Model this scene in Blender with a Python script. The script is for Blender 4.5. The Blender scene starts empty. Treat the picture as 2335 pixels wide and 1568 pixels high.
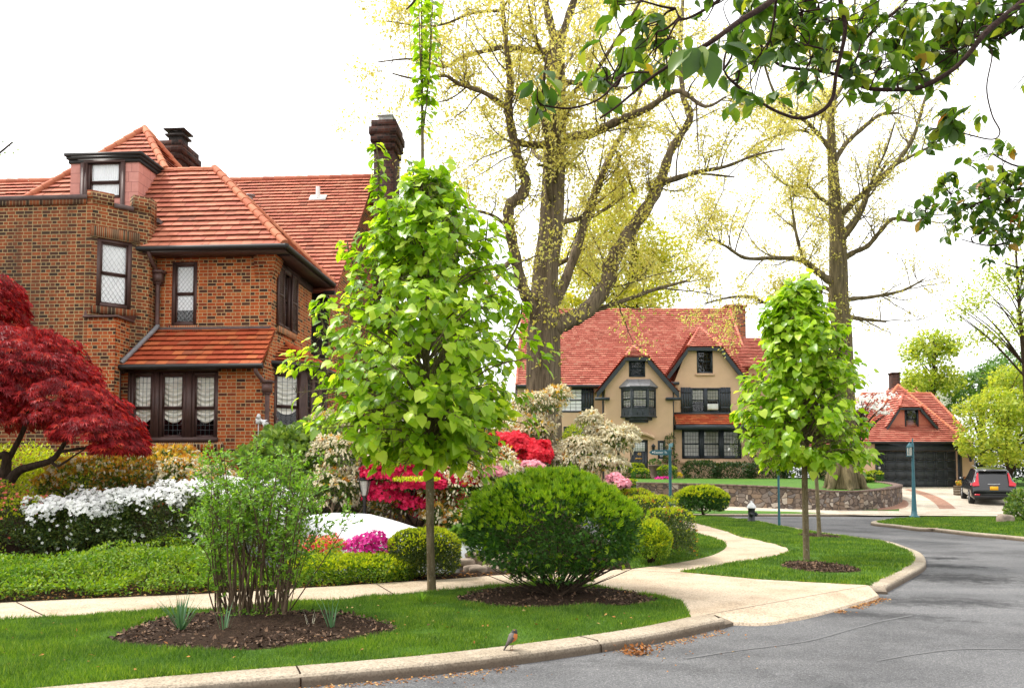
import bpy, math, random
import numpy as np
from mathutils import Vector, Matrix
rad = math.radians
rng = np.random.default_rng(7)
random.seed(7)
scene = bpy.context.scene
COL = scene.collection

# ------------------------------------------------------------------ camera model (picture units: 2335 x 1568)
PW, PH, FOC, PITCH, EYE = 2335.0, 1568.0, 1900.0, rad(3.1), 1.6
PPX, HOR = 1167.5, 1090.0
PPY = HOR - FOC * math.tan(PITCH)
CP, SP = math.cos(PITCH), math.sin(PITCH)

def ray(px, py):
    u = (px - PPX) / FOC; v = (PPY - py) / FOC
    return np.array([u, CP - v * SP, SP + v * CP])
def at(px, py, Y):
    d = ray(px, py); return np.array([0, 0, EYE]) + d * (Y / d[1])
def gnd(px, py, z=0.0):
    d = ray(px, py); return np.array([0, 0, EYE]) + d * ((z - EYE) / d[2])
def gnd_seq(pts, z=0.0):
    return np.array([gnd(a, b, z) for a, b in pts])
def mpp(Y):            # metres per picture unit at depth Y
    return Y / FOC

# ------------------------------------------------------------------ noise
def _hash(ix, iy, iz):
    h = (ix * 374761393 + iy * 668265263 + iz * 2147483647 * 31 + 1274126177) & 0xFFFFFFFF
    h = ((h ^ (h >> 13)) * 1274126177) & 0xFFFFFFFF
    return ((h ^ (h >> 16)) & 0xFFFF) / 65535.0
def noise3(P, f=1.0, seed=0):
    P = np.asarray(P, float) * f + seed * 17.31
    i = np.floor(P).astype(np.int64); t = P - i; t = t * t * (3 - 2 * t)
    r = 0
    for dx in (0, 1):
        for dy in (0, 1):
            for dz in (0, 1):
                w = (t[:, 0] if dx else 1 - t[:, 0]) * (t[:, 1] if dy else 1 - t[:, 1]) * (t[:, 2] if dz else 1 - t[:, 2])
                r = r + w * _hash(i[:, 0] + dx, i[:, 1] + dy, i[:, 2] + dz)
    return r
def unit(v):
    v = np.asarray(v, float); n = np.linalg.norm(v, axis=-1, keepdims=True); return v / np.maximum(n, 1e-9)
def randdir(n, g=None):
    return unit((g or rng).normal(size=(n, 3)))

# ------------------------------------------------------------------ mesh builder
ORIG = {}     # object name -> world origin its vertices are measured from
class MB:
    def __init__(s):
        s.ch = []; s.n = 0
    def raw(s, V, F, rnd=None):
        V = np.asarray(V, float).reshape(-1, 3); F = np.asarray(F, np.int64)
        if rnd is None: rnd = np.full(len(F), random.random())
        elif np.isscalar(rnd): rnd = np.full(len(F), rnd)
        s.ch.append((V, F + s.n, np.asarray(rnd, float))); s.n += len(V); return s
    def poly(s, V, rnd=None):
        return s.raw(V, [list(range(len(V)))], rnd)
    def quad(s, a, b, c, d, rnd=None):
        return s.raw([a, b, c, d], [[0, 1, 2, 3]], rnd)
    def hexa(s, V, rnd=None):      # 8 corners: bottom 0-3 ccw, top 4-7
        return s.raw(V, [[3, 2, 1, 0], [4, 5, 6, 7], [0, 1, 5, 4], [1, 2, 6, 5], [2, 3, 7, 6], [3, 0, 4, 7]], rnd)
    def box(s, c, sz, ax=None, rnd=None):
        c = np.asarray(c, float); h = np.asarray(sz, float) / 2
        A = np.eye(3) if ax is None else np.asarray(ax, float)
        o = [(-1, -1, -1), (1, -1, -1), (1, 1, -1), (-1, 1, -1), (-1, -1, 1), (1, -1, 1), (1, 1, 1), (-1, 1, 1)]
        return s.hexa([c + A[0] * a * h[0] + A[1] * b * h[1] + A[2] * d * h[2] for a, b, d in o], rnd)
    def prism(s, P, ext, rnd=None):   # planar loop P extruded by ext
        P = np.asarray(P, float); n = len(P); Q = P + np.asarray(ext, float)
        r = random.random() if rnd is None else rnd
        b = s.n
        s.raw(np.vstack([P, Q]), [[i, (i + 1) % n, n + (i + 1) % n, n + i] for i in range(n)], r)
        s.raw(P[::-1], [list(range(n))], r); s.raw(Q, [list(range(n))], r); return s
    def tube(s, pts, rads, k=6, rnd=None, cap=True, wob=None):
        pts = np.asarray(pts, float); n = len(pts); rads = np.broadcast_to(np.asarray(rads, float), (n,))
        T = np.gradient(pts, axis=0); T = unit(T)
        ref = np.array([0, 0, 1.0]) if abs(T[0][2]) < .9 else np.array([1.0, 0, 0])
        X = unit(np.cross(ref, T[0])); V = np.empty((n, k, 3)); ang = np.arange(k) * 2 * math.pi / k
        for i in range(n):
            X = X - T[i] * X.dot(T[i]); X = X / max(np.linalg.norm(X), 1e-9); Yv = np.cross(T[i], X)
            rr = rads[i] * (np.ones(k) if wob is None else wob(i, ang))
            V[i] = pts[i] + (np.cos(ang) * rr)[:, None] * X + (np.sin(ang) * rr)[:, None] * Yv
        a = np.arange(n - 1)[:, None] * k; j = np.arange(k)[None]; j2 = (j + 1) % k
        F = np.stack([a + j, a + j2, a + k + j2, a + k + j], -1).reshape(-1, 4)
        r = random.random() if rnd is None else rnd
        s.raw(V.reshape(-1, 3), F, r)
        if cap:
            s.raw(V[-1], [list(range(k))], r); s.raw(V[0][::-1], [list(range(k))], r)
        return s
    def lathe(s, c, prof, k=20, rnd=None, axis=None):   # prof: (radius, height)
        c = np.asarray(c, float); ang = np.arange(k) * 2 * math.pi / k
        A = np.eye(3) if axis is None else np.asarray(axis, float)
        V = np.array([[c + A[0] * r * math.cos(t) + A[1] * r * math.sin(t) + A[2] * h for t in ang] for r, h in prof])
        n = len(prof); a = np.arange(n - 1)[:, None] * k; j = np.arange(k)[None]; j2 = (j + 1) % k
        F = np.stack([a + j, a + j2, a + k + j2, a + k + j], -1).reshape(-1, 4)
        s.raw(V.reshape(-1, 3), F, random.random() if rnd is None else rnd); return s
    def leaves(s, P, D, N, S, tm, rnd):
        tv, tf = tm; P = np.asarray(P, float); n = len(P)
        if n == 0: return s
        D = unit(D); X = unit(np.cross(D, N)); Z = np.cross(X, D)
        S = np.broadcast_to(np.asarray(S, float), (n,))
        V = P[:, None] + S[:, None, None] * (tv[None, :, 0:1] * X[:, None] + tv[None, :, 1:2] * D[:, None] + tv[None, :, 2:3] * Z[:, None])
        k = len(tv); off = (np.arange(n) * k)[:, None, None]
        for F in tf:
            F = np.asarray(F)
            s.ch.append((np.zeros((0, 3)), (F[None] + off + s.n).reshape(-1, F.shape[1]), np.repeat(rnd, len(F))))
        s.ch.append((V.reshape(-1, 3), np.zeros((0, 3), np.int64), np.zeros(0)))
        s.n += n * k; return s
    def mesh(s, name, mat, org=(0, 0, 0), smooth=False, uv=True):
        V = np.vstack([c[0] for c in s.ch]) - np.asarray(org, float)
        loops = []; starts = []; tot = 0; rn = []
        for _, F, r in s.ch:
            if len(F) == 0: continue
            k = F.shape[1]; loops.append(F.ravel()); starts.append(tot + np.arange(len(F)) * k); tot += F.size; rn.append(r)
        loops = np.concatenate(loops); starts = np.concatenate(starts); rn = np.concatenate(rn)
        me = bpy.data.meshes.new(name)
        me.vertices.add(len(V)); me.vertices.foreach_set('co', V.ravel().astype(np.float32))
        me.loops.add(tot); me.loops.foreach_set('vertex_index', loops.astype(np.int32))
        me.polygons.add(len(starts)); me.polygons.foreach_set('loop_start', starts.astype(np.int32))
        me.update(calc_edges=True)
        a = me.attributes.new('rnd', 'FLOAT', 'FACE'); a.data.foreach_set('value', rn.astype(np.float32))
        if uv:
            cnt = np.diff(np.append(starts, tot)); fi = np.repeat(np.arange(len(starts)), cnt)
            n = np.empty(len(starts) * 3, np.float32); me.polygons.foreach_get('normal', n); n = n.reshape(-1, 3)
            t = np.stack([-n[:, 1], n[:, 0], np.zeros(len(n))], -1); L = np.linalg.norm(t, axis=1)
            t[L < .05] = (1, 0, 0); t = unit(t); b = np.cross(n, t)
            W = (V + np.asarray(org, float))[loops]
            u = np.stack([(W * t[fi]).sum(1), (W * b[fi]).sum(1)], -1)
            lay = me.uv_layers.new(name='UVMap'); lay.data.foreach_set('uv', u.ravel().astype(np.float32))
        if smooth: me.polygons.foreach_set('use_smooth', np.ones(len(starts), bool))
        me.materials.append(mat); return me
    def build(s, name, mat, parent=None, smooth=False, uv=True, base=None):
        if parent is None:
            V = np.vstack([c[0] for c in s.ch])
            org = np.array([(V[:, 0].min() + V[:, 0].max()) / 2, (V[:, 1].min() + V[:, 1].max()) / 2, V[:, 2].min()]) if base is None else np.asarray(base, float)
        else: org = ORIG[parent.name]
        o = bpy.data.objects.new(name, s.mesh(name, mat, org, smooth, uv)); COL.objects.link(o)
        ORIG[o.name] = org
        if parent is None: o.location = org
        else: o.parent = parent
        return o
def tag(o, label=None, cat=None, group=None, kind=None):
    for k, v in (('label', label), ('category', cat), ('group', group), ('kind', kind)):
        if v: o[k] = v
    return o
def thing(name, label, cat, loc, group=None):
    o = bpy.data.objects.new(name, None); o.empty_display_size = .3; COL.objects.link(o)
    o.location = [float(x) for x in loc]; ORIG[o.name] = np.asarray(loc, float); return tag(o, label, cat, group)
def copy_tree(o, loc=None, parent=None):
    c = o.copy(); COL.objects.link(c); ORIG[c.name] = ORIG[o.name]
    if parent is not None: c.parent = parent
    if loc is not None: c.location = [float(x) for x in loc]
    for ch in list(o.children): copy_tree(ch, None, c)
    return c
def in_poly(P, poly):
    x, y = P[:, 0], P[:, 1]; c = np.zeros(len(P), bool); n = len(poly)
    for i in range(n):
        x1, y1 = poly[i][:2]; x2, y2 = poly[(i + 1) % n][:2]
        if y1 == y2: continue
        h = (y1 > y) != (y2 > y); c ^= h & (x < (x2 - x1) * (y - y1) / (y2 - y1) + x1)
    return c
def smooth_path(P, m=8, closed=False):     # Catmull-Rom
    P = np.asarray(P, float); n = len(P); out = []
    rg = n if closed else n - 1
    for i in range(rg):
        g = (lambda k: P[k % n]) if closed else (lambda k: P[min(max(k, 0), n - 1)])
        p0, p1, p2, p3 = g(i - 1), g(i), g(i + 1), g(i + 2)
        for j in range(m):
            t = j / m
            out.append(.5 * (2 * p1 + (p2 - p0) * t + (2 * p0 - 5 * p1 + 4 * p2 - p3) * t * t + (3 * p1 - p0 - 3 * p2 + p3) * t ** 3))
    if not closed: out.append(P[-1])
    return np.array(out)
def sheet(mb, poly, z=None):      # triangulated flat polygon (concave allowed)
    from mathutils.geometry import tessellate_polygon
    P = [Vector((p[0], p[1], (p[2] if z is None else z))) for p in poly]
    T = tessellate_polygon([P]); V = np.array([tuple(p) for p in P]); F = []
    for t in T:
        a, b, c = (V[i] for i in t)
        F.append(t if np.cross(b - a, c - a)[2] > 0 else t[::-1])
    return mb.raw(V, F, .5)

# ------------------------------------------------------------------ materials
class NT:
    def __init__(s, name):
        s.m = bpy.data.materials.new(name); s.m.use_nodes = True; s.t = s.m.node_tree
        s.t.nodes.clear(); s.out = s.t.nodes.new('ShaderNodeOutputMaterial')
    def n(s, typ, ins=None, **kw):
        d = s.t.nodes.new('ShaderNode' + typ)
        for k, v in kw.items(): setattr(d, k, v)
        for k, v in (ins or {}).items(): s.set(d, k, v)
        return d
    def set(s, d, k, v):
        sock = d.inputs[k]
        if isinstance(v, bpy.types.NodeSocket): s.t.links.new(v, sock)
        elif isinstance(v, (tuple, list)) and len(v) == 3 and sock.type == 'RGBA': sock.default_value = (*v, 1)
        else: sock.default_value = v
    def ramp(s, fac, stops, interp='LINEAR'):
        d = s.n('ValToRGB', {'Fac': fac}); e = d.color_ramp; e.interpolation = interp
        while len(e.elements) < len(stops): e.elements.new(.5)
        for el, (p, c) in zip(e.elements, stops): el.position = p; el.color = (*c, 1)
        return d.outputs['Color']
    def mix(s, a, b, f, blend='MIX'):
        d = s.n('MixRGB', {'Color1': a, 'Color2': b, 'Fac': f}, blend_type=blend); return d.outputs[0]
    def math(s, op, a, b=0.0):
        d = s.n('Math', {0: a, 1: b}, operation=op); return d.outputs[0]
    def coord(s, k='Object'): return s.n('TexCoord').outputs[k]
    def attr(s, k='rnd'): return s.n('Attribute', attribute_name=k).outputs['Fac']
    def noise(s, sc, det=3, vec=None, rough=.55, dist=0.0):
        i = {'Scale': sc, 'Detail': det, 'Roughness': rough, 'Distortion': dist}
        i['Vector'] = vec if vec is not None else s.pos()
        return s.n('TexNoise', i).outputs['Fac']
    def pos(s): return s.n('NewGeometry').outputs['Position']
    def bump(s, h, st=.3, dist=.02): return s.n('Bump', {'Height': h, 'Strength': st, 'Distance': dist}).outputs[0]
    def surf(s, col, rough=.7, spec=.3, metal=0.0, normal=None, **kw):
        i = {'Base Color': col, 'Roughness': rough, 'Metallic': metal, 'Specular IOR Level': spec}
        if normal is not None: i['Normal'] = normal
        i.update(kw); return s.n('BsdfPrincipled', i).outputs[0]
    def done(s, sh): s.t.links.new(sh, s.out.inputs['Surface']); return s.m

def plain(name, col, rough=.6, spec=.3, metal=0.0, var=.15, sc=6.0, bump=0.0):
    t = NT(name); n = t.noise(sc, 4)
    d = tuple(c * (1 - var) for c in col); e = tuple(min(1, c * (1 + var)) for c in col)
    c = t.ramp(n, [(.3, d), (.7, e)])
    nm = t.bump(t.noise(sc * 8, 3), bump, .01) if bump else None
    return t.done(t.surf(c, rough, spec, metal, nm))
def leafmat(name, stops, trans=.3, rough=.45, tcol=None, spec=.35, spot=.25):
    t = NT(name); c = t.ramp(t.attr(), stops)
    n = t.noise(1.7, 2); c = t.mix(c, t.mix(c, (1.25, 1.2, .8), 1, 'MULTIPLY'), t.math('MULTIPLY', n, spot))
    p = t.surf(c, rough, spec)
    tc = t.mix(c, tcol or (1.5, 1.5, .7), 1, 'MULTIPLY')
    tr = t.n('BsdfTranslucent', {'Color': tc}).outputs[0]
    return t.done(t.n('MixShader', {0: trans, 1: p, 2: tr}).outputs[0])
def brickmat(name, stops, mortar, bw=.215, bh=.0815, ms=.0085, dirt_shade=.0, dirtcol=(.04, .03, .022), rough=.85):
    t = NT(name); uv = t.n('UVMap').outputs[0]
    b = t.n('TexBrick', {'Vector': uv, 'Color1': (0, 0, 0), 'Color2': (1, 1, 1), 'Mortar': (.5, .5, .5), 'Scale': 1.0, 'Mortar Size': ms,
                         'Mortar Smooth': .25, 'Bias': 0.0, 'Brick Width': bw, 'Row Height': bh}, offset=.5, squash=.55, squash_frequency=2)
    c = t.ramp(b.outputs['Color'], stops)
    c = t.mix(c, t.mix(c, (.62, .55, .5), 1, 'MULTIPLY'), t.math('MULTIPLY', t.noise(9, 4), .8))
    c = t.mix(c, mortar, b.outputs['Fac'])
    if dirt_shade:
        st = t.n('Mapping', {'Vector': t.pos(), 'Scale': (1.3, 1.3, .28)}).outputs[0]
        f = t.n('MapRange', {'Value': t.noise(1.5, 5, st, .65), 1: .40, 2: .72, 3: 0.0, 4: dirt_shade}).outputs[0]
        c = t.mix(c, dirtcol, f)
    h = t.math('SUBTRACT', t.math('MULTIPLY', t.noise(60, 3), .25), b.outputs['Fac'])
    return t.done(t.surf(c, rough, .2, 0, t.bump(h, .5, .012)))
def glassmat(name, tint=(1, 1, 1)):
    t = NT(name)
    fc = t.n('LayerWeight', {'Blend': .5}).outputs['Facing']; fr = t.math('ADD', t.math('MULTIPLY', t.math('POWER', fc, 5.0), .9), .05)
    wob = t.bump(t.noise(2.2, 2), .12, .05)
    g = t.n('BsdfGlossy', {'Color': (1, 1, 1), 'Roughness': .03, 'Normal': wob}).outputs[0]
    tr = t.n('BsdfTransparent', {'Color': tint}).outputs[0]
    return t.done(t.n('MixShader', {0: fr, 1: tr, 2: g}).outputs[0])
M = {}
M['tile'] = None
def tilemat(name, stops, moss=.25):
    t = NT(name); c = t.ramp(t.attr(), stops)
    n = t.noise(14, 4); c = t.mix(c, t.mix(c, (.6, .5, .45), 1, 'MULTIPLY'), t.math('MULTIPLY', n, .55))
    f = t.n('MapRange', {'Value': t.noise(1.1, 5), 1: .56, 2: .8, 3: 0.0, 4: moss}).outputs[0]
    c = t.mix(c, (.09, .05, .03), f)
    return t.done(t.surf(c, .75, .25, 0, t.bump(t.noise(45, 3), .3, .01)))
T_RED = [(0, (.40, .12, .075)), (.35, (.52, .165, .10)), (.8, (.57, .215, .13)), (.93, (.46, .16, .09)), (1, (.28, .10, .065))]
M['tile'] = tilemat('clay_tile', T_RED)
M['tile_front'] = tilemat('clay_tile_pent', [(0, (.40, .075, .03)), (.4, (.52, .11, .045)), (.75, (.58, .17, .06)), (1, (.34, .10, .05))], .45)
M['tile_far'] = tilemat('clay_tile_far', [(0, (.44, .12, .085)), (.5, (.58, .18, .13)), (1, (.66, .26, .185))], .2)
M['ridge'] = tilemat('clay_ridge', [(0, (.50, .15, .08)), (1, (.60, .24, .13))], .3)
B_OR = [(0, (.055, .03, .022)), (.2, (.13, .04, .022)), (.3, (.38, .068, .02)), (.6, (.52, .105, .025)), (.85, (.55, .15, .04)), (1, (.30, .055, .02))]
B_DK = [(0, (.05, .032, .022)), (.3, (.14, .048, .024)), (.42, (.27, .070, .026)), (.8, (.36, .095, .03)), (1, (.22, .07, .03))]
B_CH = [(0, (.018, .011, .010)), (.5, (.065, .022, .016)), (1, (.10, .035, .024))]
M['brick'] = brickmat('orange_brick', B_OR, (.50, .345, .175), ms=.009, dirt_shade=.3)
M['brick_dark'] = brickmat('weathered_brick', B_DK, (.43, .31, .155), ms=.009, dirt_shade=.65)
M['brick_chim'] = brickmat('dark_chimney_brick', B_CH, (.07, .05, .04), dirt_shade=.5, dirtcol=(.012, .01, .009))
M['soldier'] = brickmat('soldier_brick', B_OR, (.50, .40, .24), bw=.0815, bh=.6)
M['soldier_dark'] = brickmat('soldier_brick_dark', B_DK, (.30, .23, .13), bw=.0815, bh=.6, dirt_shade=.6)
M['stucco'] = plain('tan_stucco', (.62, .42, .285), .9, .15, var=.07, sc=1.2, bump=.35)
M['navy'] = plain('dark_blue_paint', (.030, .037, .047), .5, .4, var=.2)
M['brown'] = plain('brown_paint', (.072, .036, .030), .5, .4, var=.2)
M['darkwood'] = plain('dark_shingle', (.035, .028, .026), .8, .2, var=.3)
M['pink'] = brickmat('pink_shingle', [(0, (.66, .30, .25)), (1, (.71, .34, .29))], (.36, .15, .13), bw=.62, bh=.26, ms=.007)
M['copper'] = plain('brown_copper', (.10, .050, .042), .5, .4, metal=.0, var=.3)
M['coping'] = plain('brown_coping', (.11, .075, .07), .6, .3, var=.25)
M['gutter'] = plain('dark_gutter', (.018, .016, .015), .5, .35, var=.2)
M['pale_lead'] = plain('pale_lead_came', (.42, .43, .44), .5, .4)
M['lead'] = plain('grey_metal', (.20, .20, .21), .45, .4, var=.2)
M['glass'] = glassmat('window_glass')
M['dark'] = plain('dark_interior', (.012, .012, .013), .9, .1)
M['curtain'] = plain('cream_curtain', (.80, .77, .68), .9, .1, var=.08, sc=8)
M['curtain_dim'] = plain('grey_curtain', (.36, .35, .32), .9, .1, var=.12, sc=6)
M['blind'] = plain('white_blind', (.88, .89, .90), .9, .1, var=.04, sc=3)
M['white'] = plain('white_paint', (.78, .78, .77), .5, .3, var=.05)
M['muntin'] = plain('lead_came', (.10, .11, .115), .5, .4)
M['chrome'] = plain('silver_metal', (.60, .60, .58), .35, .5, var=.15)
# ------------------------------------------------------------------ world, sun, camera
SUN_EL, SUN_AZ = rad(56), rad(-78)      # azimuth measured from +Y towards +X
w = bpy.data.worlds.new('World'); scene.world = w; w.use_nodes = True
nt = w.node_tree; bg = nt.nodes['Background']
sky = nt.nodes.new('ShaderNodeTexSky'); sky.sky_type = 'NISHITA'; sky.sun_disc = False
sky.sun_elevation = SUN_EL; sky.sun_rotation = SUN_AZ; sky.air_density = 1.0; sky.dust_density = 4.0; sky.ozone_density = 1.0
hs = nt.nodes.new('ShaderNodeHueSaturation'); hs.inputs['Saturation'].default_value = .12
nt.links.new(sky.outputs[0], hs.inputs['Color'])
# thin bright overcast: a white veil over the blue
mx = nt.nodes.new('ShaderNodeMixRGB'); mx.blend_type = 'MIX'; mx.inputs[0].default_value = .45; mx.inputs[2].default_value = (9.8, 9.8, 9.8, 1)
nt.links.new(hs.outputs[0], mx.inputs[1]); nt.links.new(mx.outputs[0], bg.inputs['Color'])
bg.inputs['Strength'].default_value = .13
sl = bpy.data.lights.new('sun', 'SUN'); sl.energy = 1.5; sl.angle = rad(10); sl.color = (1, .95, .87)
so = bpy.data.objects.new('sun', sl); COL.objects.link(so)
sd = Vector((math.sin(SUN_AZ) * math.cos(SUN_EL), math.cos(SUN_AZ) * math.cos(SUN_EL), math.sin(SUN_EL)))
so.rotation_euler = sd.to_track_quat('Z', 'Y').to_euler(); so.location = (0, 0, 40)
cam = bpy.data.cameras.new('camera'); co = bpy.data.objects.new('camera', cam); COL.objects.link(co)
co.location = (0, 0, EYE); co.rotation_euler = (math.pi / 2 + PITCH, 0, 0)
cam.sensor_width = 36; cam.lens = 36 * FOC / PW; cam.shift_y = (PPY - PH / 2) / PW; cam.clip_start = .05; cam.clip_end = 3000
scene.camera = co
scene.view_settings.view_transform = 'Standard'; scene.view_settings.look = 'None'; scene.view_settings.exposure = 1.22; scene.view_settings.gamma = 1
cy = scene.cycles; cy.max_bounces = 8; cy.diffuse_bounces = 4; cy.transparent_max_bounces = 12; cy.glossy_bounces = 3; cy.transmission_bounces = 4
cy.caustics_reflective = False; cy.caustics_refractive = False; cy.sample_clamp_indirect = 6

ZL = .09
# ------------------------------------------------------------------ ground materials
def asphalt():
    t = NT('asphalt'); p = t.pos()
    sp = t.n('TexVoronoi', {'Vector': p, 'Scale': 115.0}).outputs['Color']
    sp = t.n('SeparateColor', {0: sp}).outputs[0]
    c = t.ramp(sp, [(0, (.072, .072, .074)), (.5, (.118, .118, .122)), (.86, (.155, .155, .157)), (1, (.235, .23, .225))])
    big = t.noise(.55, 5, p, .6); c = t.mix(c, t.mix(c, (.52, .52, .53), 1, 'MULTIPLY'), t.n('MapRange', {'Value': big, 1: .45, 2: .68}).outputs[0])
    str_ = t.n('Mapping', {'Vector': p, 'Scale': (.22, 1.9, 1), 'Rotation': (0, 0, .25)}).outputs[0]
    c = t.mix(c, t.mix(c, (1.22, 1.21, 1.2), 1, 'MULTIPLY'), t.n('MapRange', {'Value': t.noise(1.0, 4, str_), 1: .46, 2: .7}).outputs[0])
    def blot(ctr, rx, ry, rot, k):
        m = t.n('Mapping', {'Vector': t.n('VectorMath', {0: p, 1: (-ctr[0], -ctr[1], 0)}, operation='ADD').outputs[0], 'Rotation': (0, 0, rot)}).outputs[0]
        m = t.n('VectorMath', {0: m, 1: (1 / rx, 1 / ry, 0)}, operation='MULTIPLY').outputs[0]
        L = t.n('VectorMath', {0: m}, operation='LENGTH').outputs['Value']
        L = t.math('ADD', L, t.math('MULTIPLY', t.math('SUBTRACT', t.noise(4.2, 6, p, .8), .5), 4.2))
        return t.math('MULTIPLY', t.n('MapRange', {'Value': L, 1: .2, 2: 1.1, 3: 1.0, 4: 0.0}).outputs[0], k)
    for (x, y), rx, ry, rot, k in (((2150, 1290), .9, .5, .5, .95), ((2190, 1318), 1.3, .8, .4, .95), ((2140, 1372), 1.3, .5, .25, .75), ((2150, 1272), .6, .4, 0, .95), ((1980, 1400), 1.3, .3, .4, .6), ((1500, 1520), 1.2, .25, .3, .35), ((2300, 1260), 2.5, .5, .1, .5), ((2050, 1210), 1.5, .5, .2, .4)):
        c = t.mix(c, (.018, .018, .020), blot(gnd(x, y), rx, ry, rot, k))
    return t.done(t.surf(c, .86, .25, 0, t.bump(t.math('ADD', sp, t.noise(220, 2, p)), .35, .006)))
def concrete(name, col, dirt_shade=False):
    t = NT(name); p = t.pos()
    v = t.n('SeparateColor', {0: t.n('TexVoronoi', {'Vector': p, 'Scale': 75.0}).outputs['Color']}).outputs[0]
    c = t.ramp(v, [(0, tuple(x * .62 for x in col)), (.45, col), (1, tuple(min(.86, x * 1.22) for x in col))])
    c = t.mix(c, t.mix(c, (.60, .55, .48), 1, 'MULTIPLY'), t.n('MapRange', {'Value': t.noise(1.3, 5, p, .65), 1: .45, 2: .75, 3: 0, 4: .8}).outputs[0])
    if dirt_shade:      # road grime plus the kerb face's shade, painted as one dark band
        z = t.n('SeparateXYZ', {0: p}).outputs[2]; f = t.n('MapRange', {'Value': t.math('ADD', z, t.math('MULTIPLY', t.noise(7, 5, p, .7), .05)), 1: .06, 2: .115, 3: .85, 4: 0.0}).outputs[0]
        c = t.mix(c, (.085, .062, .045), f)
    return t.done(t.surf(c, .85, .2, 0, t.bump(v, .3, .006)))
def grassmat(name, a, b, c3, sc=1.0):
    t = NT(name); p = t.pos()
    c = t.ramp(t.noise(38 * sc, 4, p, .7), [(.3, a), (.52, b), (.72, c3)])
    c = t.mix(c, t.mix(c, (1.35, 1.25, .8), 1, 'MULTIPLY'), t.n('MapRange', {'Value': t.noise(1.1, 4, p), 1: .4, 2: .7}).outputs[0])
    return t.done(t.surf(c, .8, .2, 0, t.bump(t.noise(60 * sc, 3, p), .8, .03)))
def mulchmat(name='mulch_soil'):
    t = NT(name); p = t.pos()
    c = t.ramp(t.noise(30, 5, p, .75), [(.3, (.018, .011, .008)), (.55, (.05, .030, .019)), (.75, (.11, .068, .042))])
    return t.done(t.surf(c, .95, .1, 0, t.bump(t.noise(35, 5, p, .75), 1, .05)))
M['asphalt'] = asphalt()
M['pave'] = concrete('exposed_aggregate_paving', (.50, .40, .295))
M['kerb'] = concrete('kerb_stone', (.37, .31, .235), dirt_shade=True)
M['drive'] = concrete('pale_concrete', (.54, .475, .385))
M['lawn'] = grassmat('lawn_turf', (.030, .075, .009), (.060, .135, .015), (.11, .19, .028))
M['farlawn'] = grassmat('far_turf', (.036, .10, .013), (.065, .155, .022), (.115, .22, .034), .35)
M['mulch'] = mulchmat()
M['paver'] = brickmat('paver_brick', [(0, (.30, .15, .10)), (.5, (.38, .20, .14)), (1, (.45, .26, .19))], (.35, .27, .2), bw=.2, bh=.1, ms=.006)
M['pinkpave'] = concrete('pink_paving', (.58, .36, .27))
M['soil'] = mulchmat('garden_soil')

def structure(mb, name, mat, **k):
    o = mb.build(name, mat, **k); o['kind'] = 'structure'; return o

# base ground, road
mb = MB(); sheet(mb, [(-900, -60), (900, -60), (900, 1500), (-900, 1500)], -.06)
structure(mb, 'ground', M['farlawn'], base=(0, 0, -.06))
mb = MB(); sheet(mb, [(-70, -25), (70, -25), (70, 36.5), (-70, 36.5)], 0)
structure(mb, 'road', M['asphalt'], base=(0, 0, 0))
# pale worn seams in the road surface
t = NT('seam_tar'); M['seam'] = t.done(t.surf(t.ramp(t.noise(40, 3), [(.3, (.105, .105, .107)), (.7, (.15, .15, .152))]), .8))
for L, wd in (([(1560, 1500), (1680, 1482), (1830, 1462), (1930, 1436), (2010, 1415), (2080, 1402)], .022),
              ([(2000, 1505), (2090, 1490), (2200, 1478), (2400, 1480)], .02)):
    P = smooth_path(gnd_seq(L, .004), 10); n = len(P)
    T = unit(np.gradient(P, axis=0)); S = np.stack([-T[:, 1], T[:, 0], T[:, 2] * 0], -1); wv = (wd * (.45 + .8 * noise3(P, 3)))[:, None]
    A, B = P + S * wv, P - S * wv; mb = MB()
    for i in range(n - 1): mb.quad(B[i], B[i + 1], A[i + 1], A[i])
    structure(mb, 'road_seam', M['seam'])

# ------------------------------------------------------------------ near block: kerb, verge, paving
K1 = [(-420, 1610), (-150, 1592), (275, 1553), (500, 1534), (1000, 1492), (1400, 1441), (1577, 1407)]
K2 = [(1981, 1334), (2035, 1308), (2070, 1290), (2081, 1277), (2074, 1260), (2045, 1247), (2003, 1233), (1930, 1223), (1860, 1213), (1778, 1199), (1718, 1187), (1658, 1180), (1580, 1175)]
kerb1 = smooth_path(gnd_seq(K1, ZL), 8); kerb2 = smooth_path(gnd_seq(K2, ZL), 8)
def ext(P, d, end=0):
    P = np.asarray(P); v = unit((P[0] - P[4]) if end == 0 else (P[-1] - P[-5])) * [1, 1, 0] * d
    return np.vstack([P[0] + v, P[0] + v * .5, P]) if end == 0 else np.vstack([P, P[-1] + v * .5, P[-1] + v])
kerb1 = ext(kerb1, 14)
far_edge = np.array([gnd(1580, 1175, ZL) + np.array([-i * 6.0, 0, 0]) for i in range(0, 9)])
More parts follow.
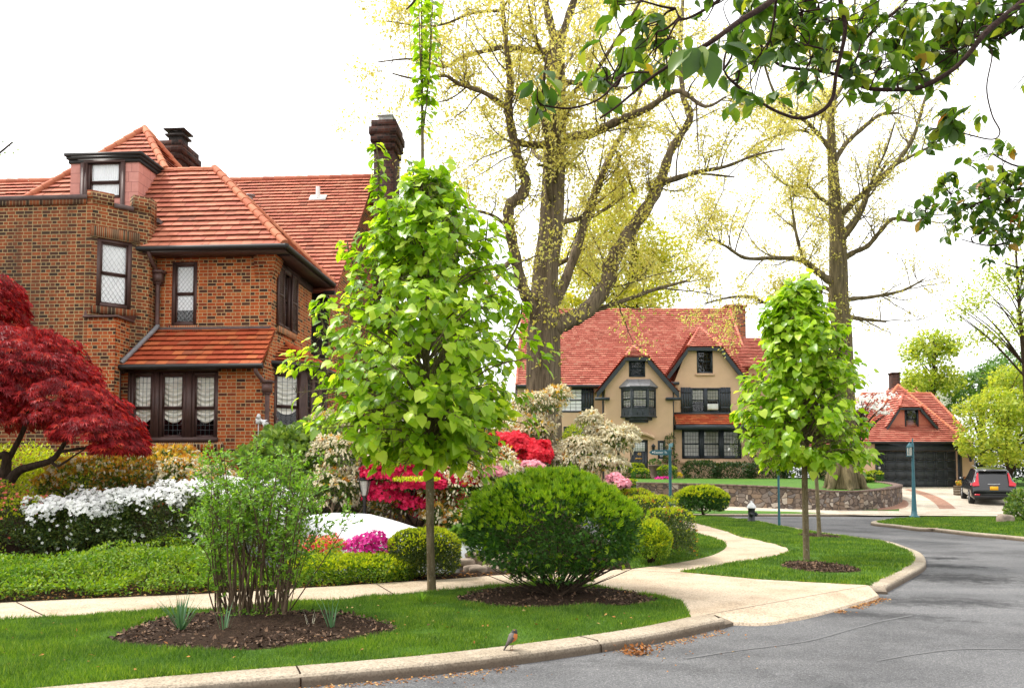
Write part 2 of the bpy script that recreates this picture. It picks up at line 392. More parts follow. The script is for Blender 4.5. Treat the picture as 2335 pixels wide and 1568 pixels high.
# strip lawn, island lawn and the paved net between, in picture units on z = ZL
walk_near = [(-420, 1447), (0, 1413), (300, 1397), (480, 1388), (638, 1378), (848, 1362), (970, 1350), (1092, 1338), (1186, 1331), (1262, 1328), (1345, 1335), (1467, 1355), (1505, 1360), (1554, 1374)]
walk_far = [(-420, 1402), (0, 1374), (450, 1354), (700, 1340), (935, 1325), (1050, 1318), (1183, 1308), (1440, 1297)]
pathL = [(1505, 1289), (1572, 1278), (1629, 1264), (1656, 1247), (1647, 1235), (1611, 1221), (1572, 1212), (1540, 1204)]
pathR = [(1555, 1304), (1620, 1293), (1683, 1283), (1753, 1273), (1790, 1264), (1798, 1255), (1782, 1244), (1715, 1228), (1690, 1223), (1648, 1208), (1576, 1190), (1530, 1180)]
apron_top = [(1555, 1304), (1640, 1312), (1725, 1320), (1811, 1325), (1981, 1334)]
Gp = lambda L, m=6: smooth_path(gnd_seq(L, ZL), m)
WN, WF_ = ext(Gp(walk_near), 14), ext(Gp(walk_far), 14)
strip = np.vstack([kerb1, WN[::-1]])
island = np.vstack([gnd_seq(apron_top[:-1], ZL), kerb2, Gp(pathR)[::-1]])
mb = MB(); sheet(mb, strip, ZL); structure(mb, 'verge_lawn', M['lawn'])
mb = MB(); sheet(mb, island, ZL); structure(mb, 'corner_lawn', M['lawn'])
pv = np.vstack([WN, gnd_seq([(1577, 1407)], ZL), gnd_seq([(1700, 1419), (1736, 1419), (1860, 1398), (1960, 1372), (2003, 1359), (1990, 1345)], ZL)[:0],
                gnd_seq([(1981, 1334)], ZL), gnd_seq(apron_top[::-1][1:], ZL), Gp(pathR)[1:], Gp(pathL)[::-1], WF_[::-1]])
mb = MB(); sheet(mb, pv, ZL + .004); structure(mb, 'sidewalk', M['pave'])
# apron lip: slopes from the paving down to the road
ia = gnd(1577, 1407, ZL + .004); ib = gnd(1981, 1334, ZL + .004)
lip = smooth_path(np.array([gnd(1654, 1416, .035), gnd(1736, 1419, .03), gnd(1800, 1410, .03), gnd(1860, 1398, .03), gnd(1960, 1371, .03), gnd(2003, 1356, .035)]), 6)
mb = MB(); n = len(lip)
for i in range(n - 1):
    a = ia + (ib - ia) * i / (n - 1); b = ia + (ib - ia) * (i + 1) / (n - 1)
    mb.quad(lip[i], lip[i + 1], b, a)
    d0 = lip[i] * [1, 1, 0] + [.01, -.02, 0]; d1 = lip[i + 1] * [1, 1, 0] + [.01, -.02, 0]; mb.quad(d0, d1, lip[i + 1], lip[i])
structure(mb, 'driveway_apron', M['pave'])
def kerb(P, width, name, drop0=0, drop1=0, side=1, h=ZL + .012, seg=9.0):
    P = np.array(P); T = unit(np.gradient(P * [1, 1, 0], axis=0)); S = np.stack([T[:, 1], -T[:, 0], np.zeros(len(P))], -1) * side
    n = len(P); hh = np.full(n, h)
    for k in range(n):
        if drop0 and k < drop0: hh[k] = .035 + (h - .035) * k / drop0
        if drop1 and n - 1 - k < drop1: hh[k] = .035 + (h - .035) * (n - 1 - k) / drop1
    prof = [(0, 0, 0), (0, 1, 0), (width * .80, 1, 0), (width * .93, .93, 0), (width, .75, 0), (width * 1.05, 0, 0)]
    R = np.array([[P[i] * [1, 1, 0] + S[i] * o + [0, 0, hh[i] * z - (.05 if z == 0 else 0)] for o, z, _ in prof] for i in range(n)])
    mb = MB()
    for i in range(n - 1):
        for j in range(len(prof) - 1):
            q = [R[i, j], R[i, j + 1], R[i + 1, j + 1], R[i + 1, j]]; mb.raw(q if side < 0 else q[::-1], [[3, 2, 1, 0]])
    mb.poly(R[0] if side < 0 else R[0][::-1]); mb.poly(R[-1][::-1] if side < 0 else R[-1])
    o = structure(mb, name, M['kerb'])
    # joints: dark slits across the stone
    L = np.concatenate([[0], np.cumsum(np.linalg.norm(np.diff(P, axis=0), axis=1))]); jm = MB(); cnt = 0
    for s in np.arange(1.4, L[-1], 2.6 if seg > 5 else seg):
        i = min(np.searchsorted(L, s), n - 2); p = P[i] * [1, 1, 0]; a = S[i]; tt = T[i] * .007
        for (o0, z0), (o1, z1) in (((.0, 1.0), (width * .86, 1.0)), ((width * .86, 1.0), (width * 1.04, .6)), ((width * 1.04, .6), (width * 1.06, .0))):
            q = [p + a * (o0 + .003) + [0, 0, hh[i] * z0 + .003] - tt, p + a * (o1 + .003) + [0, 0, hh[i] * z1 + .003] - tt, p + a * (o1 + .003) + [0, 0, hh[i] * z1 + .003] + tt, p + a * (o0 + .003) + [0, 0, hh[i] * z0 + .003] + tt]
            jm.raw(q, [[0, 1, 2, 3]]); cnt += 1
    if cnt:
        jo = jm.build('kerb_joint', M['mulch'], o); jo['kind'] = 'structure'
    return o
k1 = np.vstack([kerb1, smooth_path(np.array([gnd(1577, 1407, ZL), gnd(1625, 1402, ZL), gnd(1672, 1407, ZL)]), 5)[1:]])
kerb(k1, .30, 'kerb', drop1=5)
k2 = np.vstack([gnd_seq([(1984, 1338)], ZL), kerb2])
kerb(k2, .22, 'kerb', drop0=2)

# sidewalk joint lines
mb = MB()
for (a, b) in (((38, 1372), (112, 1408)), ((1440, 1299), (1556, 1305)), ((860, 1331), (905, 1358)), ((1545, 1283), (1640, 1291))):
    A, B = gnd(*a, ZL + .008), gnd(*b, ZL + .008); d = unit(B - A); s = np.array([-d[1], d[0], 0]) * .008
    mb.quad(A - s, B - s, B + s, A + s)
structure(mb, 'paving_joint', M['mulch'])

# ------------------------------------------------------------------ garden terrain of the brick house
ss = lambda x: (lambda t: t * t * (3 - 2 * t))(np.clip(x, 0, 1))
WF = np.vstack([WF_, gnd_seq([(1505, 1289)], ZL)]); WF = WF[np.argsort(WF[:, 0])]
def yb(X): return np.interp(X, WF[:, 0], WF[:, 1])
def garden_z(X, Y):
    X = np.asarray(X, float); Y = np.asarray(Y, float)
    d = Y - yb(X)
    h = ZL + .85 * ss((d - 1.4) / 5.2) * (1 - 1.12 * ss((X - .9) / 1.4))
    m = ss((X + 4.7) / 1.0) * (1 - ss((X + .1) / .9)); n = ss((d - .9) / .8) * (1 - ss((Y - 16.3) / 1.4))
    return h + (-.30 - h) * m * n
def gz(x, y): return float(garden_z([x], [y])[0])
mb = MB(); xs = np.concatenate([np.linspace(-45, -9, 40), np.linspace(-8.6, 6.8, 60)]); ts = np.linspace(0, 1, 50) ** 1.5
Xg, Tg = np.meshgrid(xs, ts, indexing='ij'); Yg = yb(Xg) + Tg * (32.5 - yb(Xg)); Zg = garden_z(Xg.ravel(), Yg.ravel()).reshape(Xg.shape)
# keep clear of the curved path on the right
V = np.stack([Xg, Yg, Zg], -1); nx, ny = Xg.shape
xr = np.interp(Yg, [p[1] for p in gnd_seq(pathL, ZL)], [p[0] for p in gnd_seq(pathL, ZL)]); V[..., 0] = np.where(Xg > 2.0, np.minimum(Xg, xr - .02), Xg)
i, j = np.meshgrid(np.arange(nx - 1), np.arange(ny - 1), indexing='ij'); a = (i * ny + j).ravel()
mb.raw(V.reshape(-1, 3), np.stack([a, a + ny, a + ny + 1, a + 1], -1))
structure(mb, 'garden_bed', M['soil'], smooth=True)
# inner lawn left of the curved path
inner = np.vstack([Gp(pathL), gnd_seq([(1470, 1205), (1420, 1250), (1440, 1296)], ZL)])
mb = MB(); sheet(mb, inner, ZL + .006); structure(mb, 'inner_lawn', M['lawn'])
# sunken driveway pad under the covered car
mb = MB(); sheet(mb, [(-3.5, 13.6), (-.2, 13.4), (.4, 15.8), (-3.4, 16.2)], -.285); structure(mb, 'driveway_pad', M['drive'])

# ------------------------------------------------------------------ mulch beds
def bed(cx, y0, y1, x0, x1, hgt, name='mulch_bed', seed=0):
    c = gnd(cx, (y0 + y1) / 2, ZL); a = gnd(x0, (y0 + y1) / 2, ZL); b = gnd(x1, (y0 + y1) / 2, ZL); f = gnd(cx, y1, ZL); k = gnd(cx, y0, ZL)
    rx0, rx1, ryf, ryk = c[0] - a[0], b[0] - c[0], c[1] - f[1], k[1] - c[1]
    g = np.linspace(-1, 1, 61); mb = MB(); K = 64; R = 16; V = [c + [0, 0, hgt]]
    for r in range(1, R + 1):
        for q in range(K):
            th = 2 * math.pi * q / K; e = r / R * (1 + .05 * math.sin(3 * th + seed) + .04 * math.sin(5 * th + 2 * seed))
            x = math.cos(th) * e; y = math.sin(th) * e
            V.append(c + [x * (rx1 if x > 0 else rx0), y * (ryk if y > 0 else ryf), 0])
    V = np.array(V); e = np.concatenate([[0], np.repeat(np.arange(1, R + 1) / R, K)])
    V[:, 2] = ZL + .006 + hgt * (1 - e ** 2) * (.5 + noise3(V, 2.2)) + .045 * (noise3(V, 9) - .4) * (1 - e ** 4) + .02 * (noise3(V, 30) - .4) * (1 - e ** 4) - .012 * (e > .95)
    F4 = [[1 + (r - 1) * K + q, 1 + r * K + q, 1 + r * K + (q + 1) % K, 1 + (r - 1) * K + (q + 1) % K] for r in range(1, R) for q in range(K)]
    mb.raw(V, F4); mb.ch.append((np.zeros((0, 3)), np.array([[0, 1 + q, 1 + (q + 1) % K] for q in range(K)]) + mb.n - len(V), np.full(K, .5)))
    structure(mb, name, M['mulch'])
    return V[-K:, :2]
beds = [bed(570, 1392, 1482, 265, 882, .05, seed=1), bed(1262, 1338, 1388, 1040, 1482, .05, seed=2), bed(1868, 1281, 1306, 1788, 1948, .02, seed=3), bed(1868, 1216, 1228, 1830, 1906, .02, seed=4)]

# ------------------------------------------------------------------ far side: slope, street kerb, pale walk, driveway
SL = .065; Y0 = 35.3
def far_z(X, Y): return np.where(Y < 51, .1 + SL * (np.minimum(Y, 51) - Y0), .1 + SL * (51 - Y0) + .55 * ss((Y - 51) / 4.0))
def fgnd(px, py, dz=0.0):
    d = ray(px, py); k = (SL * 0 + .1 - SL * Y0 - EYE + dz) / (d[2] - SL * d[1]); return np.array([0, 0, EYE]) + d * k
mb = MB(); xs = np.linspace(-60, 90, 61); ys = np.concatenate([np.linspace(Y0, 51, 16), np.linspace(52, 140, 24)])
Xg, Yg = np.meshgrid(xs, ys, indexing='ij'); V = np.stack([Xg, Yg, far_z(Xg, Yg)], -1); nx, ny = Xg.shape
i, j = np.meshgrid(np.arange(nx - 1), np.arange(ny - 1), indexing='ij'); a = (i * ny + j).ravel()
mb.raw(V.reshape(-1, 3), np.stack([a, a + ny, a + ny + 1, a + 1], -1)); structure(mb, 'hillside', M['farlawn'], smooth=True)
mb = MB(); c_ = np.array([0, 0, .006])
sheet(mb, [fgnd(1400, 1167) + c_, fgnd(1880, 1171.5) + c_, fgnd(1990, 1174.5) + c_, fgnd(2300, 1176) + c_, (40, 36, .151), (40, 38, .281), fgnd(2300, 1165) + c_, fgnd(2100, 1166) + c_, fgnd(1960, 1163) + c_, fgnd(1800, 1160) + c_, fgnd(1660, 1154) + c_, fgnd(1400, 1150) + c_])
structure(mb, 'far_sidewalk', M['drive'])
mb = MB(); sheet(mb, [fgnd(1400, 1168) + c_ * 2, fgnd(1700, 1170.5) + c_ * 2, fgnd(1800, 1171) + c_ * 2, fgnd(1885, 1170) + c_ * 2, fgnd(1800, 1166) + c_ * 2, fgnd(1640, 1163) + c_ * 2, fgnd(1400, 1160) + c_ * 2]); structure(mb, 'far_verge', M['farlawn'])
mb = MB(); sheet(mb, [fgnd(2050, 1168) + c_ * 1.8, fgnd(2290, 1169) + c_ * 1.8, (29, 40, .1 + SL * 4.7 + .011), (30, 51, 1.131), (20, 51, 1.131), (21.2, 49, 1.0 + .011), fgnd(2052, 1140) + c_ * 1.8]); structure(mb, 'far_driveway', M['drive'])
P = smooth_path(np.array([fgnd(2045, 1114), fgnd(2072, 1119), fgnd(2105, 1131), fgnd(2130, 1146), fgnd(2142, 1160)]), 6) + [0, 0, .017]; Q = smooth_path(np.array([fgnd(2066, 1114), fgnd(2098, 1119), fgnd(2135, 1131), fgnd(2163, 1146), fgnd(2180, 1160)]), 6) + [0, 0, .017]
mb = MB()
for i in range(len(P) - 1): mb.quad(P[i + 1], Q[i + 1], Q[i], P[i])
structure(mb, 'brick_band', M['paver'])
P = np.array([fgnd(2050, 1137), fgnd(2066, 1141), fgnd(2072, 1150), fgnd(2062, 1158), fgnd(2030, 1162), fgnd(2000, 1163)]) + [0, 0, .014]
mb = MB(); sheet(mb, list(smooth_path(P, 5)) + [fgnd(2020, 1140) + [0, 0, .014]]); structure(mb, 'brick_edging', M['paver'])
fk = np.array([[-40, Y0, .0], [-10, Y0, 0], [5, Y0, 0], [13, Y0 - .05, 0], [17, Y0 - .1, 0], [19.5, Y0, 0], [40, Y0, 0]]); fk[:, 2] = .1
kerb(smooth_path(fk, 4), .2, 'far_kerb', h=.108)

# ------------------------------------------------------------------ lawn median on the right
MK = [(2026, 1184), (2008, 1187), (2000, 1190), (2012, 1193), (2046, 1196), (2100, 1203), (2143, 1205), (2216, 1213), (2335, 1224), (2600, 1252)]
med_k = ext(smooth_path(gnd_seq(MK, ZL), 6), 14, 1)
med_b = gnd_seq([(4200, 1178), (2600, 1178), (2284, 1178.5), (2160, 1179), (2064, 1180)], ZL)
med = np.vstack([med_k, med_b]); mb = MB(); sheet(mb, med, ZL); structure(mb, 'median_lawn', M['lawn'])
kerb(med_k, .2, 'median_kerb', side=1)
mb = MB(); sheet(mb, gnd_seq([(2048, 1197), (2100, 1203.5), (2130, 1205), (2175, 1196), (2128, 1196)], ZL + .005)); structure(mb, 'pink_paving', M['pinkpave'])
mb = MB(); sheet(mb, gnd_seq([(2215, 1188), (2262, 1192), (2300, 1190), (2270, 1187)], ZL + .005)); structure(mb, 'stone_slab', M['drive'])
# ------------------------------------------------------------------ architecture helpers
class Frame:         # a vertical wall plane seen from outside, running left to right from A to B
    def __init__(s, A, B):
        s.A = np.array([A[0], A[1], 0.0]); d = np.array([B[0] - A[0], B[1] - A[1], 0.0]); s.L = np.linalg.norm(d); s.d = d / s.L
        s.n = np.array([s.d[1], -s.d[0], 0.0]); s.up = np.array([0, 0, 1.0]); s.ax = np.array([s.d, -s.n, s.up])
    def p(s, u, out, z): return s.A + s.d * u + s.n * out + s.up * z
    def px(s, x, y, out=0.0):      # picture point -> (u, z) on the plane
        r = ray(x, y); o = np.array([0, 0, EYE]); k = ((s.A + s.n * out - o) @ s.n) / (r @ s.n); q = o + r * k
        return float((q - s.A) @ s.d), float(q[2])
    def rect(s, x0, y0, x1, y1, out=0.0):
        ym, xm = (y0 + y1) / 2, (x0 + x1) / 2
        return s.px(x0, ym, out)[0], s.px(x1, ym, out)[0], s.px(xm, y1, out)[1], s.px(xm, y0, out)[1]
    def bx(s, mb, u0, u1, o0, o1, z0, z1, rnd=None):
        return mb.box(s.p((u0 + u1) / 2, (o0 + o1) / 2, (z0 + z1) / 2), (u1 - u0, abs(o1 - o0), z1 - z0), s.ax, rnd)
def wall(mb, F, z0, z1, holes=(), t=.14, u0=0.0, u1=None, top=None):
    u1 = F.L if u1 is None else u1
    us = sorted({u0, u1, *[h[0] for h in holes], *[h[1] for h in holes]}); zs = sorted({z0, z1, *[h[2] for h in holes], *[h[3] for h in holes]})
    for i in range(len(us) - 1):
        for j in range(len(zs) - 1):
            cu, cz = (us[i] + us[i + 1]) / 2, (zs[j] + zs[j + 1]) / 2
            if any(h[0] < cu < h[1] and h[2] < cz < h[3] for h in holes): continue
            mb.quad(F.p(us[i], 0, zs[j]), F.p(us[i + 1], 0, zs[j]), F.p(us[i + 1], 0, zs[j + 1]), F.p(us[i], 0, zs[j + 1]))
    for a, b, c, d in holes:
        for q in (((a, c), (b, c)), ((b, c), (b, d)), ((b, d), (a, d)), ((a, d), (a, c))):
            (ua, za), (ub, zb) = q
            mb.quad(F.p(ua, 0, za), F.p(ub, 0, zb), F.p(ub, -t, zb), F.p(ua, -t, za))
    return mb
def lattice(mb, F, a, b, c, d, out, kind, nu, nz, w=.009):
    if kind == 'grid':
        for i in range(1, nu): u = a + (b - a) * i / nu; F.bx(mb, u - w / 2, u + w / 2, out - .005, out + .005, c, d)
        for i in range(1, nz): z = c + (d - c) * i / nz; F.bx(mb, a, b, out - .0052, out + .0052, z - w / 2, z + w / 2)
    elif kind == 'diamond':
        W, H = b - a, d - c; su = W / nu; sz = H / nz
        for sg in (1, -1):
            for k in range(-nz, nu + nz + 1):
                # line u = a + su*k + sg*(z-c)*su/sz clipped to the rectangle
                pts = []
                for z in (c, d):
                    u = a + su * (k if sg > 0 else k) + sg * (z - c) * su / sz; pts.append((u, z))
                (ua, za), (ub, zb) = pts; lo, hi = 0.0, 1.0; du = ub - ua
                for lim, s_ in ((a, 1), (b, -1)):
                    t0 = (lim - ua) / du
                    if (du > 0) == (s_ > 0): lo = max(lo, t0)
                    else: hi = min(hi, t0)
                if hi - lo < .01: continue
                p, q = F.p(ua + du * lo, out + .001 * sg, za + (zb - za) * lo), F.p(ua + du * hi, out + .001 * sg, za + (zb - za) * hi)
                L = np.linalg.norm(q - p); x = (q - p) / L; y = np.cross(F.n, x); mb.box((p + q) / 2, (L, w, .008), (x, y, F.n))
def window(par, F, r, fmat, fw=.07, inset=.07, kind='grid', nu=4, nz=6, rail=.5, cover=None, cmat=None, label=None, proud=.0, sash=.04, cover_z=0.0, lmat=None, name='window', lw=.007):
    a, b, c, d = r; mb = MB(); o = -inset
    F.bx(mb, a, a + fw, o - .05, proud, c, d); F.bx(mb, b - fw, b, o - .05, proud, c, d)
    F.bx(mb, a + fw, b - fw, o - .05, proud - .002, d - fw, d); F.bx(mb, a + fw, b - fw, o - .05, proud + .02, c, c + fw)
    ia, ib, ic, id_ = a + fw, b - fw, c + fw, d - fw
    so = o - .01
    if rail:
        zr = ic + (id_ - ic) * rail; secs = [(ic, zr, so - .025), (zr, id_, so)]
    else: secs = [(ic, id_, so)]
    for z0, z1, q in secs:
        F.bx(mb, ia, ia + sash, q - .03, q, z0, z1); F.bx(mb, ib - sash, ib, q - .03, q, z0, z1)
        F.bx(mb, ia + sash, ib - sash, q - .03, q + .001, z0, z0 + sash); F.bx(mb, ia + sash, ib - sash, q - .03, q + .001, z1 - sash, z1)
    wn = mb.build(name, fmat, par)
    if label: wn['label'] = label
    g = MB(); lt = MB()
    for z0, z1, q in secs:
        A_, B_, C_, D_ = ia + sash, ib - sash, z0 + sash, z1 - sash; qq = q - .018
        g.quad(F.p(A_, qq, C_), F.p(B_, qq, C_), F.p(B_, qq, D_), F.p(A_, qq, D_))
        if kind: lattice(lt, F, A_, B_, C_, D_, qq + .012, kind, nu, max(2, round(nz * (z1 - z0) / (id_ - ic))), w=lw)
    g.build('pane', M['glass'], wn)
    if lt.ch: lt.build('lattice', lmat or M['muntin'], wn)
    if cover:
        cm = MB(); q = o - .060; z0, z1 = ic + (id_ - ic) * cover_z, id_; W = ib - ia
        if cover == 'blind':
            cm.quad(F.p(ia, q, z0), F.p(ib, q, z0), F.p(ib, q, z1), F.p(ia, q, z1))
        elif cover == 'pleat':
            n = 48; us = np.linspace(ia, ib, n)
            for i in range(n - 1):
                w0, w1 = .012 * math.sin(i * 1.9) - .012, .012 * math.sin((i + 1) * 1.9) - .012
                cm.quad(F.p(us[i], q + w0, z0), F.p(us[i + 1], q + w1, z0), F.p(us[i + 1], q + w1, z1), F.p(us[i], q + w0, z1))
        elif cover == 'swag':        # ruched shade with a scalloped hem
            nu_, nz_ = 28, 44; V = []
            for i in range(nu_ + 1):
                x = i / nu_; sag = .16 * (1 - (2 * x - 1) ** 2)
                for k in range(nz_ + 1):
                    y = k / nz_; z = z1 - (z1 - z0) * y - sag * (.25 + .75 * y)
                    fold = .028 * math.sin((z * 1.0 + sag * .8) * 52) * (.4 + .6 * y)
                    V.append(F.p(ia + W * x, q + fold - .03, z))
            m = nz_ + 1; cm.raw(V, [[i * m + k, i * m + k + 1, (i + 1) * m + k + 1, (i + 1) * m + k] for i in range(nu_) for k in range(nz_)])
        cm.build('blind' if cover == 'blind' else 'curtain', cmat or M['curtain'], wn, smooth=cover != 'blind')
    im = MB(); q0, q1 = o - .055, o - .5; e = .02  # near-black box: the unlit room's shade is put into its colour
    im.quad(F.p(ia - e, q1, ic), F.p(ib + e, q1, ic), F.p(ib + e, q1, id_), F.p(ia - e, q1, id_))
    for (u_a, z_a), (u_b, z_b) in (((ia, ic), (ib, ic)), ((ib, ic), (ib, id_)), ((ib, id_), (ia, id_)), ((ia, id_), (ia, ic))):
        im.quad(F.p(u_a, q0, z_a), F.p(u_b, q0, z_b), F.p(u_b, q1, z_b), F.p(u_a, q1, z_a))
    im.build('interior', M['dark'], wn)
    return wn
def clip_cell(poly, u0, u1, v0, v1):
    for ax, lim, sg in ((0, u0, 1), (0, u1, -1), (1, v0, 1), (1, v1, -1)):
        out = []; n = len(poly)
        for i in range(n):
            p, q = poly[i], poly[(i + 1) % n]; a, b = sg * (p[ax] - lim), sg * (q[ax] - lim)
            if a >= 0: out.append(p)
            if (a >= 0) != (b >= 0):
                t = a / (a - b); out.append((p[0] + (q[0] - p[0]) * t, p[1] + (q[1] - p[1]) * t))
        poly = out
        if len(poly) < 3: return []
    return poly
def tiles(mb, P, course=.2, width=.26, lift=.06, g=None, rough=1.0):
    """roof slope P (planar convex loop): overlapping rows of single tiles over a dark deck"""
    g = g or rng; P = np.asarray(P, float); n = np.cross(P[1] - P[0], P[2] - P[0]); n = n / np.linalg.norm(n)
    if n[2] < 0: n = -n; P = P[::-1]
    t = unit(np.array([-n[1], n[0], 0.0])); b = np.cross(n, t); O = P[0]
    uv = [((p - O) @ t, (p - O) @ b) for p in P]; us = [q[0] for q in uv]; vs = [q[1] for q in uv]; vmin = min(vs)
    mb.raw(P - n * .012, [list(range(len(P)))], .02)
    nr = int(math.ceil((max(vs) - vmin) / course))
    for r in range(nr):
        v0, v1 = vmin + r * course, vmin + (r + 1) * course
        x = min(us) - width * (r % 2) * .5 - g.random() * .03; row = g.normal() * .0015 * rough
        while x < max(us):
            w_ = width * (1 + .04 * g.normal()); cell = clip_cell(uv, x + .004, x + w_ - .004, v0, v1 + .03)
            x += w_
            if len(cell) < 3: continue
            l = lift * (1 + .06 * rough * g.normal()) + row; rn = float(np.clip(g.random(), 0, 1)); tl = .002 * rough * g.normal()
            hgt = lambda q: l + (.012 - l) * np.clip((q[1] - v0) / course, 0, 1.1) + tl * (q[0] - x) / width
            top = [O + t * q[0] + b * q[1] + n * hgt(q) for q in cell]
            mb.raw(top, [list(range(len(top)))], rn)
            k = len(cell)
            for i in range(k):
                q, s_ = cell[i], cell[(i + 1) % k]
                if abs(q[1] - v0) < 1e-6 and abs(s_[1] - v0) < 1e-6:
                    A, B = top[i], top[(i + 1) % k]; mb.quad(A - n * .016, B - n * .016, B, A, rn)
                    C, D = A - n * .016 + b * .06, B - n * .016 + b * .06; mb.quad(C, D, B - n * .016, A - n * .016, rn)
    return mb
def ridge(mb, A, B, r=.11, seg=.34, k=9):
    A, B = np.asarray(A, float), np.asarray(B, float); L = np.linalg.norm(B - A); n = max(1, round(L / seg)); d = (B - A) / L
    for i in range(n):
        p, q = A + d * (L * i / n - .0), A + d * (L * (i + 1) / n + .05)
        mb.tube([p, p + d * .03, q], [r * 1.0, r * 1.04, r * .84], k, rnd=rng.random())
    return mb
def gutter(mb, pts, r=.065):
    for a, b in zip(pts[:-1], pts[1:]): mb.tube([a, b], [r, r], 8)
    for p in pts[1:-1]: mb.lathe(np.asarray(p) - [0, 0, r], [(0, 0), (r, r * .3), (r, 1.7 * r), (0, 2 * r)], 8)
    return mb
def isect_plane(px, py, P, n):     # picture point onto a plane
    o = np.array([0, 0, EYE]); d = ray(px, py); return o + d * (((np.asarray(P) - o) @ n) / (d @ n))
# ------------------------------------------------------------------ brick house
HA = rad(4.0); HO = at(612, 1090, 20.0); HU = np.array([math.cos(HA), -math.sin(HA), 0]); HWv = np.array([math.sin(HA), math.cos(HA), 0])
def H(u, w, z=0.0): return np.array([HO[0], HO[1], 0]) + HU * u + HWv * w + np.array([0, 0, z])
def hpx(px, py, w):
    F = Frame(H(0, w)[:2], H(1, w)[:2]); u, z = F.px(px, py); return u, z
house = thing('brick_house', 'red tiled brick house with a pink dormer, beside the red maple', 'house', H(-4, 3, .8))
ZB = .55
g1 = np.random.default_rng(11)
# --- upper block A
eA = hpx(600, 575, 0)[1]; wA = 3.15
zp = hpx(480, 752, 0)[1]           # top of the pent roof on A's wall
FA = Frame(H(-4.9, 0)[:2], H(0, 0)[:2]); FAr = Frame(H(0, 0)[:2], H(0, wA)[:2])
rw = FA.rect(392, 597, 449, 742)
rs = FAr.rect(634, 618, 672, 752)
mb = MB(); wall(mb, FA, ZB, eA, [rw], .16); wall(mb, FAr, ZB, eA, [(rs[0] + .30, rs[1] - .30, rs[2] + .02, rs[3])], .16)
Fb = Frame(H(0, wA)[:2], H(-4.9, wA)[:2]); wall(mb, Fb, ZB, eA)
# corbelled brick corner under the eave
for k in range(7):
    z = eA - .06 - k * .0815; e = .16 - k * .024
    if e > 0: mb.box(H(-.2 + e / 2, .2 - e / 2, z - .04), (.4 + e, .4 + e, .08), (HU, HWv, (0, 0, 1)))
mb.build('wall', M['brick'], house)
window(house, FA, rw, M['brown'], .075, .02, 'diamond', 4, 10, .5, 'blind', M['blind'], cover_z=.22, lmat=M['pale_lead'], lw=.006)
sm = MB(); FA.bx(sm, rw[0] - .08, rw[1] + .08, .0, .045, rw[2] - .19, rw[2] - .005); sm.build('window_sill', M['soldier'], house)
# shuttered window on the side wall
wn = window(house, FAr, (rs[0] + .30, rs[1] - .30, rs[2] + .02, rs[3]), M['brown'], .06, .06, 'grid', 2, 4, .5)
sm = MB()
for a, b in ((rs[0] - .12, rs[0] + .34), (rs[1] - .34, rs[1] + .12)):
    FAr.bx(sm, a, a + .05, .015, .06, rs[2], rs[3]); FAr.bx(sm, b - .05, b, .015, .06, rs[2], rs[3])
    for z in (rs[2], (rs[2] + rs[3]) / 2, rs[3] - .06): FAr.bx(sm, a + .05, b - .05, .016, .058, z, z + .06)
    for z in np.arange(rs[2] + .08, rs[3] - .08, .055):
        c = FAr.p((a + b) / 2, .035, z); ax2 = unit(np.array([0, 0, 1.0]) + FAr.n * .7); sm.box(c, (b - a - .1, .012, .05), (FAr.d, np.cross(ax2, FAr.d), ax2))
    s_ = sm.build('shutter', M['brown'], house); sm = MB()
sm = MB(); FAr.bx(sm, rs[0] - .05, rs[1] + .05, 0, .05, rs[2] - .17, rs[2] - .004); sm.build('window_sill', M['soldier'], house)
# --- roof A: hipped end on the right
OV = .48; eu, ez = OV, eA + .02
half = (wA + 2 * OV) / 2; zr = hpx(420, 389, half - OV)[1]; slp = (zr - ez) / half
wP = 3.0
for _ in range(6): zP = hpx(330, 297, wP)[1]; wP = (zP - ez) / slp - OV
hP = wP + OV; up = hpx(330, 297, wP)[0]; ucr = up + hP * (1 - (zr - ez) / (zP - ez))
e0, e1, e2, e3 = H(up + hP, -OV, ez), H(OV, -OV, ez), H(OV, wA + OV, ez), H(ucr, wA + OV, ez)
ap = H(hpx(490, 389, half - OV)[0], half - OV, zr); apl = H(ucr, half - OV, zr)
mb = MB(); tiles(mb, [e0, e1, ap, apl], .205, .27, .062, g1); tiles(mb, [e1, e2, ap], .205, .27, .062, g1); tiles(mb, [e2, e3, apl, ap], .205, .3, .062, g1)
rf = mb.build('roof', M['tile'], house)
mb = MB(); ridge(mb, e1 + [0, 0, .05], ap + [0, 0, .04], .10); ridge(mb, e2 + [0, 0, .05], ap + [0, 0, .04], .10); ridge(mb, apl + [0, 0, .01], ap + [0, 0, .01], .08)
mb.build('ridge_tiles', M['ridge'], rf)
mb = MB(); zf = ez - .03
gutter(mb, [H(-5.0, -OV - .05, zf), H(OV + .05, -OV - .05, zf), H(OV + .05, wA + OV, zf)], .07)
go = mb.build('gutter', M['gutter'], house)
mb = MB(); mb.box(H((-5 + OV) / 2, -OV / 2, ez - .10), (5 + OV, OV, .05), (HU, HWv, (0, 0, 1))); mb.box(H(OV / 2, wA / 2 - .0, ez - .1), (OV - .002, wA + .4, .05), (HU, HWv, (0, 0, 1)))
FAr.bx(mb, 0, FAr.L, 0, .03, eA - .30, eA - .102)
mb.build('soffit', M['brown'], house)
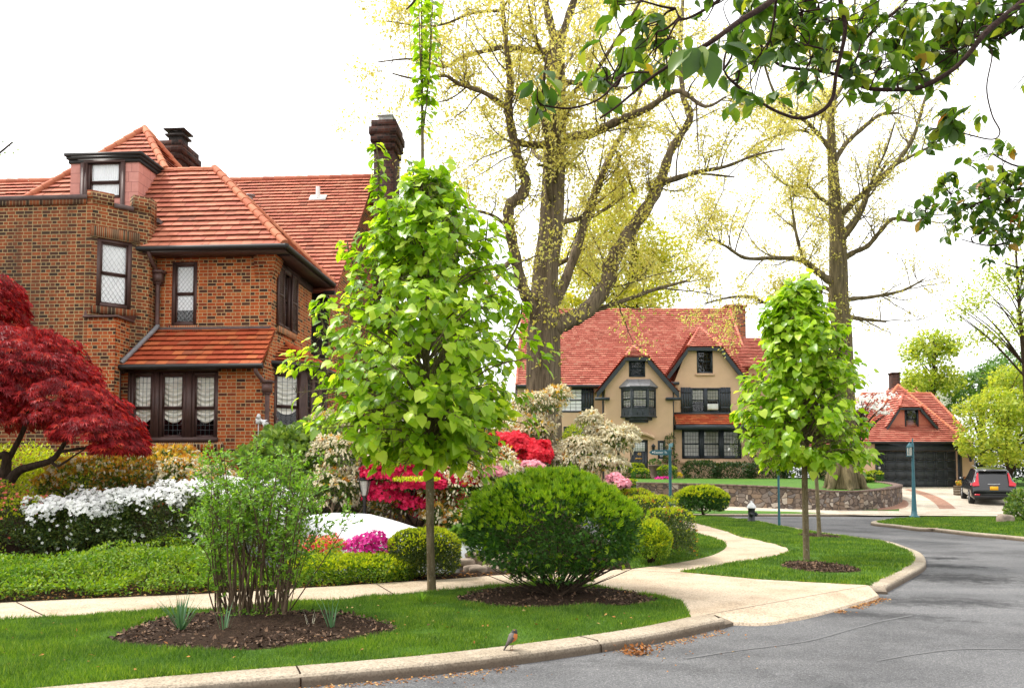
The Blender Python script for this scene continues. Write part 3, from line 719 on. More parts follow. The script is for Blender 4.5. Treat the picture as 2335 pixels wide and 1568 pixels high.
# --- lower block B with pent roof
wB = -.75; uBl = hpx(284, 900, wB)[0] - .5; uBr = hpx(598, 920, wB)[0]; zg = hpx(440, 836, wB - .25)[1]
FB = Frame(H(uBl, wB)[:2], H(uBr, wB)[:2]); FBr = Frame(H(uBr, wB)[:2], H(uBr, .02)[:2])
tri = [FB.rect(x0, 848, x1, 1003) for x0, x1 in ((296, 352), (362, 424), (436, 497))]
hole = (tri[0][0] - .05, tri[2][1], tri[0][2], tri[0][3])
mb = MB(); wall(mb, FB, ZB, zg + .05, [hole], .16); wall(mb, FBr, ZB, zg + .05); mb.build('wall', M['brick'], house)
mb = MB()   # brown posts between the three lights, head board
FB.bx(mb, hole[0], tri[0][0], -.15, .02, hole[2], hole[3]); FB.bx(mb, tri[0][1], tri[1][0], -.15, .025, hole[2], hole[3]); FB.bx(mb, tri[1][1], tri[2][0], -.15, .025, hole[2], hole[3])
FB.bx(mb, hole[0], hole[1], -.02, .05, hole[3], zg + .04); FB.bx(mb, hole[0], hole[1] + .02, .0, .07, hole[2] - .05, hole[2] + .06)
mb.build('window_post', M['brown'], house)
for i, r in enumerate(tri):
    window(house, FB, r, M['brown'], .075, .01, 'grid', 4, 10, .47, 'swag', cover_z=.34, lw=.006)
mb = MB(); FB.bx(mb, hole[0] - .1, hole[1] + .15, .0, .05, hole[2] - .25, hole[2] - .055); mb.build('window_sill', M['soldier'], house)
ovB = .27; zt = zp; a0, a1, a2, a3 = H(uBl - .05, wB - ovB, zg + .02), H(uBr + .06, wB - ovB, zg + .02), H(uBr + .02, -.015, zt), H(uBl - .05, -.015, zt)
mb = MB(); tiles(mb, [a0, a1, a2, a3], .19, .245, .062, g1); pr = mb.build('pent_roof', M['tile_front'], house)
mb = MB(); FA.bx(mb, 0, FA.L, .0, .05, zt - .02, zt + .07); mb.tube([H(-4.9, -.06, zt + .02), H(.0, -.06, zt + .02)], [.045, .045], 6); mb.build('flashing', M['coping'], house)
mb = MB(); gutter(mb, [H(uBl, wB - ovB - .05, zg), H(uBr + .12, wB - ovB - .05, zg)], .065); mb.build('gutter', M['gutter'], house)
mb = MB(); mb.prism([H(uBr + .02, wB, zg + .03), H(uBr + .02, -.0, zg + .03), H(uBr + .02, -.0, zt - .06)], HU * -.1); mb.build('wall', M['brick'], house)
# downpipes
def pipe(pts, r, hop=None, mat=None):
    mb = MB(); mb.tube(smooth_path(np.array(pts), 5), r, 8)
    for (c, s) in (hop or []):
        mb.box(c, (s, s * .7, .22), (HU, HWv, (0, 0, 1))); mb.box(c + np.array([0, 0, .14]), (s * 1.35, s, .06), (HU, HWv, (0, 0, 1))); mb.box(c - np.array([0, 0, .13]), (s * .7, s * .5, .06), (HU, HWv, (0, 0, 1)))
    return mb.build('downpipe', mat or M['copper'], house)
u1, z1 = hpx(361, 634, -.1); 
pipe([H(u1 - .05, -OV - .02, zf - .05), H(u1 - .03, -OV + .05, zf - .22), H(u1, -.12, z1 + .12)], .045)
pipe([H(u1, -.12, z1 - .1), H(u1, -.11, (z1 + zt) / 2), H(u1, -.11, zt + .12)], .055, [(H(u1, -.13, z1), .25)])
pipe([H(u1, -.10, zt + .12), H(u1 - .02, -.2, zt - .02), H(u1 - .36, wB - ovB - .02, zg + .10)], .055, mat=M['lead'])
u2, z2 = hpx(608, 950, wB - .05)
pipe([H(uBr - .05, wB - ovB - .02, zg - .03), H(uBr - .04, wB - ovB, zg - .16), H(u2 + .02, wB - .1, zg - .42)], .05)
pipe([H(u2 + .02, wB - .08, zg - .55), H(u2 + .02, wB - .08, 2.0), H(u2 + .02, wB - .08, ZB)], .055, [(H(u2 + .02, wB - .1, zg - .48), .2)])
# security light on the corner
lg = thing('security_light', 'white twin security floodlight on the brick corner above the rhododendron', 'floodlight', FB.p(FB.L - .06, .06, FB.px(598, 956)[1]))
zl = FB.px(598, 956)[1]; mb = MB(); FB.bx(mb, FB.L - .13, FB.L - .01, .0, .05, zl - .1, zl + .02); mb.lathe(FB.p(FB.L - .06, .05, zl + .02), [(.0, 0), (.045, .0), (.05, .06), (.03, .1), (0, .11)], 10); mb.build('junction_box', M['white'], lg)
for sgn in (0, 1):
    d = unit(np.array([.75, -.3 - .4 * sgn, -.35])); x = unit(np.cross(d, [0, 0, 1])); y = np.cross(d, x); mb = MB()
    mb.lathe(FB.p(FB.L + .0 + .05 * sgn, .08, zl - .02 - .07 * sgn), [(.0, -.02), (.025, 0), (.035, .05), (.075, .16), (.07, .17), (.0, .13)], 12, axis=(x, y, d)); mb.build('lamp_head', M['white'], lg, smooth=True)
mb = MB(); mb.tube([FB.p(FB.L - .07, .03, zl - .1), FB.p(FB.L - .08, .03, ZB + .1)], .012, 6); mb.build('conduit', M['white'], lg)
# --- bay on the right side
bp = [H(.0, -.05), H(.72, .55), H(.72, 2.35), H(.0, 2.95)]; zbt = hpx(650, 838, .2)[1]; zbr = hpx(636, 770, .0)[1]
bo = [H(.0, -.30), H(1.0, .42), H(1.0, 2.45), H(.0, 3.2)]
for i in range(3):
    F = Frame(bp[i][:2], bp[i + 1][:2]); mb = MB(); zs0 = hpx(660, 1010, .3)[1]
    nwin = 1 if i != 1 else 3; m_ = .13 if i != 1 else .08; hs_ = []
    for k in range(nwin):
        u0 = F.L * k / nwin + m_; u1_ = F.L * (k + 1) / nwin - m_; hs_.append((u0, u1_, zs0, zbt - .12))
    wall(mb, F, ZB, zbt, hs_, .1); mb.build('bay_wall', M['brown'], house)
    for h in hs_: window(house, F, h, M['brown'], .05, .03, 'grid', 4 if i != 1 else 3, 10, .52, 'swag' if i == 0 else None, cover_z=.5)
apx = [H(.02, 1.1, zbr), H(.02, 1.9, zbr)]; B_ = [p + [0, 0, zbt + .05] for p in bo]; mb = MB()
tiles(mb, [B_[0], B_[1], apx[0]], .19, .24, .062, g1); tiles(mb, [B_[1], B_[2], apx[1], apx[0]], .19, .24, .062, g1); tiles(mb, [B_[2], B_[3], apx[1]], .19, .24, .062, g1)
br = mb.build('bay_roof', M['tile_front'], house)
mb = MB(); ridge(mb, B_[1] + [0, 0, .04], apx[0] + [0, 0, .03], .085, .3); mb.build('ridge_tiles', M['tile_front'], br); mb = MB(); ridge(mb, B_[2] + [0, 0, .04], apx[1] + [0, 0, .03], .085, .3); mb.build('ridge_tiles', M['tile_front'], br)
mb = MB(); gutter(mb, [p + [0, 0, .02] for p in B_], .06); mb.prism([p + [0, 0, zbt - .02] for p in bo], (0, 0, .04)); mb.build('gutter', M['gutter'], house)
# --- main block C behind
wC = 3.75; eC = hpx(745, 668, wC - .35)[1]; uCr = hpx(792, 700, wC)[0] + .15
zC, depC = 0, 4.2; uCr = hpx(850, 393, wC + 3.85)[0] - .3
for _ in range(3): zC = hpx(700, 400, wC + depC - .35)[1]
Cl = -6.2
c0, c1 = H(Cl, wC - .4, eC), H(uCr + .3, wC - .4, eC); c2, c3 = H(uCr + .3, wC + depC, zC), H(Cl, wC + depC, zC); c4, c5 = H(uCr + .3, wC + depC + 1.6, zC - 1.9), H(Cl, wC + depC + 1.6, zC - 1.9)
mb = MB(); tiles(mb, [c0, c1, c2, c3], .205, .26, .062, g1); tiles(mb, [c4, c5, c3, c2], .3, .4, .062, g1); rfC = mb.build('roof', M['tile'], house)
mb = MB(); ridge(mb, H(-6, wC + depC, zC + .03), c2 + [0, 0, .03], .10, .4); mb.build('ridge_tiles', M['tile'], rfC)
mb = MB(); Fc = Frame(H(0, wC)[:2], H(uCr, wC)[:2]); wall(mb, Fc, ZB, 3.9); Fcr = Frame(H(uCr, wC)[:2], H(uCr, wC + depC + 1.5)[:2]); wall(mb, Fcr, ZB, eC)
mb.poly([Fcr.p(0, 0, eC), Fcr.p(Fcr.L, 0, eC), Fcr.p(Fcr.L, 0, zC - 1.85), Fcr.p(depC, 0, zC - .1)])
Fcb = Frame(H(uCr, wC + depC + 1.5)[:2], H(Cl, wC + depC + 1.5)[:2]); wall(mb, Fcb, ZB, eC); mb.build('wall', M['brick'], house)
mb = MB(); wall(mb, Fc, 3.9, eC + .42, [(Fc.L - 1.6, Fc.L - .5, 4.6, 6.1)], .1); Fc.bx(mb, 0, Fc.L, .0, .04, 3.86, 3.98); mb.build('wall', M['darkwood'], house)
window(house, Fc, (Fc.L - 1.6, Fc.L - .5, 4.6, 6.1), M['brown'], .07, .05, 'diamond', 6, 9, .5, None)
mb = MB(); gutter(mb, [H(.3, wC - .45, eC - .02), H(uCr + .3, wC - .45, eC - .02)], .065); mb.box(H(uCr / 2, wC - .2, eC - .08), (uCr, .42, .04), (HU, HWv, (0, 0, 1))); mb.build('gutter', M['gutter'], house)
# chimney at the gable end
wc0 = wC + depC - 1.2
def chimney(u0, u1, w0, w1, z0, zt, cor, mat, pots, nm='chimney'):
    mb = MB(); ax = (HU, HWv, (0, 0, 1))
    def bx(e, za, zb): mb.box(H((u0 + u1) / 2, (w0 + w1) / 2, (za + zb) / 2), (u1 - u0 + 2 * e, w1 - w0 + 2 * e, zb - za), ax)
    z = z0; bx(0, z0, zt - cor * 4); zz = zt - cor * 4
    for k, e in enumerate((.05, .10, .14, .08)): bx(e, zz, zz + cor); zz += cor
    c = mb.build(nm, mat, house); return c
u0 = hpx(852, 400, wc0)[0]; u1_ = hpx(897, 400, wc0)[0]; zct = hpx(875, 275, wc0)[1]
ch = chimney(u0, u1_ , wc0, wc0 + 1.0, ZB, zct, .24, M['brick_chim'], 0)
mb = MB(); cx, cw = (u0 + u1_) / 2, wc0 + .5; ax = (HU, HWv, (0, 0, 1)); hw = (u1_ - u0) * .33
for k in range(11):
    mb.box(H(cx - hw + 2 * hw * k / 10, cw - .3, zct + .12), (.025, .02, .24), ax)
for k in range(7): mb.box(H(cx + hw, cw - .3 + .6 * k / 6, zct + .12), (.02, .025, .24), ax)
mb.box(H(cx, cw, zct + .255), (2 * hw + .1, .75, .035), ax); mb.build('chimney_cap', M['chrome'], ch)
# roof vents
def onroof(px, py, P, n): return isect_plane(px, py, P, n)
nC = unit(np.cross(c1 - c0, c3 - c0)); q = onroof(725, 452, c0 + nC * .05, nC); mb = MB()
mb.box(q + [0, 0, .02], (.55, .3, .03), (HU, unit(np.cross(nC, HU)), nC)); mb.tube([q, q + [0, 0, .38]], .07, 10); mb.build('roof_vent', M['white'], house)
q = onroof(570, 478, c0 + nC * .05, nC); mb = MB(); mb.tube([q - [0, 0, .1], q + [0, 0, .42]], .085, 10); mb.lathe(q + [0, 0, .42], [(.09, 0), (.16, .02), (.16, .06), (0, .1)], 10); mb.build('roof_vent', M['lead'], house)
# --- pyramid roof behind the dormer
eP = ez
pc = [H(up - hP, wP - hP, eP), H(up + hP, wP - hP, eP), H(up + hP, wP + hP, eP), H(up - hP, wP + hP, eP)]; pa = H(up, wP, zP)
mb = MB()
for i in range(4): tiles(mb, [pc[i], pc[(i + 1) % 4], pa], .205, .27, .062, g1)
pr_ = mb.build('roof', M['tile'], house)
mb = MB()
for i in range(4): ridge(mb, (pc[i] if i != 1 else apl) + [0, 0, .05], pa + [0, 0, .05], .10)
mb.build('ridge_tiles', M['ridge'], pr_)
# left wing
zL = hpx(80, 412, 3.2)[1]; eL = zL - 3.2; l0, l1, l2, l3 = H(-19, .1, eL), H(up - .6, .1, eL), H(up - .6, 3.3, zL), H(-19, 3.3, zL)
mb = MB(); tiles(mb, [l0, l1, l2, l3], .205, .27, .062, g1); tiles(mb, [H(-19, 6.5, eL), H(up - .6, 6.5, eL), l2, l3], .3, .4, .062, g1); lr = mb.build('roof', M['tile'], house)
mb = MB(); ridge(mb, l3 + [0, 0, .03], l2 + [0, 0, .03], .09); mb.build('ridge_tiles', M['tile'], lr)
mb = MB(); Fl = Frame(H(-19, 6.3)[:2], H(-5, 6.3)[:2]); Fx = Frame(H(-5, 6.4)[:2], H(-19, 6.4)[:2]); wall(mb, Fx, ZB, eL + .2); mb.build('wall', M['brick_dark'], house)
# small chimney behind the pyramid
w2 = 5.4; a_, b_ = hpx(362, 330, w2)[0], hpx(410, 330, w2)[0]; zt2 = hpx(385, 322, w2)[1]
ch2 = chimney(a_, b_, w2, w2 + 1.1, eP + 1, zt2, .2, M['brick_chim'], 0)
mb = MB(); cx = (a_ + b_) / 2
for e, za, zb in ((.22, 0, .28), (.30, .28, .34), (.20, .34, .46), (.34, .46, .50)): mb.box(H(cx + .05, w2 + .5, zt2 + (za + zb) / 2), (2 * e, 2 * e, zb - za), ax)
mb.build('chimney_pot', M['darkwood'], ch2)
# --- flat-topped turret block
wD = -1.25; ZT = hpx(120, 455, wD)[1]
u_a = hpx(208, 600, wD)[0]; cE = None
# chamfer end: along 45 degrees until picture x = 336
s_ = 0
while True:
    q = H(u_a + s_, wD + s_ * .95, 5); d = (q[0] / (q[1] * CP + (q[2] - EYE) * SP)) * FOC + PPX
    if d > 336 or s_ > 3: break
    s_ += .01
u_b, w_b = u_a + s_, wD + s_ * .95
zcb = hpx(240, 722, wD)[1]                  # corbel cap level
Fd = Frame(H(-15, wD)[:2], H(u_a, wD)[:2]); Fch = Frame(H(u_a, wD)[:2], H(u_b, w_b)[:2]); Fdr = Frame(H(u_b, w_b)[:2], H(u_b, .6)[:2])
rt = Fch.rect(220, 548, 300, 702)
mb = MB(); wall(mb, Fd, ZB, ZT); wall(mb, Fch, zcb - .6, ZT - .1, [rt], .16); wall(mb, Fdr, zcb - .8, ZT - .25); mb.build('wall', M['brick_dark'], house)
window(house, Fch, rt, M['brown'], .085, .015, 'diamond', 5, 9, .5, 'blind', M['blind'], lmat=M['pale_lead'], lw=.005)
mb = MB(); Fch.bx(mb, rt[0] - .1, rt[1] + .1, .0, .05, rt[2] - .17, rt[2] - .003); mb.build('window_sill', M['soldier_dark'], house); mb = MB(); Fch.bx(mb, rt[0] - .16, rt[1] + .16, .0, .035, rt[3] + .003, rt[3] + .26); mb.build('lintel', M['soldier_dark'], house)
# merlons
mb = MB(); cp = MB()
zm0 = Fch.px(232, 437)[1]; zm1 = Fch.px(325, 448)[1]
Fd.bx(mb, Fd.L - .14, Fd.L, -.3, .006, ZT - .02, zm0); Fch.bx(mb, -.0, .46, -.3, .006, ZT - .11, zm0 - .003); Fch.bx(mb, Fch.L - .40, Fch.L, -.3, .006, ZT - .11, zm1); Fdr.bx(mb, 0, .28, -.25, .006, ZT - .27, zm1 - .003)
mb.build('merlon', M['brick_dark'], house)
Fd.bx(cp, 0, Fd.L - .14, -.3, .05, ZT - .01, ZT + .09); Fch.bx(cp, .46, Fch.L - .40, -.3, .05, ZT - .12, ZT - .02)
A, B = Fdr.p(.28, 0, ZT - .22), Fdr.p(Fdr.L, 0, ZT - .28)
cp.prism([A + Fdr.n * .06, A - Fdr.n * .25, B - Fdr.n * .25, B + Fdr.n * .06], (0, 0, .1)); cp.build('coping', M['coping'], house)
mb = MB(); Fd.bx(mb, 0, Fd.L - .14, .0, .03, ZT - .13, ZT - .012); mb.build('soldier_course', M['soldier_dark'], house)
# lower square corner with copper cap
u_c = hpx(262, 830, wD)[0]; Fs = Frame(H(u_c, wD)[:2], H(u_c, .0)[:2]); Fq = Frame(H(u_a - .05, wD - .012)[:2], H(u_c, wD - .012)[:2])
sw = (.34, .66, Fs.px(268, 930)[1] - .4, Fs.px(270, 838)[1])
mb = MB(); wall(mb, Fq, ZB, zcb); wall(mb, Fs, ZB, zcb - .0, [(.22, .62, 2.6, sw[3])], .1); mb.build('wall', M['brick'], house)
window(house, Fs, (.22, .62, 2.6, sw[3]), M['brown'], .06, .03, None, rail=.5)
mb = MB(); p0, p1, p2, p3 = H(u_a - .12, wD - .06, zcb), H(u_c + .06, wD - .06, zcb), H(u_c + .06, w_b, zcb), H(u_a - .1, wD + .02, zcb + .26)
q2 = Fch.p(Fch.L * .82, .0, zcb + .16)
mb.raw([p0, p1, p2, p3, q2], [[0, 1, 4, 3], [1, 2, 4, 4]][:1]); mb.raw([p1, p2, q2], [[0, 1, 2]])
mb.tube([p0, p1, p2], .03, 6); mb.build('copper_cap', M['copper'], house)
# --- pink dormer
wE = .5; FE = Frame(H(hpx(161, 400, wE)[0], wE)[:2], H(hpx(316, 400, wE)[0], wE)[:2]); zE0, zE1 = eA - .2, FE.px(240, 372)[1]
re_ = FE.rect(200, 366, 277, 452)
FEr = Frame(H(hpx(316, 400, wE)[0], wE)[:2], (H(hpx(316, 400, wE)[0], wE) + HWv * 2.6)[:2])
mb = MB(); wall(mb, FE, zE0, zE1, [re_], .1); wall(mb, FEr, zE0, zE1)
dm = mb.build('dormer', M['pink'], house)
mb = MB(); FE.bx(mb, re_[0] - .1, re_[0], -.05, .04, zE0 + .3, zE1); FE.bx(mb, re_[1], re_[1] + .1, -.05, .04, zE0 + .3, zE1); FE.bx(mb, re_[0] - .1, re_[1] + .1, -.05, .041, re_[3], zE1)
FE.bx(mb, .30, .40, .01, .07, zE0, zE1); mb.build('dormer_trim', M['brown'], dm)
window(dm, FE, re_, M['brown'], .05, .01, None, rail=.42, cover='pleat', cmat=M['blind'], name='dormer_window')
mb = MB()
for e, za, zb in ((.04, 0, .10), (.08, .10, .17), (.12, .17, .24)):
    c = FE.p(FE.L / 2, -1.2, 0) * [1, 1, 0]; mb.box(c + [0, 0, zE1 + (za + zb) / 2], (FE.L + 2 * e, 2.4 + 2 * e, zb - za), FE.ax)
mb.build('dormer_roof', M['gutter'], dm)
# ------------------------------------------------------------------ tan stucco house
g2 = np.random.default_rng(21)
def FY(Y, x0=-30.0, x1=60.0): return Frame((x0, Y), (x1, Y))
def XZ(px, py, Y): q = at(px, py, Y); return q[0], q[2]
def v3(x, y, z): return np.array([x, y, z], float)
YM, YR, YL = 52.0, 52.5, 53.2          # planes: middle gable, right gable, left wall
GZ2 = 1.55
stucco_house = thing('stucco_house', 'tan stucco house with dark blue oriel window and red roof behind the stone wall', 'house', v3(8, 56, GZ2))
FM, FR, FL = FY(YM), FY(YR), FY(YL)
def R(F, x0, y0, x1, y1, out=0): return F.rect(x0, y0, x1, y1, out)
# left wall
lw = R(FL, 1272, 884, 1330, 940); lw2 = R(FL, 1285, 972, 1350, 1040)
uL0, uL1 = FL.px(1181, 900)[0], FL.px(1378, 900)[0]; zeL = FL.px(1300, 880)[1]
mb = MB(); wall(mb, FL, GZ2 - .8, zeL, [lw, lw2], .15, uL0, uL1); mb.build('wall', M['stucco'], stucco_house)
window(stucco_house, FL, lw, M['navy'], .08, .05, 'grid', 4, 6, .5, 'blind', M['blind'], cover_z=0, lmat=M['navy'], lw=.018)
window(stucco_house, FL, lw2, M['navy'], .08, .05, 'grid', 4, 5, .5, lmat=M['navy'], lw=.018)
def shutter(F, r):
    mb = MB(); n = 4; a, b, c, d = r; w_ = (b - a) / n
    for k in range(n): F.bx(mb, a + w_ * k + .008, a + w_ * (k + 1) - .008, .01, .05, c, d)
    for z in (c + .25, d - .35): F.bx(mb, a, b, .0101, .065, z, z + .1)
    mb.build('shutter', M['navy'], stucco_house)
shutter(FL, R(FL, 1329, 882, 1354, 941)); shutter(FL, R(FL, 1247, 882, 1271, 941))
# middle gable: cross gable with clipped peak
def gable_lines(F, pts, apex, ov=.35):
    L0, L1, R1, R0 = [F.px(*q, ov) for q in pts]; Ax, Az = F.px(*apex, ov)
    zl = L0[1] + (L1[1] - L0[1]) * (Ax - L0[0]) / (L1[0] - L0[0]); zr = R0[1] + (R1[1] - R0[1]) * (Ax - R0[0]) / (R1[0] - R0[0]); za = (zl + zr) / 2
    zc = (L1[1] + R1[1]) / 2
    L1 = (L0[0] + (Ax - L0[0]) * (zc - L0[1]) / (za - L0[1]), zc); R1 = (R0[0] + (Ax - R0[0]) * (zc - R0[1]) / (za - R0[1]), zc)
    return L0, L1, R1, R0, (Ax, za)
def gable_roof(F, G, depth, ov=.35, hipd=1.3, par=None, trim=.42):
    L0, L1, R1, R0, (Ax, za) = G; Y = F.A[1] - ov; X = F.A[0]; Yb = Y + depth
    a = v3(X + Ax, Y + hipd, za); ab = v3(X + Ax, Yb, za)
    l0, l1, r1, r0 = v3(X + L0[0], Y, L0[1]), v3(X + L1[0], Y, L1[1]), v3(X + R1[0], Y, R1[1]), v3(X + R0[0], Y, R0[1])
    lb, rb = v3(X + L0[0], Yb, L0[1]), v3(X + R0[0], Yb, R0[1]); mb = MB()
    tiles(mb, [l0, l1, a, ab, lb][::-1], .2, .3, .085, g2); tiles(mb, [r0, rb, ab, a, r1][::-1], .2, .3, .085, g2); tiles(mb, [l1, r1, a], .2, .3, .085, g2)
    r_ = mb.build('gable_roof', M['tile_far'], par or stucco_house)
    mb = MB(); dn = np.array([0, 0, -trim])
    for p, q in ((l0, l1), (r1, r0)): mb.prism([p + [0, .03, -.03], q + [0, .03, -.03], q + [0, .03, 0] + dn, p + [0, .03, 0] + dn], (0, .12, 0))
    mb.prism([l1 + [0, .02, -.03], r1 + [0, .02, -.03], r1 + [0, .02, -.6 * trim], l1 + [0, .02, -.6 * trim]], (0, .125, 0))
    if par is None:
        for p, sgn in ((l0, 1), (r0, -1)): mb.box(p + [sgn * .35, .18, -.42], (.9, .36, .16))
    mb.build('barge_board', M['navy'], r_)
    mb = MB(); ridge(mb, l1 + [0, 0, .04], a, .1); ridge(mb, r1 + [0, 0, .04], a, .1); mb.build('ridge_tiles', M['tile_far'], r_)
def clipped_gable(F, u0, u1, G, holes, z0):
    """wall under the gable lines G between u0 and u1"""
    L0, L1, R1, R0, _ = G; dz = -.16
    zl = lambda u: L0[1] + (L1[1] - L0[1]) * (u - L0[0]) / (L1[0] - L0[0]) + dz; zr = lambda u: R0[1] + (R1[1] - R0[1]) * (u - R0[0]) / (R1[0] - R0[0]) + dz
    zf = min(zl(u0), zr(u1)); zc = L1[1] + dz; ul = lambda z: L0[0] + (L1[0] - L0[0]) * (z - dz - L0[1]) / (L1[1] - L0[1]); ur = lambda z: R0[0] + (R1[0] - R0[0]) * (z - dz - R0[1]) / (R1[1] - R0[1])
    P = [(max(u0, ul(zf)), zf), (ul(zc), zc), (ur(zc), zc), (min(u1, ur(zf)), zf)]; mb = MB(); u0, u1 = P[0][0], P[3][0]
    wl = lambda z: u0 if z <= zf else u0 + (P[1][0] - u0) * (z - zf) / (zc - zf); wr = lambda z: u1 if z <= zf else u1 + (P[2][0] - u1) * (z - zf) / (zc - zf)
    zs = sorted({z0, zf, zc, *[h[2] for h in holes], *[h[3] for h in holes]}); zs = [z for z in zs if z0 <= z <= zc]
    for za, zb in zip(zs[:-1], zs[1:]):
        if zb - za < 1e-4: continue
        act = sorted([h for h in holes if h[2] < (za + zb) / 2 < h[3]]); edges = [(wl(za), wl(zb))]
        for h in act: edges += [(h[0], h[0]), (h[1], h[1])]
        edges.append((wr(za), wr(zb)))
        for k in range(0, len(edges), 2):
            (a0, a1), (b0, b1) = edges[k], edges[k + 1]; mb.quad(F.p(a0, 0, za), F.p(b0, 0, za), F.p(b1, 0, zb), F.p(a1, 0, zb))
    for a, b, c, d in holes:
        for q in (((a, c), (b, c)), ((b, c), (b, d)), ((b, d), (a, d)), ((a, d), (a, c))):
            (ua, za), (ub, zb) = q; mb.quad(F.p(ua, 0, za), F.p(ub, 0, zb), F.p(ub, -.15, zb), F.p(ua, -.15, za))
    mb.build('gable_wall', M['stucco'], stucco_house)
    return P, u0, u1, zf, zc
dm_ = R(FM, 1437, 1002, 1478, 1080); sm_ = R(FM, 1500, 1004, 1517, 1046); at_ = R(FM, 1434, 818, 1471, 859)
GM = gable_lines(FM, [(1361, 893), (1427, 813), (1479, 813), (1549, 893)], (1451, 786)); GR = gable_lines(FR, [(1520, 858), (1570, 790), (1648, 790), (1734, 902)], (1606, 752))
PM, mu0, mu1, mzf, mzc = clipped_gable(FM, FM.px(1380, 900)[0], FM.px(1534, 900)[0], GM, [dm_, sm_, at_], GZ2 - .8)
at2 = R(FR, 1589, 796, 1625, 851); pw = R(FR, 1575, 884, 1643, 940); gw = R(FR, 1555, 978, 1690, 1045)
PR, ru0, ru1, rzf, rzc = clipped_gable(FR, FR.px(1530, 900)[0], FR.px(1716, 900)[0], GR, [at2, pw, gw], GZ2 - .8)
# side walls of the projecting gables
mb = MB()
for F, u, z, back in ((FM, mu0, mzf, YL + .2), (FM, mu1, mzf, YR + .2), (FR, ru1, rzf, 62)):
    x = F.A[0] + u; mb.quad(v3(x, F.A[1], GZ2 - .8), v3(x, back, GZ2 - .8), v3(x, back, z), v3(x, F.A[1], z))
xl, xr_ = FL.A[0] + uL0, FR.A[0] + ru1
mb.quad(v3(xl, YL, GZ2 - .8), v3(xl, 62, GZ2 - .8), v3(xl, 62, zeL), v3(xl, YL, zeL)); mb.quad(v3(xl, 62, GZ2 - .8), v3(xr_, 62, GZ2 - .8), v3(xr_, 62, zeL), v3(xl, 62, zeL))
mb.build('wall', M['stucco'], stucco_house)
for F, r, k in ((FM, at_, None), (FR, at2, 'grid')):
    window(stucco_house, F, r, M['navy'], .09, .04, k, 3, 6, .5, lmat=M['navy'], lw=.018, proud=.02)
sl_ = MB(); a, b, c, d = at_
for z in np.arange(c + .12, d - .1, .09): FM.bx(sl_, a + .1, b - .1, -.06, -.02, z, z + .05)
sl_.build('louvre', M['navy'], stucco_house)
mid = (pw[0] + pw[1]) / 2
for a, b in ((pw[0], mid), (mid, pw[1])): window(stucco_house, FR, (a, b, pw[2], pw[3]), M['navy'], .1, .04, 'grid', 4, 6, .5, 'blind', M['curtain_dim'], cover_z=.45, lmat=M['navy'], lw=.018, proud=.02)
shutter(FR, R(FR, 1552, 883, 1575, 940)); shutter(FR, R(FR, 1643, 883, 1666, 940))
w3 = (gw[1] - gw[0]) / 3
for k in range(3): window(stucco_house, FR, (gw[0] + w3 * k, gw[0] + w3 * (k + 1), gw[2], gw[3]), M['navy'], .14, .04, 'grid', 5, 6, .5, 'pleat', M['curtain_dim'], lmat=M['navy'], lw=.018, proud=.03)
mb = MB(); FR.bx(mb, gw[0] - .15, gw[1] + .15, .0, .1, gw[2] - .35, gw[2] - .2); mb.build('window_sill', M['stucco'], stucco_house)
mb = MB(); FR.bx(mb, at2[0] - .1, at2[1] + .1, .0, .08, at2[2] - .16, at2[2]); mb.build('window_sill', M['stucco'], stucco_house)
# window air conditioner in the lower right sash
aq = R(FR, 1609, 921, 1640, 935); mb = MB(); FR.bx(mb, aq[0] + .1, aq[1] - .12, -.05, .22, aq[2] + .02, aq[3]); 
for z in np.arange(aq[2] + .06, aq[3] - .02, .05): FR.bx(mb, aq[0] + .14, aq[1] - .16, .222, .232, z, z + .02)
mb.build('air_conditioner', M['white'], stucco_house)
# front roofs of the gables
ridgeY = 57.5
gable_roof(FM, GM, 5.0)
gable_roof(FR, GR, 5.5)
# main roof
zr2 = XZ(1500, 706, ridgeY)[1]; xA, _ = XZ(1192, 715, ridgeY); xB, _ = XZ(1664, 704, ridgeY); ze = zeL; Ye = YL - .4
xe0 = XZ(1178, 880, Ye)[0]; xe1 = XZ(1725, 860, Ye)[0]
mb = MB(); p = [v3(xe0, Ye, ze), v3(xe1, Ye, ze), v3(xB, ridgeY, zr2), v3(xA, ridgeY, zr2)]; Yb = 2 * ridgeY - Ye
tiles(mb, p, .205, .3, .085, g2); q = [v3(xe1, Yb, ze), v3(xe0, Yb, ze), p[3], p[2]]; tiles(mb, q, .5, .6, .06, g2); tiles(mb, [p[1], q[0], p[2]], .205, .3, .085, g2); tiles(mb, [q[1], p[0], p[3]], .205, .3, .085, g2)
mr = mb.build('roof', M['tile_far'], stucco_house)
mb = MB(); ridge(mb, p[3], p[2], .1, .4); ridge(mb, p[1] + [0, 0, .05], p[2], .1, .4); ridge(mb, p[0] + [0, 0, .05], p[3], .1, .4); mb.build('ridge_tiles', M['tile_far'], mr)
mb = MB(); gutter(mb, [v3(xe0, Ye - .06, ze - .04), v3(FM.A[0] + mu0, Ye - .06, ze - .04)], .08); mb.box(v3((xe0 + FM.A[0] + mu0) / 2, Ye + .2, ze - .12), (FM.A[0] + mu0 - xe0, .4, .06)); mb.build('gutter', M['navy'], stucco_house)
mb = MB(); X1 = FM.A[0] + mu0; mb.tube(smooth_path(np.array([v3(X1 - .12, Ye - .05, ze - .1), v3(X1 - .1, YM + .35, ze - .6), v3(X1 - .1, YM + .4, GZ2)]), 5), .06, 6); mb.build('downpipe', M['navy'], stucco_house)
X1 = FM.A[0] + mu1; mb = MB(); mb.tube([v3(X1 + .09, YR - .1, mzf - .2), v3(X1 + .09, YR - .1, GZ2)], .06, 6); mb.build('downpipe', M['navy'], stucco_house)
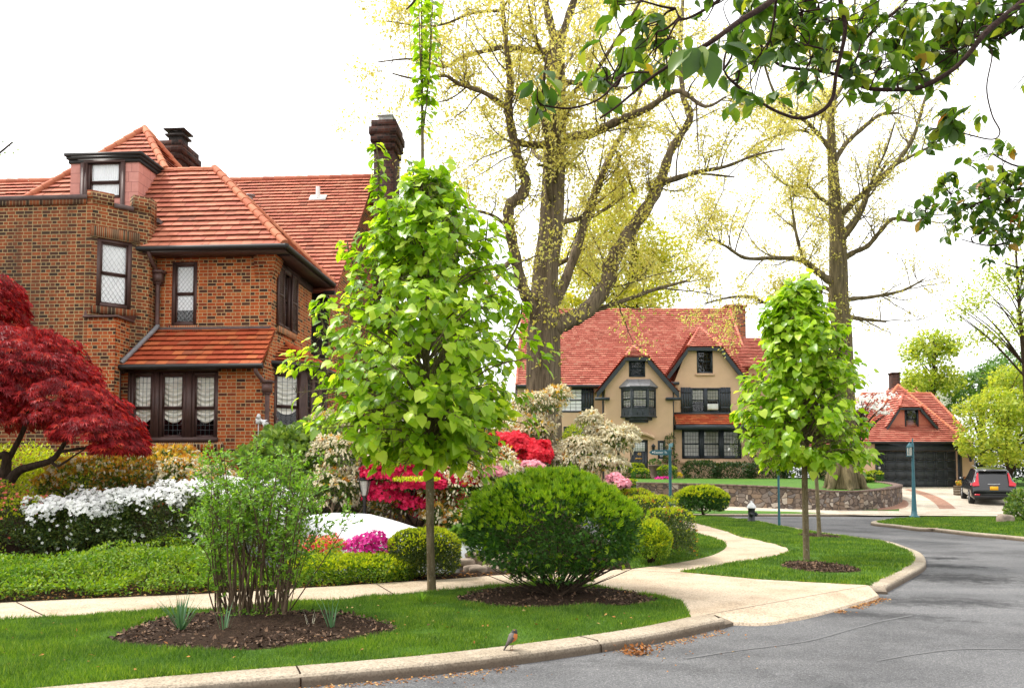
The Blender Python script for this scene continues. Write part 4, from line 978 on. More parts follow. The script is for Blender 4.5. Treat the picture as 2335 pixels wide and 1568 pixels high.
# lower wing at the right
y_ = 56.0; zw = XZ(1730, 770, y_)[1]; xw = XZ(1757, 770, y_)[0]; x0 = XZ(1660, 770, y_)[0]; zw0 = XZ(1730, 838, YL)[1]
mb = MB(); tiles(mb, [v3(x0, YL - .4, zw0), v3(xw + .3, YL - .4, zw0), v3(xw, y_, zw), v3(x0, y_, zw)], .205, .3, .085, g2); mb.build('wing_roof', M['tile_far'], stucco_house)
mb = MB(); Fw = FY(YL + .1); wall(mb, Fw, GZ2 - .8, zw0 + .4, [], .1, FR.A[0] + ru1 - Fw.A[0], xw - Fw.A[0]); mb.build('wall', M['stucco'], stucco_house)
# chimney
cx0, cz0 = XZ(1655, 700, 58.5); cx1, _ = XZ(1699, 700, 58.5); mb = MB()
mb.box(v3((cx0 + cx1) / 2, 59, cz0 / 2 + 3), (cx1 - cx0, 1.2, cz0 - 6.0)); mb.box(v3((cx0 + cx1) / 2, 59, cz0 + .06), (cx1 - cx0 + .24, 1.44, .12)); ch3 = mb.build('chimney', brickmat('stucco_house_chimney_brick', B_OR, (.3, .22, .16), dirt_shade=.5), stucco_house)
mb = MB(); mb.box(v3((cx0 + cx1) / 2 - .1, 59, cz0 + .2), (.9, 1.0, .16)); mb.build('chimney_cap', M['chrome'], ch3)
# pent roof over the ground floor window
za, zb = FR.px(1600, 969)[1], FR.px(1600, 944)[1]; xa, xb = FR.A[0] + FR.px(1537, 960)[0], FR.A[0] + FR.px(1735, 960)[0]
mb = MB(); tiles(mb, [v3(xa, YR - .75, za), v3(xb, YR - .75, za), v3(xb, YR - .02, zb), v3(xa, YR - .02, zb)], .18, .28, .06, g2); pr2 = mb.build('pent_roof', M['tile_front'], stucco_house)
mb = MB(); mb.box(v3((xa + xb) / 2, YR - .04, zb + .04), (xb - xa, .12, .14)); mb.box(v3((xa + xb) / 2, YR - .42, za - .16), (xb - xa, .7, .3)); mb.build('fascia', M['navy'], pr2)
# oriel window
def XY(px, Y): return ((px - PPX) / FOC * Y)
oz0, oz1, oz2 = FM.px(1456, 950)[1], FM.px(1456, 885)[1], FM.px(1456, 866)[1]
ob = [(FM.A[0] + FM.px(1416, 900)[0], YM), (FM.A[0] + FM.px(1436, 900)[0], YM - .75), (FM.A[0] + FM.px(1474, 900)[0], YM - .75), (FM.A[0] + FM.px(1496, 900)[0], YM)]
orl = MB(); wins = []
zs_, zl_ = FM.px(1456, 932)[1], FM.px(1456, 930)[1]
for i in range(3):
    F = Frame(ob[i], ob[i + 1]); m_ = .06; h = (m_, F.L - m_, zs_, oz1 - .12); wall(orl, F, oz0, oz1, [h], .08); wins.append((F, h))
    for k in range(1, 3): F.bx(orl, F.L * k / 3 - .02, F.L * k / 3 + .02, .0, .02, oz0 + .1, zs_ - .1)
for k, (e, za_, zb_) in enumerate(((.10, oz1 - .02, oz1 + .06), (.05, oz0 - .05, oz0 + .04), (-.25, oz0 - .22, oz0 - .05), (-.5, oz0 - .36, oz0 - .22))):
    cx = (ob[0][0] + ob[3][0]) / 2; L = [v3(cx + (x - cx) * (1 + e / 1.1), YM + (y - YM) * (1 + e / .75), za_) for x, y in ob]; orl.prism(L, (0, 0, zb_ - za_))
oriel = orl.build('oriel', M['navy'], stucco_house)
for F, h in wins: window(oriel, F, h, M['navy'], .05, .02, 'grid', 3 if F is not wins[1][0] else 4, 6, .5, 'pleat', M['curtain_dim'], cover_z=.1, lmat=M['navy'], lw=.018, name='oriel_window')
mb = MB(); cx = (ob[0][0] + ob[3][0]) / 2; low = [v3(cx + (x - cx) * 1.12, YM + (y - YM) * 1.15, oz1 + .06) for x, y in ob]; tp = [v3(cx - .7, YM - .03, oz2 + .05), v3(cx + .7, YM - .03, oz2 + .05)]
mb.poly([low[0], low[1], tp[0]]); mb.poly([low[1], low[2], tp[1], tp[0]]); mb.poly([low[2], low[3], tp[1]])
for a, b in ((low[1], tp[0]), (low[2], tp[1]), (low[0], tp[0]), (low[3], tp[1]), ((low[1] + low[2]) / 2, (tp[0] + tp[1]) / 2)): mb.tube([a, b], .025, 5)
mb.build('oriel_roof', M['lead'], oriel)
# front door with hood
a, b, c, d = dm_; mb = MB()
n = 6; w_ = (b - a) / n
for k in range(n): FM.bx(mb, a + w_ * k + .006, a + w_ * (k + 1) - .006, -.14, -.10, c, d - .75)
FM.bx(mb, a, b, -.145, -.105, d - .95, d - .72); FM.bx(mb, a, a + .18, -.146, -.104, d - .95, d); FM.bx(mb, b - .18, b, -.146, -.104, d - .95, d); FM.bx(mb, a, b, -.147, -.103, d - .16, d)
door = mb.build('front_door', M['navy'], stucco_house)
mb = MB(); FM.bx(mb, a + .18, b - .18, -.135, -.125, d - .72, d - .16); pn = mb.build('door_pane', M['blind'], door)
mb = MB(); lattice(mb, FM, a + .18, b - .18, d - .72, d - .16, -.115, 'grid', 5, 5, .014); mb.build('lattice', M['muntin'], door)
t = NT('brass'); M['brass'] = t.done(t.surf((.55, .33, .10), .35, .5, .7))
mb = MB(); FM.bx(mb, (a + b) / 2 - .24, (a + b) / 2 + .2, -.1, -.085, c + .92, c + 1.0); mb.build('letter_slot', M['brass'], door)
def letters(txt, size, loc, mat, par, rot=(math.pi / 2, 0, 0), ext=.004, name='lettering', label=None):
    cu = bpy.data.curves.new(name, 'FONT'); cu.body = txt; cu.size = size; cu.extrude = ext; cu.align_x = 'CENTER'; cu.align_y = 'CENTER'
    tmp = bpy.data.objects.new('tmp', cu); COL.objects.link(tmp); dg = bpy.context.evaluated_depsgraph_get(); me = bpy.data.meshes.new_from_object(tmp.evaluated_get(dg)); bpy.data.objects.remove(tmp)
    me.name = name; me.materials.clear(); me.materials.append(mat); o = bpy.data.objects.new(name, me); COL.objects.link(o)
    o.parent = par; o.location = [float(x) for x in (np.asarray(loc) - ORIG[par.name])]; o.rotation_euler = rot; ORIG[o.name] = np.asarray(loc, float); return o
letters('48', .26, FM.p((a + b) / 2 + .02, -.095, c + 1.24), M['brass'], door, name='house_number')
mb = MB(); u0, u1 = FM.px(1440, 995)[0], FM.px(1482, 995)[0]; z0 = FM.px(1460, 1002)[1]; P = []
for k in range(13):
    x = k / 12; P.append((u0 - .25 + (u1 - u0 + .5) * x, z0 + .28 * math.sin(math.pi * x)))
for (ua, zaa), (ub, zbb) in zip(P[:-1], P[1:]): mb.hexa([FM.p(ua, .35, zaa), FM.p(ub, .35, zbb), FM.p(ub, 0, zbb), FM.p(ua, 0, zaa), FM.p(ua, .35, zaa + .2), FM.p(ub, .35, zbb + .2), FM.p(ub, 0, zbb + .22), FM.p(ua, 0, zaa + .22)])
mb.build('door_hood', M['stucco'], stucco_house)
window(stucco_house, FM, sm_, M['navy'], .1, .04, 'grid', 2, 5, None, 'blind', M['blind'], lmat=M['navy'], lw=.018, proud=.02)
mb = MB(); FM.bx(mb, sm_[0] - .1, sm_[1] + .1, 0, .08, sm_[2] - .2, sm_[2]); mb.build('window_sill', M['stucco'], stucco_house)
mb = MB(); FM.bx(mb, a - .5, b + 1.1, .0, .9, GZ2 - .6, c - .16); FM.bx(mb, a - .8, b + 1.3, .0, 1.3, GZ2 - .6, c - .34); FM.bx(mb, b + .15, b + .9, .0, .4, c - .2, c + .35); mb.build('brick_step', M['brick'], stucco_house)
wl_ = MB(); q = FM.p(FM.px(1489, 1020)[0], .16, FM.px(1489, 1022)[1]); wl_.lathe(q, [(0, -.2), (.07, -.17), (.1, .12), (.15, .13), (.04, .26), (0, .3)], 6); FM.bx(wl_, FM.px(1489, 1020)[0] - .03, FM.px(1489, 1020)[0] + .03, .0, .1, q[2] + .1, q[2] + .2)
wl_.build('wall_lantern', M['navy'], stucco_house)

# ------------------------------------------------------------------ garage
GY = 50.0; FG = FY(GY); GZ = .1 + SL * (GY - Y0)
garage = thing('garage', 'red roofed garage with a wide dark panelled door and gablet window', 'garage', v3(23.5, GY + 3, GZ))
dr = R(FG, 2000, 1027, 2185, 1112); dr = (dr[0], dr[1], GZ - .05, dr[3])
ga, gb = FG.px(1962, 1050)[0], FG.px(2221, 1050)[0]; gt = FG.px(2100, 1010)[1]
mb = MB(); wall(mb, FG, GZ - .3, gt, [dr], .3, ga, gb); xa, xb = FG.A[0] + ga, FG.A[0] + gb
mb.quad(v3(xb, GY, GZ - .3), v3(xb, GY + 8, GZ - .3), v3(xb, GY + 8, gt + .35), v3(xb, GY, gt + .35)); mb.quad(v3(xa, GY + 8, GZ - .3), v3(xa, GY, GZ - .3), v3(xa, GY, gt + .35), v3(xa, GY + 8, gt + .35)); mb.quad(v3(xb, GY + 8, GZ - .3), v3(xa, GY + 8, GZ - .3), v3(xa, GY + 8, gt), v3(xb, GY + 8, gt))
mb.build('wall', M['stucco'], garage)
mb = MB(); zbk = FG.px(2200, 1086)[1]
FG.bx(mb, dr[1] + .02, gb + .02, -.2, .03, GZ - .2, zbk); mb.build('brick_base', M['brick'], garage); mb = MB(); FG.bx(mb, ga - .02, dr[0] - .02, -.2, .03, GZ - .2, zbk); mb.build('brick_base', M['brick'], garage)
mb = MB(); FG.bx(mb, dr[0] - .1, dr[1] + .1, -.05, .05, dr[3], gt + .02); FG.bx(mb, dr[0] - .1, dr[0], -.05, .051, GZ - .1, dr[3]); FG.bx(mb, dr[1], dr[1] + .1, -.05, .051, GZ - .1, dr[3]); FG.bx(mb, ga - .3, gb - .2, .0, .35, gt - .05, gt + .04); mb.build('fascia', M['navy'], garage)
gdm = plain('charcoal_door', (.042, .048, .054), .5, .35, var=.1)
mb = MB(); nr, nc = 4, 8; hh = (dr[3] - dr[2]) / nr; ww = (dr[1] - dr[0]) / nc
for r in range(nr):
    z0 = dr[2] + hh * r; FG.bx(mb, dr[0], dr[1], -.3, -.24, z0 + .006, z0 + hh - .006)
    for c_ in range(nc):
        u = dr[0] + ww * c_
        FG.bx(mb, u + .03, u + .09, -.24, -.215, z0 + .03, z0 + hh - .03); FG.bx(mb, u + ww - .09, u + ww - .03, -.24, -.215, z0 + .03, z0 + hh - .03)
        FG.bx(mb, u + .09, u + ww - .09, -.24, -.2155, z0 + .03, z0 + .09); FG.bx(mb, u + .09, u + ww - .09, -.24, -.2155, z0 + hh - .09, z0 + hh - .03)
gd = mb.build('garage_door', gdm, garage); mb = MB(); FG.bx(mb, dr[0] + .14, dr[0] + .28, -.22, -.16, dr[2] + 1.15, dr[2] + 1.3); mb.build('handle', M['chrome'], gd)
# rear volume with ridge, then hipped front
def hip(Y0_, Y1, x0, x1, ze_, xr0, xr1, Yr, zr_, name):
    P = [v3(x0, Y0_, ze_), v3(x1, Y0_, ze_), v3(x1, Y1, ze_), v3(x0, Y1, ze_)]; r0, r1 = v3(xr0, Yr, zr_), v3(xr1, Yr, zr_); mb = MB()
    fl = [P[0], P[1], r1, r0] if xr1 - xr0 > .05 else [P[0], P[1], r0]
    tiles(mb, fl, .2, .3, .085, g2); tiles(mb, [P[1], P[2], r1], .2, .3, .085, g2); tiles(mb, [P[3], P[0], r0], .2, .3, .085, g2)
    if xr1 - xr0 > .05: tiles(mb, [P[2], P[3], r0, r1], .4, .5, .06, g2)
    o = mb.build(name, M['tile_far'], garage); mb = MB(); ridge(mb, P[0] + [0, 0, .05], r0, .1, .4); ridge(mb, P[1] + [0, 0, .05], r1, .1, .4)
    if xr1 - xr0 > .05: ridge(mb, r0, r1, .1, .4)
    mb.build('ridge_tiles', M['ridge'], o); return o
yr = 56.5; hip(53, 61, XZ(1935, 970, 53)[0], XZ(2204, 985, 53)[0], XZ(2190, 985, 53)[1], XZ(1966, 899, yr)[0], XZ(2122, 896, yr)[0], yr, XZ(2100, 897, yr)[1], 'rear_roof')
yr = 54.2; hip(GY - .45, 59, XZ(1950, 1008, GY - .45)[0], XZ(2206, 1008, GY - .45)[0], FG.px(2100, 1009)[1], XZ(2048, 878, yr)[0], XZ(2048, 878, yr)[0], yr, XZ(2048, 878, yr)[1], 'roof')
mb = MB(); gutter(mb, [v3(XZ(1950, 1008, 49.5)[0], 49.5, gt + .02), v3(XZ(2204, 1008, 49.5)[0], 49.5, gt + .02)], .07); mb.build('gutter', M['gutter'], garage)
mb = MB(); xp = XZ(2191, 1050, GY - .12)[0]; mb.tube([v3(xp, GY - .12, gt), v3(xp, GY - .12, GZ)], .07, 8); mb.build('downpipe', M['gutter'], garage)
# gablet with window
FD = FY(GY + .75); wd = R(FD, 2063, 930, 2094, 980)
GG = gable_lines(FD, [(2023, 973), (2055, 928), (2104, 928), (2140, 972)], (2073, 903), .35); L0, L1, R1, R0, _ = GG; mb = MB()
a, b, c, d = wd; zf = min(L0[1], R0[1]); zc = L1[1] - .1
ul = lambda z: L0[0] + (L1[0] - L0[0]) * (z + .1 - L0[1]) / (L1[1] - L0[1]); ur = lambda z: R0[0] + (R1[0] - R0[0]) * (z + .1 - R0[1]) / (R1[1] - R0[1])
mb.poly([FD.p(ul(zf), 0, zf - .2), FD.p(a, 0, zf - .2), FD.p(a, 0, zc), FD.p(ul(zc), 0, zc), FD.p(ul(zf), 0, zf)]); mb.poly([FD.p(b, 0, zf - .2), FD.p(ur(zf), 0, zf - .2), FD.p(ur(zf), 0, zf), FD.p(ur(zc), 0, zc), FD.p(b, 0, zc)]); mb.quad(FD.p(a, 0, d - .02), FD.p(b, 0, d - .02), FD.p(b, 0, zc), FD.p(a, 0, zc))
gab = mb.build('gablet_wall', M['tile_far'], garage)
window(gab, FD, wd, M['navy'], .08, .02, None, rail=.5, proud=.05, name='gablet_window')
gable_roof(FD, GG, 3.4, .35, .9, garage, .26)
cx0, cz0 = XZ(2035, 852, 58); cx1, _ = XZ(2052, 852, 58); mb = MB(); mb.box(v3((cx0 + cx1) / 2, 58.3, cz0 - 2.5), (cx1 - cx0, .6, 5)); mb.box(v3((cx0 + cx1) / 2, 58.3, cz0 + .05), (cx1 - cx0 + .1, .7, .1)); mb.build('chimney', M['brick_chim'], garage)
gl = MB(); q = FG.p(FG.px(2209, 1043)[0], .2, FG.px(2209, 1045)[1]); gl.lathe(q, [(0, -.2), (.08, -.16), (.11, .12), (.16, .14), (.04, .3), (0, .32)], 6); FG.bx(gl, FG.px(2209, 1043)[0] - .03, FG.px(2209, 1043)[0] + .03, 0, .18, q[2] + .05, q[2] + .12); gl.build('wall_lantern', M['navy'], garage)

# ------------------------------------------------------------------ stone retaining wall and upper lawn
def stonemat():
    t = NT('field_stone'); uv = t.n('UVMap').outputs[0]; wv = t.n('VectorMath', {0: uv, 1: t.n('VectorMath', {0: t.n('TexNoise', {'Vector': t.pos(), 'Scale': 3.0}).outputs['Color'], 'Scale': .22}, operation='SCALE').outputs[0]}, operation='ADD').outputs[0]
    mp = t.n('Mapping', {'Vector': wv, 'Scale': (3.4, 5.0, 1)}).outputs[0]
    vc = t.n('TexVoronoi', {'Vector': mp, 'Scale': 1.0}, voronoi_dimensions='2D'); ve = t.n('TexVoronoi', {'Vector': mp, 'Scale': 1.0}, feature='DISTANCE_TO_EDGE', voronoi_dimensions='2D').outputs['Distance']
    c = t.ramp(t.n('SeparateColor', {0: vc.outputs['Color']}).outputs[0], [(0, (.11, .09, .08)), (.35, (.20, .155, .125)), (.55, (.32, .235, .165)), (.75, (.20, .185, .18)), (.9, (.44, .37, .29)), (1, (.54, .49, .42))])
    c = t.mix(c, t.mix(c, (.55, .5, .5), 1, 'MULTIPLY'), t.noise(12, 4)); e = t.n('MapRange', {'Value': ve, 1: .02, 2: .09}).outputs[0]
    c = t.mix((.10, .075, .06), c, e); return t.done(t.surf(c, .85, .2, 0, t.bump(t.math('ADD', e, t.math('MULTIPLY', t.noise(20, 3), .3)), .9, .05)))
M['stone'] = stonemat(); M['cap'] = plain('wall_cap_stone', (.17, .12, .10), .85, .2, var=.25)
def far_pt(px, pyb, pyt):
    b = fgnd(px, pyb); t = at(px, pyt, b[1]); return b, t
wp = [(1452, 1150, 1102), (1550, 1151, 1104), (1662, 1154, 1107), (1795, 1160, 1113), (1900, 1163, 1121), (1970, 1162.5, 1121), (2025, 1156, 1116), (2050, 1148, 1111), (2056, 1140, 1107)]
Bt = smooth_path(np.array([far_pt(*q)[0] for q in wp] + [v3(20.2, 45, .75), v3(20.9, 49.6, 1.0)]), 6); Tp = smooth_path(np.array([far_pt(*q)[1] for q in wp] + [v3(20.2, 45, 1.35), v3(20.9, 49.6, 1.4)]), 6)
stone_wall = thing('stone_wall', 'low curved field stone wall holding up the lawn', 'wall', Bt[len(Bt) // 2])
T = unit(np.gradient(Bt * [1, 1, 0], axis=0)); S = np.stack([-T[:, 1], T[:, 0], T[:, 2] * 0], -1); mb = MB(); cp = MB(); n = len(Bt)
for i in range(n - 1):
    b0, b1 = Bt[i] - [0, 0, .15], Bt[i + 1] - [0, 0, .15]; t0, t1 = Tp[i] * [0, 0, 1] + Bt[i] * [1, 1, 0], Tp[i + 1] * [0, 0, 1] + Bt[i + 1] * [1, 1, 0]
    mb.quad(b0, b1, t1, t0)
    o0, o1, i0, i1 = t0 - S[i] * .04, t1 - S[i + 1] * .04, t0 + S[i] * .38, t1 + S[i + 1] * .38; dz = np.array([0, 0, .07])
    cp.hexa([o0, o1, i1, i0, o0 + dz, o1 + dz, i1 + dz, i0 + dz], .5)
mb.quad(Bt[0] - [0, 0, .15] + S[0] * .4, Bt[0] - [0, 0, .15], Tp[0], Tp[0] + S[0] * .4)
mb.build('wall_face', M['stone'], stone_wall); cp.build('wall_cap', M['cap'], stone_wall)
# upper lawn fills from the wall to the house
mb = MB(); m_ = 14; V = []
for i in range(n):
    t0 = Tp[i] * [0, 0, 1] + Bt[i] * [1, 1, 0] + S[i] * .3 + [0, 0, .02]
    xb = min(t0[0] * 51.7 / t0[1], 20.6); bk = v3(xb, 51.7, 1.62 if xb < 19 else 1.5)
    if t0[1] > 44: bk = v3(t0[0] - 1.0, max(t0[1], 51.7), 1.45)
    for k in range(m_ + 1): V.append(t0 + (bk - t0) * k / m_)
mb.raw(V, [[i * (m_ + 1) + k, (i + 1) * (m_ + 1) + k, (i + 1) * (m_ + 1) + k + 1, i * (m_ + 1) + k + 1] for i in range(n - 1) for k in range(m_)])
structure(mb, 'upper_lawn', M['farlawn'], smooth=True)
def upz(px, py):      # a picture point on the upper lawn
    for Y in np.arange(37, 52.5, .05):
        q = at(px, py, Y); f = np.interp(Y, [38.5, 51.7], [1.2, 1.62])
        if q[2] <= f + .0: continue
        return q
    return at(px, py, 51.5)
mb = MB(); sheet(mb, [(7.6, 50.2, 0), (9.6, 50.2, 0), (9.6, 51.9, 0), (7.6, 51.9, 0)], 1.63); structure(mb, 'front_walk', M['drive'])
# ------------------------------------------------------------------ plant helpers
def tmpl(v, f): return np.array(v, float), f
LEAF = tmpl([(0, 0, 0), (.26, .42, .06), (0, 1, -.10), (-.26, .42, .06)], [[[0, 1, 2], [0, 2, 3]]])
BROAD = tmpl([(0, 0, 0), (.36, .30, .08), (.34, .68, .05), (0, 1, -.1), (-.34, .68, .05), (-.36, .30, .08), (0, .5, 0)], [[[0, 1, 2, 6], [6, 2, 3, 4], [0, 6, 4, 5]]])
HEART = tmpl([(0, 0, 0), (.30, -.10, .04), (.50, .22, .10), (.40, .58, .05), (0, 1.02, -.22), (-.40, .58, .05), (-.50, .22, .10), (-.30, -.10, .04), (0, .45, -.02)],
             [[[0, 1, 2, 8], [8, 2, 3, 4], [8, 4, 5, 6], [0, 8, 6, 7]]])
OVAL = tmpl([(0, 0, 0), (.17, .14, .05), (.30, .40, .09), (.24, .68, .04), (0, 1.0, -.16), (-.24, .68, .04), (-.30, .40, .09), (-.17, .14, .05), (0, .38, -.01), (0, .68, -.05)],
            [[[0, 1, 2, 8], [8, 2, 3, 9], [0, 8, 6, 7], [8, 9, 5, 6]], [[9, 3, 4], [9, 4, 5]]])
def _star(angs, ls, w=.085):
    v = [(0, 0, 0)]; f = []
    for a, l in zip(angs, ls):
        s, c = math.sin(rad(a)), math.cos(rad(a)); k = len(v)
        v += [(s * l * .5 + c * w * l, c * l * .5 - s * w * l, .03), (s * l, c * l, -.12), (s * l * .5 - c * w * l, c * l * .5 + s * w * l, .03)]
        f += [[0, k, k + 1], [0, k + 1, k + 2]]
    return tmpl(v, [f])
MAPLE = _star((-62, -30, 0, 30, 62), (.6, .85, 1, .85, .6))
SPRIG = _star((-35, -12, 14, 38), (.8, 1, .95, .75), .10)
BLADE = tmpl([(-.03, 0, 0), (.03, 0, 0), (.022, .55, .05), (-.022, .55, .05), (0, 1, .16)], [[[0, 1, 2, 3]], [[3, 2, 4]]])
def _flower(n=5, r=.5, cup=.16):
    v = [(0, 0, 0)]; f = []
    for i in range(n):
        a = 2 * math.pi * i / n; d = 2 * math.pi / n * .46; k = len(v)
        v += [(math.cos(a - d) * r * .7, math.sin(a - d) * r * .7, cup * .8), (math.cos(a) * r, math.sin(a) * r, cup), (math.cos(a + d) * r * .7, math.sin(a + d) * r * .7, cup * .8)]
        f.append([0, k, k + 1, k + 2])
    return tmpl(v, [f])
FLOWER = _flower()
PANICLE = tmpl([(-.16, 0, 0), (.16, 0, 0), (.26, .45, .05), (.10, 1, 0), (-.10, 1, 0), (-.26, .45, .05), (0, .45, .26), (0, .45, -.22)], [[[0, 1, 2, 5], [5, 2, 3, 4], [0, 6, 4, 7], [1, 6, 3, 7]]])
def blob(px, py, Y, rx, rz, ry=None, p=2.0):      # centre and half-sizes in picture units, ry in metres
    c = at(px, py, Y); k = Y / FOC; return (c, np.array([rx * k, ry if ry else rx * k * .85, rz * k]), p)
def blob_pts(blobs, n, g, inner=.62, lump=.12, freq=2.4, up_only=-.75, thin=0.0, tfreq=5.0):
    A = np.array([r[0] * r[2] + r[0] * r[1] + r[1] * r[2] for _, r, _ in blobs]); A /= A.sum(); Ps, Ns, Rs = [], [], []
    for bi, (c, r, p) in enumerate(blobs):
        m = int(n * A[bi]); d = randdir(m, g)
        nd = (np.abs(d) ** p).sum(1, keepdims=True) ** (1 / p); d = d / nd
        d = d[d[:, 2] > up_only]; m = len(d); dn = unit(d)
        s = 1 - (1 - inner) * g.random(m) ** 1.5; L = 1 + lump * (noise3(dn, freq, bi + 1) - .5) * 2 + lump * .6 * (noise3(dn, freq * 2.7, bi + 9) - .5) * 2
        P = c + d * r * (s * L)[:, None]; N = unit(np.sign(d) * np.abs(d) ** (p - 1) / r); keep = np.ones(m, bool)
        for bj, (c2, r2, p2) in enumerate(blobs):
            if bj != bi: keep &= ((np.abs((P - c2) / r2) ** p2).sum(1) ** (1 / p2)) > .78
        if thin: keep &= (noise3(P, tfreq, 3) > thin) | (s < .82)
        Ps.append(P[keep]); Ns.append(N[keep]); Rs.append(s[keep])
    return np.vstack(Ps), np.vstack(Ns), np.concatenate(Rs)
def leafset(mb, P, N, g, size, tm, up=.35, out=.8, jit=.7, droop=0.0, var=.3, rnd=None):
    n = len(P); D = unit(N * out + np.array([0, 0, up - droop]) + randdir(n, g) * jit); NN = unit(N * .5 + np.array([0, 0, .7]) + randdir(n, g) * .55)
    S = size * (1 + var * g.normal(size=n)).clip(.4, 1.8); return mb.leaves(P - D * (S * .3)[:, None], D, NN, S, tm, g.random(n) if rnd is None else rnd)
def stems_mb(base, tips, g, r0, r1=.004, bend=.12, k=5):
    mb = MB()
    for t in tips:
        b = base + np.array([g.normal() * .05, g.normal() * .05, 0]) * 1.0; d = t - b; m = b + d * .5 + randdir(1, g)[0] * np.linalg.norm(d) * bend
        mb.tube(smooth_path(np.array([b, m, t]), 4), np.linspace(r0 * g.uniform(.6, 1), r1, 9), k, cap=False)
    return mb
def shrub(name, label, cat, blobs, n, size, mat, tm=LEAF, seed=1, base=None, bark=None, group=None, inner=.62, lump=.12, thin=0.0, nst=10, flowers=None, extra=None, **kw):
    """blobs -> foliage child + stems child + optional blossoms / new growth children"""
    g = np.random.default_rng(seed); lo = min(c[2] - r[2] for c, r, _ in blobs); cx = np.mean([c for c, _, _ in blobs], axis=0)
    b = np.array([cx[0], cx[1], lo - .02]) if base is None else np.asarray(base, float)
    T = thing(name, label, cat, b, group); P, N, S = blob_pts(blobs, n, g, inner, lump, thin=thin); mb = MB(); leafset(mb, P, N, g, size, tm, **kw)
    mb.build('foliage', mat, T, uv=False)
    if nst:
        tips = P[g.choice(len(P), nst)] * .9 + cx * .1; stems_mb(b, tips, g, .022, .005).build('stem', bark or M['bark_dark'], T, uv=False)
    for fl in (flowers or []):
        nf, fs, fm, cond, ftm, nm = fl; P, N, S = blob_pts(blobs, nf, g, .95, lump); k = cond(P, N, g); P, N = P[k], N[k]; n_ = len(P); mb = MB()
        if ftm is FLOWER:
            P = P + randdir(n_, g) * fs * .45; A = unit(N + randdir(n_, g) * .75 + [0, -.35, .2]); D = unit(np.cross(A, randdir(n_, g))); mb.leaves(P + N * fs * .3, D, A, fs * g.uniform(.75, 1.25, n_), ftm, g.random(n_))
        elif ftm is PANICLE:
            D = unit(N * .6 + randdir(n_, g) * .5 + [0, 0, -.75]); mb.leaves(P + N * fs * .2, D, randdir(n_, g), fs * g.uniform(.7, 1.3, n_), ftm, g.random(n_))
        else: leafset(mb, P + N * fs * .2, N, g, fs, ftm, up=.55, jit=.45)
        if n_: mb.build(nm, fm, T, uv=False)
    return T
def barkmat(name, a, b, sc=(9, 9, 1.4), bump=.9, lichen=None):
    t = NT(name); m = t.n('Mapping', {'Vector': t.pos(), 'Scale': sc}).outputs[0]; f = t.noise(1.0, 6, m, .65, .6)
    c = t.ramp(f, [(.32, a), (.62, b)]); c = t.mix(c, t.mix(c, (1.35, 1.2, 1.0), 1, 'MULTIPLY'), t.noise(.8, 3))
    if lichen:
        c = t.mix(c, lichen, t.n('MapRange', {'Value': t.noise(34, 3), 1: .62, 2: .68, 3: 0.0, 4: .8}).outputs[0])
    return t.done(t.surf(c, .9, .15, 0, t.bump(f, bump, .05)))
M['bark_dark'] = barkmat('dark_bark', (.020, .014, .010), (.055, .040, .030), (20, 20, 5))
M['bark_oak'] = barkmat('oak_bark', (.040, .033, .024), (.165, .135, .098), (11, 11, 1.1), 1.0)
M['bark_oak2'] = barkmat('oak_bark_olive', (.042, .036, .022), (.16, .135, .082), (11, 11, 1.1), 1.0)
M['bark_young'] = barkmat('young_linden_bark', (.07, .058, .035), (.15, .125, .08), (22, 22, 6), .4, (.28, .27, .22))
M['bark_cherry'] = barkmat('cherry_bark', (.018, .011, .010), (.05, .03, .026), (30, 30, 30), .5)
M['bark_shrub'] = barkmat('shrub_stem_bark', (.05, .035, .025), (.13, .095, .065), (40, 40, 8), .4)
M['bark_pale'] = barkmat('pale_stem_bark', (.16, .12, .09), (.36, .29, .22), (25, 25, 6), .4)
G_ = lambda *c: [(i / (len(c) - 1), x) for i, x in enumerate(c)]
M['lf_linden'] = leafmat('linden_leaf', G_((.13, .26, .010), (.22, .38, .016), (.34, .50, .028), (.54, .66, .10)), .52, .30, (1.5, 1.5, .55))
M['lf_oak'] = leafmat('golden_oak_leaf', G_((.44, .38, .07), (.58, .53, .14), (.66, .60, .24), (.48, .55, .12)), .52, .5, (1.3, 1.25, .8))
M['lf_bg'] = leafmat('spring_tree_leaf', G_((.32, .34, .03), (.44, .43, .04), (.54, .47, .07)), .48)
M['lf_cherry'] = leafmat('cherry_leaf', [(0, (.030, .080, .010)), (.35, (.05, .115, .014)), (.7, (.09, .17, .02)), (.93, (.20, .27, .03)), (.985, (.24, .26, .03)), (1, (.45, .16, .04))], .50, .32, (1.7, 1.6, .6), .45)
M['lf_maple'] = leafmat('red_maple_leaf', G_((.15, .007, .012), (.31, .013, .021), (.48, .026, .030), (.60, .07, .035)), .40, .5, (1.6, 1.2, .9))
M['lf_bush'] = leafmat('dark_bush_leaf', G_((.024, .072, .012), (.042, .125, .016), (.075, .185, .018)), .28)
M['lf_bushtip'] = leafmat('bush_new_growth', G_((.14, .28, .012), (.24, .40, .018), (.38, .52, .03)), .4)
M['lf_shrub'] = leafmat('privet_leaf', G_((.07, .17, .018), (.12, .26, .024), (.19, .36, .03), (.27, .43, .05)), .38)
M['lf_cover'] = leafmat('ground_cover_leaf', G_((.05, .13, .012), (.10, .22, .016), (.22, .34, .02), (.36, .44, .03)), .35)
M['lf_azal'] = leafmat('azalea_leaf', G_((.022, .050, .012), (.040, .080, .015), (.08, .12, .02), (.14, .17, .03)), .2)
M['lf_lime'] = leafmat('lime_leaf', G_((.26, .36, .015), (.42, .50, .02), (.58, .60, .03)), .4)
